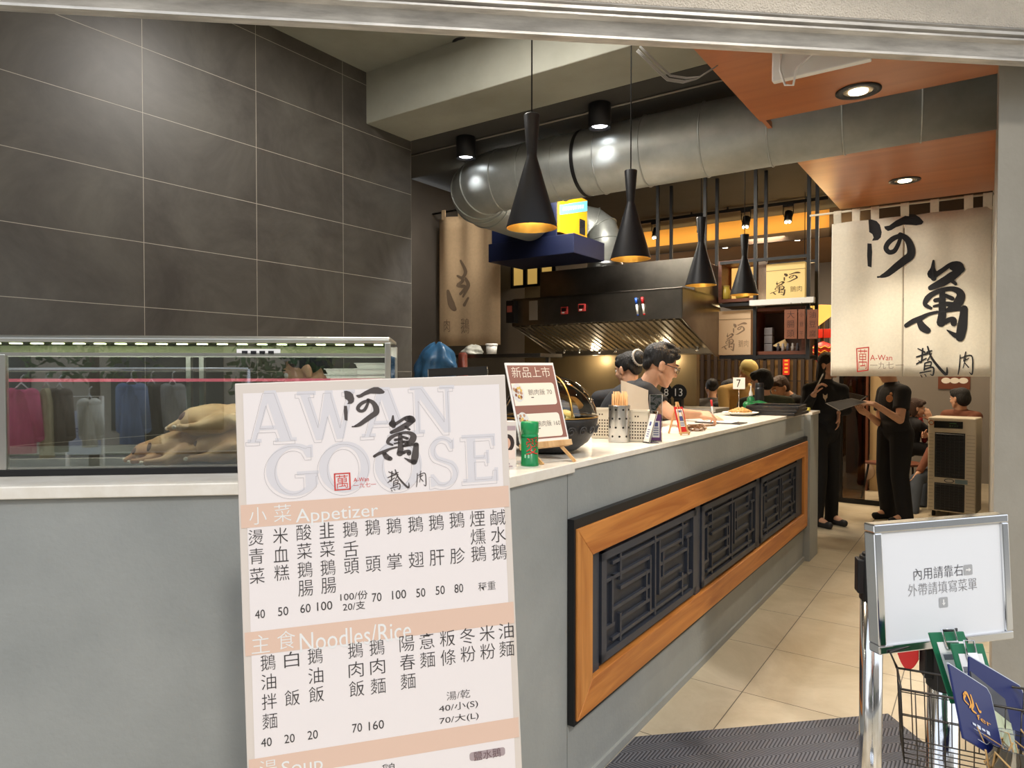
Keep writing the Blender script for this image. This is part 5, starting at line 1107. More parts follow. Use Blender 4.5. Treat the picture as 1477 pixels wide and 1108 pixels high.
def woodbox(lab, pxa, pya, pxb, pyb, dep, fr=.03):
    a, b = at_t(pxa, pyb, RT + .02), at_t(pxb, pya, RT + .02); x0, x1, z0, z1 = s_of(a), s_of(b), a.z, b.z
    t = thing('wooden_box', lab, 'box', MST(x0, RT + .02, z0), 'open wooden boxes in the hanging rack'); w, h = x1 - x0, z1 - z0
    m = MB(); m.box(0, w, 0, dep, 0, fr); m.box(0, w, 0, dep, h - fr, h); m.box(0, fr, 0, dep, fr, h - fr); m.box(w - fr, w, 0, dep, fr, h - fr); part('box_side', m, walnut, t)
    m = MB(); m.box(fr, w - fr, dep - .012, dep, fr, h - fr); part('box_back', m, mat('box_back', (70, 44, 30), .7), t); return t, x0, x1, z0, z1
_, bx0, bx1, bz0, bz1 = woodbox('upper open wooden box with jars and a lit cream panel', 1036, 372, 1094, 437, .30)
t_ = thing('lit_panel', 'glowing cream paper panel inside the upper wooden box', 'lamp', MST(bx0 + .05, RT + .25, bz0 + .04))
m = MB(); m.box(0, bx1 - bx0 - .1, 0, .012, 0, bz1 - bz0 - .08); part('paper_shade', m, mat('lit_cream', (250, 214, 140), .8, emit=(255, 200, 110), estr=.85), t_)
for px, lab, w_ in ((1047, 'small yellow ceramic jar, left one in the upper wooden box', .042), (1071, 'wider yellow ceramic jar, right one in the upper wooden box', .06)):
    x = s_of(at_t(px, 430, RT + .1)); t_ = thing('ceramic_jar', lab, 'jar', MST(x, RT + .1, bz0 + .0305), 'yellow jars in the upper wooden box')
    m = MB(); m.lathe([(0, 0), (w_ * .8, 0), (w_, .015), (w_, .085), (w_ * .75, .10), (w_ * .75, .118), (0, .118)], 24); part('pot', m, mat('yellow_glaze', (196, 170, 70), .35), t_)
    m = MB(); m.lathe([(w_ * .8, .1185), (w_ * .82, .13), (0, .135)], 20); part('lid', m, mat('yellow_lid', (170, 144, 66), .4), t_)
_, cx0, cx1, cz0, cz1 = woodbox('lower open wooden box with trinkets below the white shelf', 1086, 441, 1162, 512, .30)
# trinkets in the lower box
for i in range(3):
    x = s_of(at_t(1108, 480, RT + .1)); t_ = thing('grey_block', ['lowest', 'middle', 'topmost'][i] + ' of three grey blocks stacked in the lower wooden box', 'block', MST(x, RT + .1, cz0 + .031 + i * .072), 'grey blocks in the lower box'); m = MB(); m.box(-.036, .036, 0, .07, 0, .068); part('block', m, mat('block_grey', (110, 104, 104), .6), t_, .004)
x = s_of(at_t(1118, 492, RT + .16)); t_ = thing('straw_hat', 'pale conical straw hat lying in the lower wooden box', 'hat', MST(x + .06, RT + .16, cz0 + .06)); m = MB(); m.lathe([(.085, 0), (.083, .004), (.0, .085)], 28); m.xf(MX.Rotation(.3, 4, 'Y')); part('brim', m, mat('straw', (190, 160, 112), .8, var=.1, scale=40), t_)
rr = random.Random(6)
for i in range(5):
    x = s_of(at_t(1122 + i * 7, 500, RT + .05)); t_ = thing('small_figurine', 'dark little figurine among the trinkets in the lower wooden box', 'figurine', MST(x, RT + .06, cz0 + .0305), 'trinkets in the lower wooden box'); m = MB(); m.lathe([(0, 0), (.016, 0), (.012, .02), (.018, .035), (.008, .05), (.012, .062), (0, .072)], 12); part('figure', m, mat('figurine_' + str(i % 2), [(70, 66, 72), (150, 140, 132)][i % 2], .4), t_)
# paper lanterns with the shop's brush logo
def lantern(lab, pxa, pya, pxb, pyb, tt, hrow, col, e):
    a, b = at_t(pxa, pyb, tt), at_t(pxb, pya, tt); x0, x1, z0, z1 = s_of(a), s_of(b), a.z, b.z; w, h = x1 - x0, z1 - z0
    t = thing('paper_lantern', lab, 'lantern', MST(x0, tt, z0), 'square paper lanterns with the brush logo'); m = MB(); m.box(0, w, 0, .16, 0, h); part('paper_shade', m, mat(col[0], col[1], .85, emit=col[2], estr=e), t)
    m = MB(); m.box(-.004, w + .004, -.004, .01, h * .80, h * .81); part('fold_line', m, mat('fold_tan', (150, 128, 100), .8), t)
    m = MB(); f = lambda px, py: V((w * (.12 + .72 * (1 - (px - 1251) / 146 if False else (px - 1251) / 146)), -.0015, h * (.12 + .60 * (491 - py) / 183)))
    # brush characters: top one to the right, lower one to the left
    for L in LOGO_POLY: fillp(m, L, lambda x, y: V((w * (.46 + .44 * (x - 1251) / 82), -.0015, h * (.74 - .30 * (y - 305) / 100))))
    for k, (P_, w_) in enumerate(LOGO_STROKE):
        if k < 3: stroke(m, P_, [q * .8 for q in w_], lambda x, y: V((w * (.46 + .44 * (x - 1251) / 82), -.0015, h * (.74 - .30 * (y - 305) / 100))))
        else: stroke(m, P_, [q * .7 for q in w_], lambda x, y: V((w * (.10 + .42 * (x - 1304) / 93), -.0015, h * (.50 - .42 * (y - 375) / 116))))
    text(m, '鵝肉', V((0, -.0015, 0)), XA, ZA, w * .78, h * .25, w * .3, h * .16); part('brush_print', m, mat('lantern_ink_' + col[0], col[3], .8), t)
lantern('square paper lantern with the brush logo in the upper right of the rack', 1105, 377, 1161, 432, RT + .06, 0, ('lantern_yellow', (222, 196, 136), (255, 206, 120), (92, 74, 52)), .30)
lantern('square paper lantern with the brush logo at the lower left of the rack', 1036, 447, 1083, 512, RT + .06, 0, ('lantern_cream', (206, 178, 146), (255, 190, 120), (150, 124, 100)), .10)
a, b = at_t(1082, 441, RT - .05), at_t(1175, 431, RT - .05); t_ = thing('white_ledge', 'white narrow ledge board fixed across the rack over the wooden plaques', 'shelf', MST(0, RT - .05)); m = MB(); m.box(s_of(a), s_of(b), -.03, .03, a.z - .004, a.z + .045); part('board', m, white_pl, t_, .003)
# hanging wooden dish plaques
for px0, px1, txt, lab in ((1131, 1150, '大腸頭', 'left wooden dish plaque hanging below the white ledge'), (1151, 1161, '小豆干', 'narrow middle wooden dish plaque hanging below the white ledge'), (1164, 1180, '油豆腐', 'right wooden dish plaque hanging below the white ledge')):
    tt = RT - .09; a, b = at_t(px0, 489, tt), at_t(px1, 446, tt); x0, x1, z0, z1 = s_of(a), s_of(b), a.z, b.z; w, h = x1 - x0, z1 - z0
    t_ = thing('wooden_plaque', lab, 'plaque', MST(x0, tt, z0), 'hanging wooden dish plaques'); m = MB(); m.box(0, w, 0, .012, 0, h); part('board', m, mat('plaque_wood', (128, 78, 54), .6, var=.15, scale=12), t_, .002)
    m = MB()
    for i, ch in enumerate(txt): text(m, ch, V((0, -.0012, 0)), XA, ZA, w / 2, h * (.82 - .32 * i), min(w * .6, .06), min(w * .62, .06))
    part('lettering', m, mat('plaque_ink', (62, 38, 30), .7), t_)
    m = MB(); m.cyl((w / 2, .006, h), (w / 2, .006, h + .06), .002, n=6); part('cord', m, rubber, t_)
# track with spots on the dark ceiling
TT = 7.8; zt2 = 3.3
t_ = thing('light_track', 'black light track running under the dark ceiling behind the rack', 'track', MST(0, TT)); x0, x1 = s_of(at_t(925, 322, TT)), s_of(at_t(1195, 290, TT)); m = MB(); m.box(x0, x1, -.018, .018, zt2, zt2 + .035); part('rail', m, black_paint, t_)
m = MB()
for i in range(5): x = x0 + (x1 - x0) * (i + .5) / 5; m.box(x - .008, x + .008, -.008, .008, zt2 + .035, 3.361)
part('hanger', m, black_paint, t_)
for px, lab in ((946, 'leftmost track spotlight, behind the second pendant lamp'), (1011, 'track spotlight behind the third pendant lamp'), (1076, 'track spotlight above the farthest pendant lamp'), (1137, 'rightmost track spotlight, hanging clear of the lamps')):
    x = s_of(at_t(px, 320, TT)); t_ = thing('track_spotlight', lab, 'spotlight', MST(x, TT, zt2), 'black track spotlights')
    m = MB(); m.box(-.055, .055, -.018, .018, -.026, -.001); m.tube([(-.05, 0, -.02), (-.052, 0, -.09), (-.04, -.0, -.13)], .005, 6); m.tube([(.05, 0, -.02), (.052, 0, -.09), (.04, 0, -.13)], .005, 6); part('yoke', m, black_paint, t_)
    m = MB(); m.cyl((0, .025, -.075), (0, -.02, -.185), .040, .042, 20); hd_ = part('head', m, black_paint, t_)
    m = MB()
    for q in (-.018, .018): m.ball((q, -.0225, -.190), .016, 0, 12, 8)
    part('lens', m, mat('spot_lens', (255, 250, 230), .4, emit=(255, 238, 200), estr=14), hd_)
    lamp('spot_beam', 'SPOT', st(x, TT - .03, zt2 - .22), 30, (1, .86, .62), U * -.15 + V((0, 0, -1)), spot_size=math.radians(75), spot_blend=.6, shadow_soft_size=.04)

# ================================================================ REAR OF THE SHOP
# warm cove bulkhead, dark slatted partition, framed passage, poster
m = MB(); m.box(-6, -1.5, 8.54, 8.599, 3.135, 3.359); struct('trim_2', m, mat('cove_face', (196, 146, 74), .8), MST(0, 0))
m = MB(); m.box(-5.5, .015, 8.48, 8.535, 3.04, 3.14); m.box(-1.5, .015, 8.48, 8.59, 3.04, 3.359); struct('trim_3', m, mat('bulkhead_brown', (58, 44, 34), .7), MST(0, 0))
for k in range(5): lamp('cove_glow', 'AREA', st(-5.0 + k * .85, 8.36, 3.17), 2.2, (1, .72, .34), U * .9 + V((0, 0, .5)), shape='RECTANGLE', size=.9, size_y=.04)
for px, py in ((1118, 343), (1092, 350), (1046, 357), (1150, 346)):
    p = at_z(px, py, 3.13); recessed(px, py, 3.13, {1118: 'recessed downlight in the dining ceiling, second from the curtain', 1092: 'recessed downlight in the dining ceiling, third from the curtain', 1046: 'recessed downlight in the dining ceiling farthest from the curtain', 1150: 'recessed downlight in the dining ceiling nearest the curtain'}[px], (1, .8, .55), 34, .075)
def at_rear(px, py, tt): p = at_t(px, py, tt); return s_of(p), p.z
PT = 9.5
t_ = thing('slat_partition', 'dark wood slat partition behind the diners', 'partition', MST(0, PT)); s0, s1 = at_rear(985, 560, PT)[0], at_rear(1192, 560, PT)[0]
m = MB(); m.box(s0, s1, .05, .07, 0, 2.2); part('back_panel', m, mat('amber_panel', (120, 90, 50), .7), t_)
m = MB(); k = 20
for i in range(k + 1): x = s0 + (s1 - s0) * i / k; m.box(x - .022, x + .022, -.02, .02, 0, 2.3)
for i in range(8): z = .25 + i * .28; m.box(s0, s1, -.006, .006, z, z + .012)
part('slat', m, mat('dark_slat', (44, 32, 26), .6), t_)
t_ = thing('wood_column', 'reddish wood column panel behind the waiting staff', 'column', MST(0, 9.6)); s0, s1 = at_rear(1222, 600, 9.6)[0], at_rear(1252, 600, 9.6)[0]
m = MB(); m.box(s0, s1, 0, .3, 0, 2.7); part('panel', m, walnut_z, t_); m = MB()
for f in (.45, .75): m.box(s0 + (s1 - s0) * f - .01, s0 + (s1 - s0) * f + .01, -.006, -.001, 0, 2.7)
m.box(s0, s1, -.005, -.001, 1.18, 1.2); part('joint', m, black_paint, t_)
t_ = thing('pale_column', 'narrow pale column strip left of the waiter', 'column', MST(0, 9.65)); s0, s1 = at_rear(1255, 600, 9.65)[0], at_rear(1272, 600, 9.65)[0]; m = MB(); m.box(s0, s1, 0, .2, 0, 2.7); part('shaft', m, warm_wall, t_)
t_ = thing('metal_door_frame', 'thin black metal door frame standing between the staff', 'door frame', MST(0, 8.6)); s0, s1 = at_rear(1210, 650, 8.6)[0], at_rear(1234, 650, 8.6)[0]
m = MB(); m.box(s0, s0 + .04, -.02, .02, 0, 2.3); m.box(s1, s1 + .55, -.02, .02, 0, .05) ; m.box(s0, s1 + .5, -.02, .02, 0, .05); m.box(s0, s1 + .5, -.02, .02, 2.26, 2.3); part('frame', m, steel_blk, t_)
m = MB(); m.box(s0 + .04, s1 + .1, -.004, .004, .05, 2.26); part('pane', m, pane_mat('smoked_pane', (150, 130, 105), .05), t_)
a, b = at_t(1353, 561, 11.09), at_t(1400, 500, 11.09); t_ = thing('wall_poster', 'brown food poster on the rear wall above the air cooler', 'poster', MST(s_of(a), 11.085, a.z)); w, h = s_of(b) - s_of(a), b.z - a.z
m = MB(); m.box(0, w, 0, .01, 0, h); part('sheet', m, mat('poster_brown', (116, 64, 42), .6), t_)
for i in range(3): m = MB(); cx = w * (.25 + .27 * i); m.poly([arc(cx, h * .2, .055, .04, 0, 360, 16)[:-1]], V((0, -.002, 0)), XA, ZA); part('dish_picture', m, cream, t_)
# bamboo shade lamp, red ornaments
p = at_t(1160, 450, 7.6); t_ = thing('bamboo_lamp', 'large glowing yellow conical shade lamp behind the wooden plaques', 'lamp', MST(s_of(p) , 7.6, p.z - .22)); m = MB(); m.lathe([(.02, -.0), (.05, .0), (.36, .25), (.355, .26), (.03, .02)], 36); part('shade', m, mat('lit_bamboo', (250, 206, 116), .7, emit=(255, 190, 90), estr=1.3), t_); m = MB(); m.cyl((0, 0, .1), (0, 0, 3.36 - p.z + .22), .004, n=6); part('cord', m, rubber, t_)
lamp('bamboo_glow', 'POINT', st(s_of(p), 7.9, p.z + .1), 22, (1, .75, .42), shadow_soft_size=.15)
def ornament(lab, pxa, pya, pxb, pyb, tt, txt):
    a, b = at_t(pxa, pyb, tt), at_t(pxb, pya, tt); x0, x1, z0, z1 = s_of(a), s_of(b), a.z, b.z; w, h = x1 - x0, z1 - z0
    t = thing('red_ornament', lab, 'ornament', MST(x0, tt, z0), 'red festive ornaments'); m = MB(); m.box(0, w, 0, .012, 0, h); part('panel', m, mat('festive_red', (196, 36, 26), .5), t, .002); m = MB()
    for i in range(4): bquad(m, w * .25, w * .75, h * (.12 + .21 * i), h * (.22 + .21 * i), -.002)
    part('gold_lettering', m, mat('festive_gold', (232, 178, 60), .4), t); m = MB(); m.cyl((w / 2, .006, h), (w / 2, .006, h + .3), .003, n=6); part('cord', m, rubber, t)
ornament('narrow red hanging ornament with gold characters on the slat partition', 1129, 515, 1139, 541, PT - .05, '吉祥')
p = at_t(1187, 508, 8.2); t_ = thing('red_ornament', 'round red and gold hanging ornament left of the cream curtain', 'ornament', MST(s_of(p), 8.2, p.z), 'red festive ornaments'); m = MB(); m.lathe([(0, -.16), (.05, -.12), (.12, -.03), (.13, .03), (.08, .09), (0, .12)], 20); part('lantern_body', m, MATS['festive_red'], t_); m = MB()
for z in (-.05, .0, .05): m.tube([(math.cos(i * math.pi / 10) * .126, math.sin(i * math.pi / 10) * .126, z + .012 * (-1) ** i) for i in range(20)], .008, 5, close=True)
part('gold_trim', m, MATS['festive_gold'], t_); m = MB(); m.cyl((0, 0, .12), (0, 0, .5), .004, n=6); part('cord', m, rubber, t_)
p = at_t(1189, 481, 8.25); m = MB(); m.box(-.12, .12, 0, .02, -.05, .05); solo('red_ornament', m, MATS['festive_red'], MST(s_of(p) + .03, 8.25, p.z), 'short red banner beside the curtain above the round red ornament', 'ornament', 'red festive ornaments', .003)
# amber lit panes over the hood
t_ = thing('amber_screen', 'row of amber lit panes showing above the hood behind the blue box', 'screen', MST(0, 6.40)); a, b = at_t(719, 394, 6.4), at_t(800, 372, 6.4); x0, x1, z0 = s_of(a), s_of(b), 2.44; z1 = b.z + .1
m = MB(); k = 4
for i in range(k + 1): x = x0 + (x1 - x0) * i / k; m.box(x - .025, x + .025, -.02, .02, z0, z1)
m.box(x0, x1, -.02, .02, z1 - .03, z1); m.box(x0, x1, -.02, .02, z0, z0 + .03); part('frame', m, steel_blk, t_)
for i in range(k): xa, xb = x0 + (x1 - x0) * i / k + .026, x0 + (x1 - x0) * (i + 1) / k - .026; m = MB(); m.box(xa, xb, .0, .008, z0 + .031, z1 - .031); part('pane', m, mat('amber_pane', (222, 190, 112), .6, emit=(255, 206, 110), estr=.4), t_)
# left-hand work shelf, bags and tub
LT = 4.6
a, b = at_t(604, 514, LT), at_t(742, 510, LT); zs_ = at_t(690, 511, LT).z
t_ = thing('work_shelf', 'dark steel work shelf in the left corner below the brownish curtain', 'shelf', MST(0, LT)); x0, x1 = s_of(a), s_of(b); m = MB(); m.box(x0, x1 + .25, 0, .34, zs_ - .03, zs_); part('shelf_plate', m, steel_dark, t_, .002)
for x in (x0 + .03, x1 + .22): m = MB(); m.box(x - .015, x + .015, .15, .18, 0, zs_ - .03); part('post', m, steel_dark, t_)
def blob_bag(name, lab, cat, px, py, tt, dims, mt, seed, z=None, n=14):
    """crumpled bag: a mound with creases, drawn in at the top"""
    p = at_t(px, py, tt); rr = random.Random(seed); t = thing(name, lab, cat, MW(V((p.x, p.y, z if z is not None else p.z)), -A)); m = MB(); dx, dy, dz = dims; R = []; ph = [rr.uniform(0, 6.28) for _ in range(6)]
    for i in range(17):
        f = i / 16; q = math.sqrt(max(1 - (f * .985) ** 2.2, 0)) * (1 if f > .06 else .9); row = []
        for j in range(40):
            a = 2 * math.pi * j / 40; k = 1 + .10 * math.sin(5 * a + ph[0] + 3 * f) + .06 * math.sin(9 * a + ph[1] - 4 * f) + .05 * math.sin(13 * f + ph[2] + 2 * a) + rr.uniform(-.02, .02); row.append((dx * q * k * math.cos(a) + dx * .15 * f, dy * q * k * math.sin(a), dz * f * (1 + .05 * math.sin(3 * a + ph[3]))))
        R.append(row)
    m.rings(R, 0, True, True); part('film', m, mt, t); return t
bluefilm = mat('blue_film', (48, 88, 120), .32, var=.3, scale=14, alpha=.75)
blob_bag('plastic_bag', 'big blue translucent plastic bag behind the menu board', 'bag', 628, 550, 3.72, (.165, .13, .27), bluefilm, 3)
blob_bag('plastic_bag', 'small clear bag of white packets on the work shelf', 'bag', 681, 510, LT + .1, (.10, .08, .085), mat('milky_film', (206, 206, 196), .35, var=.2, scale=20), 4, zs_ + .001)
p = at_t(709, 511, LT + .12); t_ = thing('white_tub', 'white plastic tub with a lid on the work shelf', 'tub', MW(V((p.x, p.y, zs_ + .0005)), -A)); m = MB(); m.lathe([(0, 0), (.042, 0), (.05, .075), (0, .075)], 28); part('tub', m, white_pl, t_); m = MB(); m.lathe([(.054, .0755), (.054, .088), (.05, .092), (0, .092)], 28); part('lid', m, white_pl, t_)
t_ = thing('red_bag', 'reddish clear bag hanging from the work shelf', 'bag', MST(s_of(at_t(674, 535, LT)), LT - .05, at_t(674, 512, LT).z)); m = MB(); rr = random.Random(12)
for i in range(7): m.cap((rr.uniform(-.03, .03), rr.uniform(-.02, .02), 0), (rr.uniform(-.07, .06), rr.uniform(-.03, .03), -.2), .022, .03, 0, 10)
mpart('film', remesh(m, .01, 2), mat('reddish_film', (126, 66, 54), .35, var=.3, scale=25), t_)
# steel rail / top of equipment behind the menu board
a, b = at_y(619, 538, 3.0), at_y(703, 534, 2.98); t_ = thing('steel_rail', 'black steel rail just above the top of the menu board', 'rail', MW(V((a.x, a.y, 1.18)))); m = MB(); d = b - a; m.bar((0, 0, a.z - 1.18), (d.x, d.y, b.z - 1.18), .03, .035); part('bar', m, black_satin, t_); m = MB()
for f in (.02, .97): q = d * f; m.cyl((q.x, q.y, .003), (q.x, q.y, a.z - 1.18 + .015), .012, n=14)
part('post', m, chrome, t_)
# unseen area lamps added to brighten the kitchen and dining room, no fixtures
lamp('kitchen_fill', 'AREA', st(-2.6, 4.5, 3.33), 125, (1, .93, .82), (0, 0, -1), shape='RECTANGLE', size=1.6, size_y=.3)
lamp('kitchen_fill', 'AREA', st(-2.0, 2.2, 3.33), 45, (1, .95, .88), (0, 0, -1), shape='RECTANGLE', size=1.2, size_y=.3)
for s, t in ((-2.2, 8.6), (-.8, 8.4), (-3.8, 9.0), (-.6, 10.2)): lamp('dining_fill', 'AREA', st(s, t, 3.10), 36, (1, .8, .56), (0, 0, -1), shape='DISK', size=.5)
# ================================================================ PEOPLE
skin = mat('skin', (206, 158, 128), .55, var=.04, scale=20)
skin_b = mat('skin_tan', (190, 142, 112), .55, var=.04, scale=20)
hair_m = mat('black_hair', (22, 20, 20), .62, var=.3, scale=60, stretch=(1, 1, .2), bump=1.0, bscale=110)
hair_br = mat('brown_hair', (62, 42, 32), .6, var=.3, scale=60, stretch=(1, 1, .2), bump=1.0, bscale=110)
black_cloth = mat('black_cotton', (26, 26, 29), .85, bump=.15, bscale=40)
black_trouser = mat('black_trouser', (18, 18, 21), .85, bump=.15, bscale=30)
eye_w = mat('eye_white', (226, 220, 214), .3); eye_d = mat('eye_dark', (30, 22, 20), .25); lip_m = mat('lip', (176, 112, 100), .5)
def frame(side, up):
    z = V(up).normalized(); x = V(side); x = (x - z * x.dot(z)).normalized(); y = z.cross(x); return MX((x, y, z)).transposed()   # x right, y forward, z up
def hand(mb, wr, d, nrm, side, curl=.5, sc=1.0, thumb_curl=.3, spread=1):
    """palm and five fingers; d points from wrist to fingers, nrm out of the palm, side +1/-1 = which edge carries the thumb"""
    d = V(d).normalized(); n = V(nrm); n = (n - d * n.dot(d)).normalized(); a = d.cross(n).normalized() * side
    wr = V(wr)
    for i in range(4):
        off = (1.5 - i) * .0205; k = wr + d * (.088 - .004 * abs(i - 1)) * sc + a * off * sc
        mb.cap(wr + d * .012 * sc + a * off * .75 * sc, k, .0125 * sc, .0105 * sc, 0, 10)
        L = (.040, .044, .041, .032)[i] * sc; p = k; ang = 0; sp = (1.5 - i) * .05 * spread
        for j, ls in enumerate((1, .66, .5)):
            ang += curl * (.75, .95, .6)[j]; v = (d * math.cos(ang) + n * math.sin(ang) + a * sp).normalized(); q = p + v * L * ls; r = (.0088 - .0008 * j) * sc; mb.cap(p, q, r, r - .0006, 0, 9); p = q
    t0 = wr + d * .022 * sc + a * .026 * sc; v = (d * .62 + a * .72 + n * .28 * (1 + thumb_curl)).normalized(); t1 = t0 + v * .042 * sc; v2 = (d * .9 + a * (.30 - thumb_curl * .6) + n * .35 * (1 + thumb_curl)).normalized(); t2 = t1 + v2 * .032 * sc; t3 = t2 + (v2 + n * .2).normalized() * .024 * sc
    mb.cap(t0, t1, .0145 * sc, .0105 * sc, 0, 9); mb.cap(t1, t2, .0100 * sc, .0092 * sc, 0, 9); mb.cap(t2, t3, .0092 * sc, .0075 * sc, 0, 9)
def head_shape(mb, c, R, s=1.0):
    b = lambda p, r: mb.ball(c + R @ (V(p) * s), V(r) * s, 0, 18, 12, R); k = lambda p, q, r0, r1: mb.cap(c + R @ (V(p) * s), c + R @ (V(q) * s), r0 * s, r1 * s, 0, 10)
    b((0, -.015, .03), (.076, .094, .088)); b((0, .03, -.02), (.064, .064, .085)); b((0, .052, -.075), (.043, .036, .038)); b((0, .07, -.098), (.022, .018, .015))
    k((-.058, .01, -.055), (-.02, .065, -.098), .016, .014); k((.058, .01, -.055), (.02, .065, -.098), .016, .014)
    k((0, .086, .012), (0, .104, -.028), .008, .0105); b((-.010, .094, -.034), (.008, .009, .007)); b((.010, .094, -.034), (.008, .009, .007))
    k((-.038, .080, .028), (-.012, .09, .026), .009, .009); k((.038, .080, .028), (.012, .09, .026), .009, .009)
    b((0, .084, -.061), (.023, .012, .007)); b((0, .081, -.074), (.019, .012, .008)); b((-.042, .064, -.026), (.02, .022, .02)); b((.042, .064, -.026), (.02, .022, .02))
    for q in (-1, 1): b((q * .078, -.008, -.012), (.009, .020, .031)); b((q * .081, -.016, -.0), (.008, .014, .020))
def hair_shape(mb, c, R, s, style):
    b = lambda p, r: mb.ball(c + R @ (V(p) * s), V(r) * s, 0, 16, 10, R)
    b((0, -.026, .046), (.081, .095, .081)); b((0, .03, .088), (.064, .056, .034)); b((0, -.076, -.002), (.062, .028, .055))
    for q in (-1, 1): b((q * .066, -.03, .022), (.016, .050, .046)); b((q * .070, .028, .048), (.010, .026, .028))
    if style == 'short': b((.02, .066, .078), (.046, .02, .022)); b((-.03, .06, .085), (.036, .024, .022)); b((0, .0, .122), (.055, .06, .018)); b((0, .04, .112), (.05, .04, .018))
    if style == 'bun': b((0, -.125, .055), (.050, .045, .048)); b((.04, .04, .07), (.04, .05, .035))
    if style in ('long', 'bob'):
        L = -.2 if style == 'long' else -.08
        for q in (-1, 1): b((q * .066, -.03, (L + .05) / 2), (.02, .045, -L / 2 + .06))
        b((0, -.065, (L + .05) / 2), (.075, .045, -L / 2 + .07)); b((.03, .055, .085), (.05, .035, .03))
    if style == 'full': b((0, -.05, .0), (.088, .07, .095)); b((0, .05, .08), (.07, .04, .04))
def person(label, J, shirt, trousers, sleeve='short', hair='short', hair_mat=None, voxel=.006, hands=None, skin_mat=None, head_s=1.0, shoes=None, legs=True, group=None, build=1.0):
    J = {k: V(v) for k, v in J.items()}; sk = skin_mat or skin; hm = hair_mat or hair_m
    base = V((J['pelvis'].x, J['pelvis'].y, 0)); t = thing('person', label, 'person', MW(base), group); T = MX.Translation(-base)
    side = (J['shR'] - J['shL']); up = J['neck'] - J['pelvis']; F = frame(side, up); hf = J['hf'].normalized(); hr = hf.cross(J.get('hu', V((0, 0, 1)))).normalized(); HR = MX((hr, hf, hr.cross(hf))).transposed()
    ff = V((J['ff'].x, J['ff'].y, 0)).normalized() if 'ff' in J else V((F.col[1].x, F.col[1].y, 0)).normalized(); fr = V((ff.y, -ff.x, 0))
    if 'ankL' not in J:
        for sd, q in (('L', -1), ('R', 1)):
            h = J['pelvis'] + fr * (q * .09); J['hip' + sd] = h + V((0, 0, -.03)); J['knee' + sd] = V((h.x, h.y, 0)) + fr * (q * .015) + ff * .03 + V((0, 0, .48)); J['ank' + sd] = V((h.x, h.y, .085)) + fr * (q * .03) - ff * .02
    for sd, q in (('L', -1), ('R', 1)):
        J.setdefault('hip' + sd, J['pelvis'] + fr * (q * .09)); J.setdefault('toe' + sd, V((J['ank' + sd].x, J['ank' + sd].y, .03)) + ff * .15)
    P, CH, N = J['pelvis'], J.get('chest', J['pelvis'].lerp(J['neck'], .62)), J['neck']; bl = build
    def torso(mb, e, hem=0):
        mb.ball(CH, V((.155 * bl + e, .105 + e, .17 + e)), 0, 20, 12, F); mb.ball(P.lerp(N, .33), V((.138 * bl + e, .102 + e, .15)), 0, 20, 12, F); mb.ball(P.lerp(N, .05), V((.150 * bl + e, .108 + e, .12 + hem)), 0, 20, 12, F)
        for s_ in ('shL', 'shR'): mb.cap(N.lerp(CH, .25), J[s_], .058 + e, .050 * bl + e, 0, 14); mb.cap(CH.lerp(J[s_], .35), J[s_], .09, .048 + e, 0, 14)
    m = MB(); head_shape(m, J['head'], HR, head_s)
    m.cap(N + (J['head'] - N) * .0, J['head'] + HR @ V((0, -.02, -.05)), .056, .052, 0, 16); torso(m, 0)
    for sd in 'LR':
        m.cap(J['sh' + sd], J['el' + sd], .047 * bl, .038); m.cap(J['el' + sd], J['wr' + sd], .038, .026); 
        fwd = (J['wr' + sd] - J['el' + sd]).normalized()
        hd = (hands or {}).get(sd)
        if hd: hand(m, J['wr' + sd], hd[0], hd[1], (1 if sd == 'R' else -1) * hd[3] if len(hd) > 3 else 1, hd[2])
        else: hand(m, J['wr' + sd], fwd, F.col[0] * (-1 if sd == 'R' else 1), 1, .35)
        m.cap(J['hip' + sd], J['knee' + sd], .078, .05); m.cap(J['knee' + sd], J['ank' + sd], .052, .036); m.cap(J['ank' + sd], J['toe' + sd], .034, .026)
    mpart('body', remesh(m.xf(T), voxel, 4), sk, t)
    # eyes
    for q in (-1, 1):
        ec = J['head'] + HR @ (V((q * .031, .0815, .006)) * head_s); m = MB(); m.ball(ec, .0125 * head_s, 0, 12, 8); m.ball(ec + HR @ V((0, .0085, 0)), .0062 * head_s, 1, 10, 6); part('eye', m.xf(T), [eye_w, eye_d], t)
    m = MB()
    for q in (-1, 1): m.tube([J['head'] + HR @ (V((q * x, y, z)) * head_s) for x, y, z in ((.014, .094, .026), (.03, .092, .032), (.048, .078, .027))], .0035, 5)
    part('eyebrow', m.xf(T), hm, t)
    if hair: m = MB(); hair_shape(m, J['head'], HR, head_s, hair); mpart('hair', remesh(m.xf(T), max(voxel, .007), 2), hm, t)
    m = MB(); torso(m, .014, .03)
    for sd in 'LR':
        sh, el, wr = J['sh' + sd], J['el' + sd], J['wr' + sd]; m.ball(sh, .063 * bl, 0, 14, 10)
        if sleeve == 'short': e = sh.lerp(el, .62); m.cyl(sh, e, .062 * bl, .060 * bl, 18)
        else: m.cap(sh, el, .062 * bl, .052, 0, 16); m.ball(el, .052); m.cyl(el, el.lerp(wr, .93), .050, .036, 18)
    m.cyl(N.lerp(CH, .1), N + (N - CH).normalized() * .018, .075, .066, 20) if sleeve != 'hood' else None
    o = mpart('shirt', remesh(m.xf(T), max(voxel, .008), 4), shirt, t)
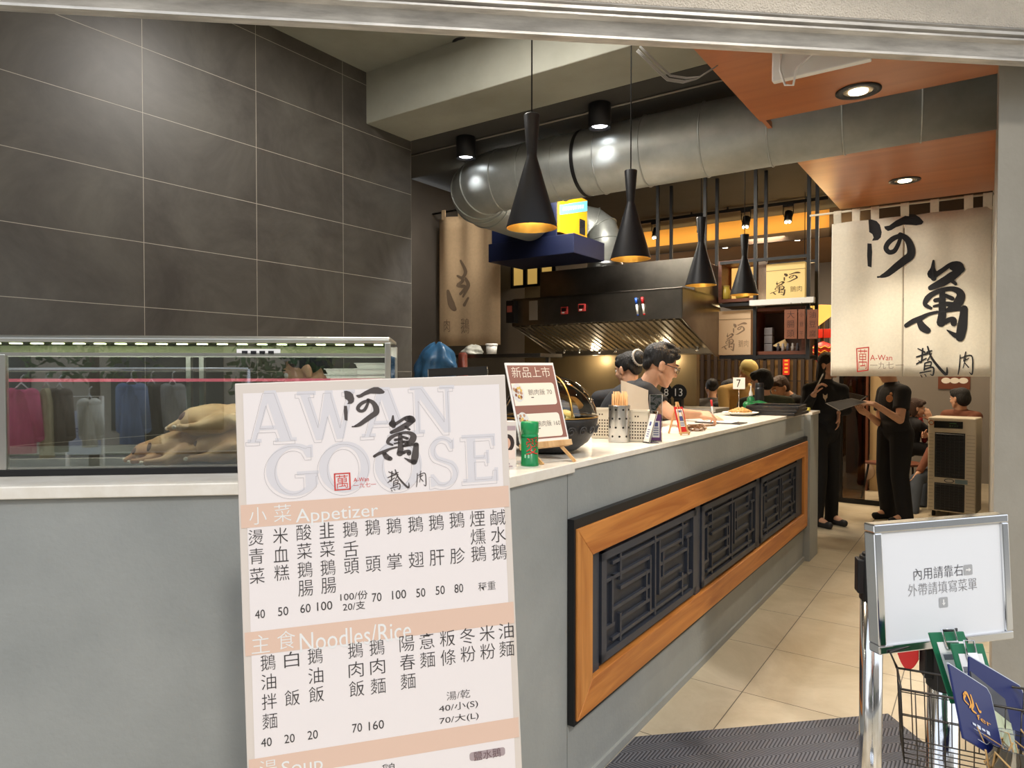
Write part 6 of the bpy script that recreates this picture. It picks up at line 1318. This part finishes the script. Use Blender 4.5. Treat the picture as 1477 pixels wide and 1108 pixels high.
    if legs:
        m = MB(); m.ball(P.lerp(N, -.02), V((.158 * bl, .118, .13)), 0, 20, 12, F)
        for sd in 'LR': m.cap(J['hip' + sd], J['knee' + sd], .092 * max(bl, 1), .068 * max(bl, 1), 0, 16); m.cyl(J['knee' + sd], J['ank' + sd].lerp(J['knee' + sd], -.15), .068 * max(bl, 1), .060 * max(bl, 1), 18); m.ball(J['knee' + sd], .066)
        mpart('trousers', remesh(m.xf(T), max(voxel, .009), 4), trousers, t)
        for sd in 'LR':
            a, b = J['ank' + sd].copy(), J['toe' + sd].copy(); m = MB(); z = min(a.z, .07) ; d = V((b.x - a.x, b.y - a.y, 0)).normalized(); h = a - d * .03
            m.ball((h.x, h.y, a.z - .035), (.042, .042, .05), 0, 14, 8); m.cap((h.x, h.y, a.z - .045), (b.x, b.y, b.z + .008), .036, .03, 0, 14); m.cap((h.x - 0, h.y, a.z - .06), (b.x, b.y, b.z - .005), .03, .026, 0, 12)
            mpart('shoe', remesh(m.xf(T), .009, 2), shoes or black_cloth, t)
    return t, J, HR, T
X_, Y_, Z_ = V((1, 0, 0)), V((0, 1, 0)), V((0, 0, 1))
# man in glasses writing at the counter
hf = V((.93, .03, -.36)); hc = at_y(953, 527, 4.22)
t_, J, HR, T = person('man in glasses and black t-shirt leaning on the counter, writing', dict(head=hc, neck=hc + V((-.085, .02, -.135)), chest=(.70, 4.30, 1.29), pelvis=(.42, 4.36, .97), shR=(.80, 4.09, 1.375), shL=(.83, 4.46, 1.365), elR=at_y(968, 597, 4.0), wrR=at_y(1006, 598, 4.12), elL=(1.02, 4.55, 1.22), wrL=(1.20, 4.40, 1.225), hf=hf, ff=(1, -.1, 0)),
    black_cloth, black_trouser, voxel=.0045, head_s=1.06, hands={'R': ((.92, .16, -.08), (.1, .5, -.85), .75, 1), 'L': ((.8, -.55, -.1), (0, 0, -1), .2, 1)}, legs=True)
m = MB(); gf = mat('spectacle_frame', (52, 30, 34), .35)
for q in (-1, 1):
    c = V((q * .033, .104, .003)); pts = [J['head'] + HR @ ((c + V((math.cos(a) * .027, -abs(math.cos(a)) * .006, math.sin(a) * .019))) * 1.06) for a in [i * math.pi / 10 for i in range(20)]]; m.tube(pts, .0022, 6, close=True)
    m.tube([J['head'] + HR @ (V(p) * 1.06) for p in ((q * .06, .098, .008), (q * .076, .06, .008), (q * .083, .0, .006), (q * .08, -.02, -.006))], .0022, 6)
m.tube([J['head'] + HR @ (V(p) * 1.06) for p in ((-.007, .106, .006), (0, .108, .009), (.007, .106, .006))], .002, 6); part('spectacles', m.xf(T), gf, t_)
p = J['wrR'] + V((.10, .02, -.03)); a, b = at_y(1027 + 18, 606, 4.2), at_y(1025, 578, 4.16); pn = thing('red_pen', 'red and white pen held upright in the writing hand', 'pen', MW(at_y(1027, 600, 4.16))); d = at_y(1026, 577, 4.16) - at_y(1029, 607, 4.17); o_ = at_y(1029, 607, 4.17) - at_y(1027, 600, 4.16)
m = MB(); m.cyl(o_ + d * .08, o_ + d * .7, .0052, n=12); part('barrel', m, white_pl, pn); m = MB(); m.cyl(o_ + d * .7, o_ + d, .0058, n=12); part('cap', m, mat('pen_red', (206, 40, 44), .35), pn); m = MB(); m.cyl(o_, o_ + d * .08, .001, .0052, 10); part('tip', m, ink, pn)
# woman with a bun behind him
hc = at_y(906, 533, 4.85)
t_, J, HR, T = person('woman with a hair bun and black t-shirt turned away behind the man', dict(head=hc, neck=hc + V((-.01, -.02, -.15)), pelvis=V((hc.x - .06, hc.y, .93)), shL=hc + V((-.21, -.06, -.21)), shR=hc + V((.13, .10, -.21)), elL=hc + V((-.27, -.02, -.46)), wrL=hc + V((-.22, .2, -.52)), elR=hc + V((.16, .2, -.45)), wrR=hc + V((.05, .35, -.42)), hf=(-.55, .80, -.22), ff=(-.5, .85, 0)), black_cloth, black_trouser, hair='bun', voxel=.008)
bc = J['head'] + HR @ V((0, -.118, .058)); m = MB(); ax = HR.col[1]; x = ax.orthogonal().normalized(); y = ax.cross(x); m.tube([bc + x * (math.cos(i * math.pi / 20) * (.050 + .006 * (i % 2))) + y * (math.sin(i * math.pi / 20) * (.050 + .006 * (i % 2))) for i in range(40)], .0085, 6, close=True); part('hair_tie', m.xf(T), mat('hair_tie_grey', (190, 184, 178), .8), t_)
# cook behind the glass case
hc = at_y(444, 534, 2.86)
person('cook bending behind the glass display case, face turned left', dict(head=hc, neck=hc + V((.06, .05, -.13)), pelvis=V((hc.x + .12, hc.y + .18, .92)), shL=hc + V((.02, -.10, -.20)), shR=hc + V((.12, .22, -.20)), elL=hc + V((-.08, -.12, -.42)), wrL=hc + V((-.26, -.10, -.42)), elR=hc + V((.0, .26, -.42)), wrR=hc + V((-.2, .2, -.42)), hf=(-.93, -.12, -.34), ff=(-1, -.2, 0)), black_cloth, black_trouser, voxel=.007)
# customer with cap
hc = at_y(1079, 536, 7.6); tan = mat('tan_jacket', (186, 152, 92), .85, bump=.2, bscale=30)
t_, J, HR, T = person('customer in a tan jacket and pale cap standing beyond the counter end', dict(head=hc, neck=hc + V((-.05, .06, -.14)), pelvis=V((hc.x - .12, hc.y + .10, .92)), shR=hc + V((-.28, -.02, -.22)), shL=hc + V((.12, .1, -.22)), elR=hc + V((-.31, -.16, -.46)), wrR=hc + V((-.16, -.34, -.48)), elL=hc + V((.16, -.08, -.46)), wrL=hc + V((.04, -.3, -.48)), hf=(.10, -.80, -.60), ff=(.1, -1, 0)), tan, black_trouser, sleeve='long', hair=None, voxel=.009, build=1.1)
m = MB(); capm = mat('pale_cap', (206, 186, 120), .8); cc = J['head'] + HR @ V((0, -.004, .05)); m.ball(cc, V((.094, .112, .088)), 0, 20, 12, HR); m.ball(J['head'] + HR @ V((0, -.05, .01)), V((.08, .065, .07)), 0, 16, 10, HR); m.rings([[cc + HR @ V((math.cos(a) * rx, .03 + math.sin(a) * ry, z)) for a in [math.pi * i / 12 for i in range(13)]] for rx, ry, z in ((.09, .07, .0), (.085, .15, -.02), (.085, .15, -.012), (.09, .07, .012))], 0, True, False); part('cap', m.xf(T), capm, t_)
# customer in dark green seen from behind
hc = at_y(1098, 551, 6.6)
person('customer with black hair and dark green top, back turned, beyond the counter', dict(head=hc, neck=hc + V((.03, .0, -.14)), pelvis=V((hc.x + .05, hc.y + .05, .86)), shL=hc + V((-.17, -.02, -.21)), shR=hc + V((.25, -.02, -.2)), elL=hc + V((-.22, .08, -.45)), wrL=hc + V((-.1, .3, -.46)), elR=hc + V((.3, .08, -.45)), wrR=hc + V((.15, .3, -.46)), hf=(-.5, .82, -.25), ff=(-.2, 1, 0)), mat('dark_green_top', (62, 66, 48), .85), black_trouser, sleeve='long', hair='full', voxel=.009)
hc = at_y(1124, 559, 7.45)
person('customer in black bowing forward to the left, beside the dark green top', dict(head=hc, neck=hc + V((.12, .02, -.10)), pelvis=V((hc.x + .34, hc.y + .05, .80)), shL=hc + V((.14, -.16, -.14)), shR=hc + V((.2, .2, -.14)), elL=hc + V((.1, -.2, -.4)), wrL=hc + V((-.1, -.15, -.42)), elR=hc + V((.15, .25, -.4)), wrR=hc + V((-.05, .2, -.42)), hf=(-.85, -.25, -.45), ff=(-1, -.1, 0)), black_cloth, black_trouser, sleeve='long', hair='full', hair_mat=hair_br, voxel=.01)
# waitress with a pen
Yw = 6.62; hc = at_y(1196, 527, Yw); hc.z -= .0
t_, J, HR, T = person('waitress in black holding a pen up to her chin, left of the curtain', dict(head=hc, neck=hc + V((-.03, .02, -.15)), pelvis=V((hc.x - .03, hc.y + .02, .93)), shR=hc + V((-.18, .04, -.235)), shL=hc + V((.12, -.02, -.24)), elR=hc + V((-.27, -.08, -.44)), wrR=at_y(1174, 569, Yw - .22), elL=hc + V((.20, .06, -.44)), wrL=at_y(1208, 596, Yw - .06), hf=(.55, -.82, -.12), ff=(.45, -.9, 0), ankR=(hc.x - .11, hc.y + .0, .085), kneeR=(hc.x - .09, hc.y - .02, .48), ankL=(hc.x + .08, hc.y + .1, .085), kneeL=(hc.x + .06, hc.y + .05, .48)), black_cloth, black_trouser, sleeve='long', hair='long', voxel=.006, build=.82, hands={'R': ((.25, -.3, .92), (.75, -.3, -.3), .85, -1), 'L': ((.0, -.05, -1), (-.9, 0, 0), .35, 1)}, shoes=mat('black_white_shoe', (40, 40, 42), .6))
m = MB(); c = at_y(1190, 573, J['shR'].y - .16); P_ = [(-.5, .6), (-.25, .35), (.25, .35), (.5, .6), (.45, -.1), (.12, -.35), (.1, -.8), (-.05, -.45), (-.45, -.1)]; m.prism([(x * .055, z * .055) for x, z in P_], 0, .004); m.xf(T @ MX.Translation(c) @ MX.Rotation(.4, 4, 'Z') @ MX.Rotation(math.pi / 2, 4, 'X')); part('fox_emblem', m, mat('emblem_cream', (206, 186, 164), .7), t_)
pn = thing('white_pen', 'white pen held up in the hand of the waitress', 'pen', MW(at_y(1180, 553, Yw - .22))); a = at_y(1177, 560, Yw - .22) - at_y(1180, 553, Yw - .22); b = at_y(1187, 540, Yw - .22) - at_y(1180, 553, Yw - .22); m = MB(); m.cyl(a, b, .006, n=10); part('barrel', m, white_pl, pn); m = MB(); m.cyl(b, b + (b - a) * .08, .006, .002, n=10); part('tip', m, mat('pen_tip', (180, 176, 170), .4), pn)
# waiter with a tablet
Yt = 6.85; hc = at_y(1278, 533, Yt)
t_, J, HR, T = person('waiter in black t-shirt facing left, holding menus and a tablet', dict(head=hc, neck=hc + V((.06, .0, -.14)), pelvis=V((hc.x + .10, hc.y, .92)), shL=at_y(1302, 566, 6.68), shR=at_y(1276, 566, 7.02), elL=at_y(1298, 606, 6.60), wrL=at_y(1261, 583, 6.56), elR=at_y(1268, 610, 6.98), wrR=at_y(1252, 598, 6.76), hf=(-.85, -.28, -.45), ff=(-1, -.15, 0)), black_cloth, black_trouser, voxel=.0055, hands={'L': ((-.9, .05, .15), (-.1, .4, -.8), .9, 1), 'R': ((-.75, -.2, .45), (-.3, .2, .9), .45, 1)}, build=1.22)
m = MB(); c = at_y(1283, 575, 6.62); m.ball(c, V((.034, .01, .036)), 0, 14, 8); m.ball(c + V((.012, -.004, .045)), V((.014, .008, .016)), 0, 10, 6); part('shirt_emblem', m.xf(T), mat('emblem_orange', (190, 130, 86), .7), t_)
def slab4(name, lab, cat, P, th, mt, mt2=None, ins=.06):
    P = [V(p) for p in P]; c = sum(P, V()) / 4; n = (P[1] - P[0]).cross(P[3] - P[0]).normalized(); t = thing(name, lab, cat, MW(c)); m = MB(); m.hexa([p - c for p in P] + [p - c + n * th for p in P]); part('sheet', m, mt, t)
    if mt2: m = MB(); Q = [p + (c - p) * ins for p in P]; m.hexa([p - c + n * (th + .0003) for p in Q] + [p - c + n * (th + .001) for p in Q]); part('face', m, mt2, t)
    return t
slab4('menu_card', 'large dark laminated menu card held level by the waiter', 'menu', [at_y(1190, 582, 6.2), at_y(1210, 593, 6.1), at_y(1250, 580, 6.4), at_y(1228, 575, 6.5)], .004, mat('laminate_edge', (90, 82, 74), .6), mat('laminate_dark', (24, 21, 20), .6, spec=.1))
slab4('tablet', 'black tablet held above the menu card by the waiter', 'tablet', [at_y(1212, 575, 6.62), at_y(1240, 579, 6.5), at_y(1250, 573, 6.55), at_y(1224, 567, 6.7)], .008, black_satin, mat('tablet_glass', (30, 32, 34), .1))
# diners at the back right
def seated(label, hc, fdir, shirt, trousers, hair, zseat=.46, hairm=None, sleeve='long', arms=None, voxel=.01, hdir=None, group=None):
    f = V((fdir[0], fdir[1], 0)).normalized(); r = V((f.y, -f.x, 0)); nk = hc - f * .03 + V((0, 0, -.14)); pv = V((nk.x, nk.y, zseat + .13)) - f * .06
    J = dict(head=hc, neck=nk, pelvis=pv, shR=nk + r * .18 - V((0, 0, .06)), shL=nk - r * .18 - V((0, 0, .06)), hf=hdir or (f.x, f.y, -.2), ff=f)
    for sd, q in (('R', 1), ('L', -1)):
        J['el' + sd] = nk + r * (q * .24) + f * .10 - V((0, 0, .32)); J['wr' + sd] = J['el' + sd] + f * .22 - r * (q * .06) + V((0, 0, .03)); J['hip' + sd] = pv + r * (q * .09); J['knee' + sd] = pv + r * (q * .12) + f * .42 + V((0, 0, -.06)); J['ank' + sd] = V((pv.x, pv.y, .085)) + r * (q * .12) + f * .40
    J.update(arms or {}); return person(label, J, shirt, trousers, sleeve=sleeve, hair=hair, hair_mat=hairm, voxel=voxel, group=group)
hc = at_y(1321, 589, 8.6)
t_, J, HR, T = seated('seated woman with brown hair resting her chin on her hand', hc, (.95, -.2), black_cloth, black_trouser, 'bob', .42, hair_br, 'long', dict(elR=hc + V((.20, -.12, -.36)), wrR=hc + V((.14, -.07, -.14)), elL=hc + V((.22, .16, -.36))), .008)
m = MB(); nk = J['neck']; m.tube([nk + V((math.cos(i * math.pi / 8) * .085, math.sin(i * math.pi / 8) * .085, -.01 + .02 * math.cos(i * math.pi / 8))) for i in range(16)], .024, 8, close=True); m.cap(nk + V((.07, -.05, -.02)), nk + V((.09, -.09, -.26)), .026, .03); part('scarf', m.xf(T), mat('red_scarf', (150, 44, 40), .85), t_)
hc = at_y(1384, 575, 7.85); jeans = mat('dark_jeans', (58, 66, 78), .85, bump=.1, bscale=60)
seated('seated diner with black hair and brown jacket behind the air cooler', hc, (-.9, -.32), mat('rust_jacket', (112, 66, 46), .85, bump=.2, bscale=30), jeans, 'full', .40, None, 'long', dict(kneeL=at_y(1322, 692, 7.5), ankL=at_y(1316, 738, 7.25), kneeR=at_y(1330, 690, 7.8), ankR=at_y(1328, 728, 7.6), wrL=at_y(1324, 684, 7.5), elL=at_y(1343, 650, 7.6)), .009, (-.3, .95, -.1))
hc = at_y(1052, 562, 8.25); seated('far diner with black hair seated left of the customer with the cap', hc, (-.3, 1), black_cloth, black_trouser, 'full', .5, voxel=.012)
hc = at_y(1027, 560, 8.9); seated('far diner with a round bun seated farthest left in the dining room', hc, (.2, 1), mat('grey_top', (70, 66, 64), .85), black_trouser, 'bun', .5, voxel=.012)

# ================================================================ AIR COOLER, STOOLS, BAG
pl = at_z(1340, 745, 0); pr = at_y(1422, 748, pl.y - .02); b0, b1 = pl.x, at_y(1422, 700, pl.y).x; AW = (b1 - b0); zt_c = at_y(1380, 602, pl.y).z
t_ = thing('air_cooler', 'cream evaporative air cooler with two black louvres by the pier', 'air cooler', MW(V((b0 + .01, pl.y + .05, 0)), -.74)); H = zt_c
cooler = mat('cooler_cream', (206, 196, 176), .5); AW = .42
m = MB(); m.box(0, AW, .0, .36, .06, H); part('cabinet', m, cooler, t_, .012)
m = MB(); m.box(AW * .13, AW * .73, -.006, .004, H * .895, H * .965); part('control_panel', m, mat('panel_black', (26, 28, 26), .2), t_, .002)
m = MB()
for i in range(4): m.box(AW * (.46 + i * .05), AW * (.48 + i * .05), -.008, -.0062, H * .915, H * .925)
m.box(AW * .46, AW * .6, -.008, -.0062, H * .94, H * .948); part('indicator', m, mat('green_led', (70, 110, 70), .4), t_)
for z0, z1 in ((.40, .85), (.07, .345)):
    m = MB(); m.box(AW * .15, AW * .78, -.004, .01, H * z0, H * z1); part('grille_back', m, black_paint, t_); m = MB(); k = 15 if z0 > .3 else 11
    for i in range(k): z = H * (z0 + (z1 - z0) * (i + .5) / k); m.hexa([(AW * .17, -.012, z - .004), (AW * .76, -.012, z - .004), (AW * .76, -.0045, z + .002), (AW * .17, -.0045, z + .002), (AW * .17, -.013, z), (AW * .76, -.013, z), (AW * .76, -.005, z + .006), (AW * .17, -.005, z + .006)])
    for i in range(7): x = AW * (.18 + .57 * i / 6); m.box(x - .003, x + .003, -.009, -.005, H * z0, H * z1)
    part('louvre', m, black_satin, t_)
m = MB()
for i in range(24):
    z = H * (.06 + i * .035)
    if z > H * .86: break
    m.box(.008, AW * .12, -.003, .001, z, z + .004); m.box(AW * .81, AW - .008, -.003, .001, z, z + .004)
part('side_groove', m, mat('groove_shade', (160, 150, 132), .6), t_)
m = MB(); m.poly([arc(AW * .46, H * .372, .045, .022, 0, 360, 24)[:-1]], V((0, -.002, 0)), XA, ZA, 0); m.poly([arc(AW * .46, H * .372, .036, .015, 0, 360, 24)[:-1]], V((0, -.0025, 0)), XA, ZA, 1); bquad(m, AW * .58, AW * .84, H * .35, H * .392, -.002, 2); m.poly([arc(AW * .07, H * .945, .026, .026, 0, 360, 24)[:-1]], V((0, -.0022, 0)), XA, ZA, 3); m.poly([arc(AW * .07, H * .945, .017, .017, 0, 360, 24)[:-1]], V((0, -.0026, 0)), XA, ZA, 1)
part('badge', m, [mat('badge_dark', (66, 70, 74), .4), mat('badge_pale', (196, 190, 176), .4), mat('badge_blue', (112, 134, 142), .4), mat('badge_orange', (176, 104, 60), .5)], t_)
m = MB()
for x in (.05, AW - .05):
    for y in (.05, .31): m.cyl((x - .012, y, .03), (x + .012, y, .03), .03, n=14)
part('castor', m, rubber, t_)
def stool(px, py, lab, rz=0, z=.45):
    p = at_z(px, py, 0); t = thing('stool', lab, 'stool', MW(p, rz), 'black legged stools'); m = MB(); m.box(-.16, .16, -.16, .16, z - .03, z); part('seat', m, walnut, t, .01)
    for x in (-1, 1):
        for y in (-1, 1): m = MB(); m.cyl((x * .17, y * .17, 0), (x * .12, y * .12, z - .03), .012, n=8); part('leg', m, black_paint, t)
stool(1276, 722, 'black legged stool partly hidden behind the waiter', .3); stool(1380, 724, 'stool under the diner in the brown jacket', -.3, .33)
stool(1312, 717, 'stool under the woman resting her chin', .1, .41)
p = at_z(1250, 706, 0); t_ = thing('floor_bag', 'clear plastic bag of bottles on the floor beside the waiter', 'bag', MW(p, 0)); m = MB(); rr = random.Random(3)
for i in range(9): m.ball((rr.uniform(-.12, .12), rr.uniform(-.08, .08), rr.uniform(.10, .26)), (.11, .09, .11), 0, 12, 8)
m.cap((0, 0, .3), (.03, 0, .42), .06, .03); mpart('film', remesh(m, .015, 3), mat('clear_bag_film', (206, 180, 160), .25, alpha=.55), t_)
for i, (x, y) in enumerate(((-.06, 0), (.04, -.03), (.09, .05))):
    b = thing('bottle', ['left', 'middle', 'right'][i] + ' bottle inside the clear bag on the floor', 'bottle', MW(p + V((x, y, .012))), 'bottles in the floor bag'); m = MB(); m.lathe([(0, 0), (.035, 0), (.036, .02), (.036, .16), (.014, .21), (.0, .21)], 16); part('bottle', m, mat('bottle_pale', (200, 186, 170), .3), b); m = MB(); m.lathe([(.0365, .06), (.0365, .13)], 16); part('wrap', m, mat('wrap_red', (190, 70, 50), .5), b); m = MB(); m.lathe([(.016, .2105), (.016, .235), (0, .236)], 12); part('cap', m, mat('wrap_red', (190, 70, 50), .5), b)

# ================================================================ STREET BEHIND THE CAMERA (seen mirrored in the glass case)
def mirror(px, py, dist):
    """point in the street whose image in the front pane of the case falls on this pixel, dist metres out from the pane"""
    pane = fac(0, GY - .003); d = ray(px, py); hit = E0 + d * ((pane - E0).dot(FN) / d.dot(FN)); r = d - FN * (2 * d.dot(FN)); return hit + r * (dist / abs(r.dot(FN)))
def garment(px0, px1, py0, py1, dist, col, lab, sleeves=True, grp='clothes on the street rail'):
    a, b = mirror(px0, py0, dist), mirror(px1, py1, dist); w = (V((a.x, a.y, 0)) - V((b.x, b.y, 0))).length; h = abs(a.z - b.z); c = (a + b) / 2; t = thing('hanging_garment', lab, 'garment', MW(V((c.x, c.y, max(a.z, b.z))), B), grp); m = MB(); R = []
    for i, (f, q) in enumerate(((0, .25), (.06, .62), (.2, .9), (.6, .95), (1, 1.0))): R.append([(math.cos(k * math.pi / 12) * w / 2 * q, math.sin(k * math.pi / 12) * (.05 + .012 * math.sin(k * 2.1 + i)), -h * f) for k in range(24)])
    m.rings(R); part('cloth', m, mat('garment_' + lab.split()[0], col, .9, var=.15, scale=14, stretch=(6, 6, .6)), t)
    if sleeves:
        for q in (-1, 1): m = MB(); m.cap((q * w * .36, 0, -h * .08), (q * w * .5, -.03, -h * .75), .05, .04); part('sleeve', m, MATS['garment_' + lab.split()[0]], t)
    m = MB(); m.tube([(-w * .3, 0, -.01), (0, 0, .05), (w * .3, 0, -.01)], .006, 6); m.tube([(0, 0, .05), (0, 0, .09), (.02, 0, .11)], .004, 6); part('hanger', m, chrome, t); return c
cs = [garment(10, 52, 562, 654, 3.2, (206, 92, 130), 'pink shirt hanging on the street rail'), garment(56, 78, 560, 660, 3.3, (196, 184, 150), 'cream dress hanging on the street rail', False), garment(74, 98, 562, 652, 3.35, (110, 98, 88), 'taupe coat hanging on the street rail'), garment(172, 208, 555, 640, 3.2, (104, 124, 164), 'blue denim jacket hanging on the street rail'), garment(205, 232, 556, 640, 3.3, (70, 64, 66), 'charcoal coat hanging on the street rail'), garment(236, 262, 556, 632, 3.3, (150, 150, 150), 'grey patterned top hanging on the street rail'), garment(118, 140, 578, 645, 3.5, (220, 218, 206), 'white blouse hanging on the street rail')]
a, b = mirror(0, 556, 3.25), mirror(300, 556, 3.25); c = (a + b) / 2; t_ = thing('clothes_rail', 'chrome clothes rail across the street, mirrored in the glass case', 'clothes rail', MW(V((c.x, c.y, -.06)), B)); L = (a - b).length / 2 + .3; m = MB(); z = a.z + .18; m.cyl((-L, 0, z), (L, 0, z), .014, n=10)
part('bar', m, chrome, t_); m = MB()
for q in (-L, L): m.cyl((q, 0, 0), (q, 0, z), .014, n=10); m.cyl((q, -.25, .02), (q, .25, .02), .014, n=10)
part('upright', m, chrome, t_)
a, b = mirror(97, 572, 3.9), mirror(147, 655, 3.9); c = (a + b) / 2; t_ = thing('white_board', 'pale framed board with dark characters standing across the street', 'board', MW(V((c.x, c.y, -.06)), B + math.pi)); w = (V((a.x, a.y)) - V((b.x, b.y))).length / 2; m = MB(); z0, z1 = min(a.z, b.z) + .06, max(a.z, b.z) + .06; m.box(-w, w, -.02, .02, z0, z1 - .25 * (z1 - z0)); part('panel', m, mat('board_blue', (176, 184, 204), .5), t_); m = MB(); m.tube([(-w, 0, 0), (-w, 0, z1), (w, 0, z1), (w, 0, 0)], .02, 8); part('frame', m, white_pl, t_); m = MB(); text(m, '城市', V((0, -.022, 0)), XA, ZA, 0, (z0 * .62 + z1 * .38), w * 1.2, .11); part('lettering', m, mat('navy_ink', (44, 52, 110), .6), t_)
# facade and trees on the other side
m = MB(); m.box(-14, 14, -11.4, -11, 0, 7); struct('wall_opposite', m, mat('opposite_wall', (148, 140, 128), .9, col2=(176, 168, 156), scale=.6), MF(0, 0))
m = MB()
for i in range(8): m.box(-13 + i * 3.4, -11 + i * 3.4, -11.0, -10.96, .4, 2.6)
struct('window_1', m, mat('shopfront_dark', (46, 52, 54), .2), MF(0, 0))
for i, (x, h) in enumerate(((-5.2, 3.2), (-2.4, 2.8), (1.5, 3.4))):
    t_ = thing('street_tree', ['left', 'middle', 'right'][i] + ' leafy street tree mirrored dimly in the glass case', 'tree', MF(x, -8.2, -.06), 'street trees'); m = MB(); m.cyl((0, 0, 0), (0, 0, h * .6), .09, .06, 10); part('trunk', m, mat('bark', (84, 70, 58), .9), t_); m = MB(); rr = random.Random(i)
    for k in range(420):
        a, r = rr.uniform(0, 6.28), math.sqrt(rr.random()) * .9; c = V((math.cos(a) * r, math.sin(a) * r, h * .6 + rr.uniform(-.5, .7))); d1 = V((rr.uniform(-1, 1), rr.uniform(-1, 1), rr.uniform(-1, 1))).normalized(); d2 = d1.orthogonal().normalized(); m.add([c - d1 * .09, c + d2 * .05, c + d1 * .09, c - d2 * .05], [(0, 1, 2, 3)])
    part('foliage', m, mat('leaf_green', (70, 98, 58), .7, var=.3, scale=3), t_)
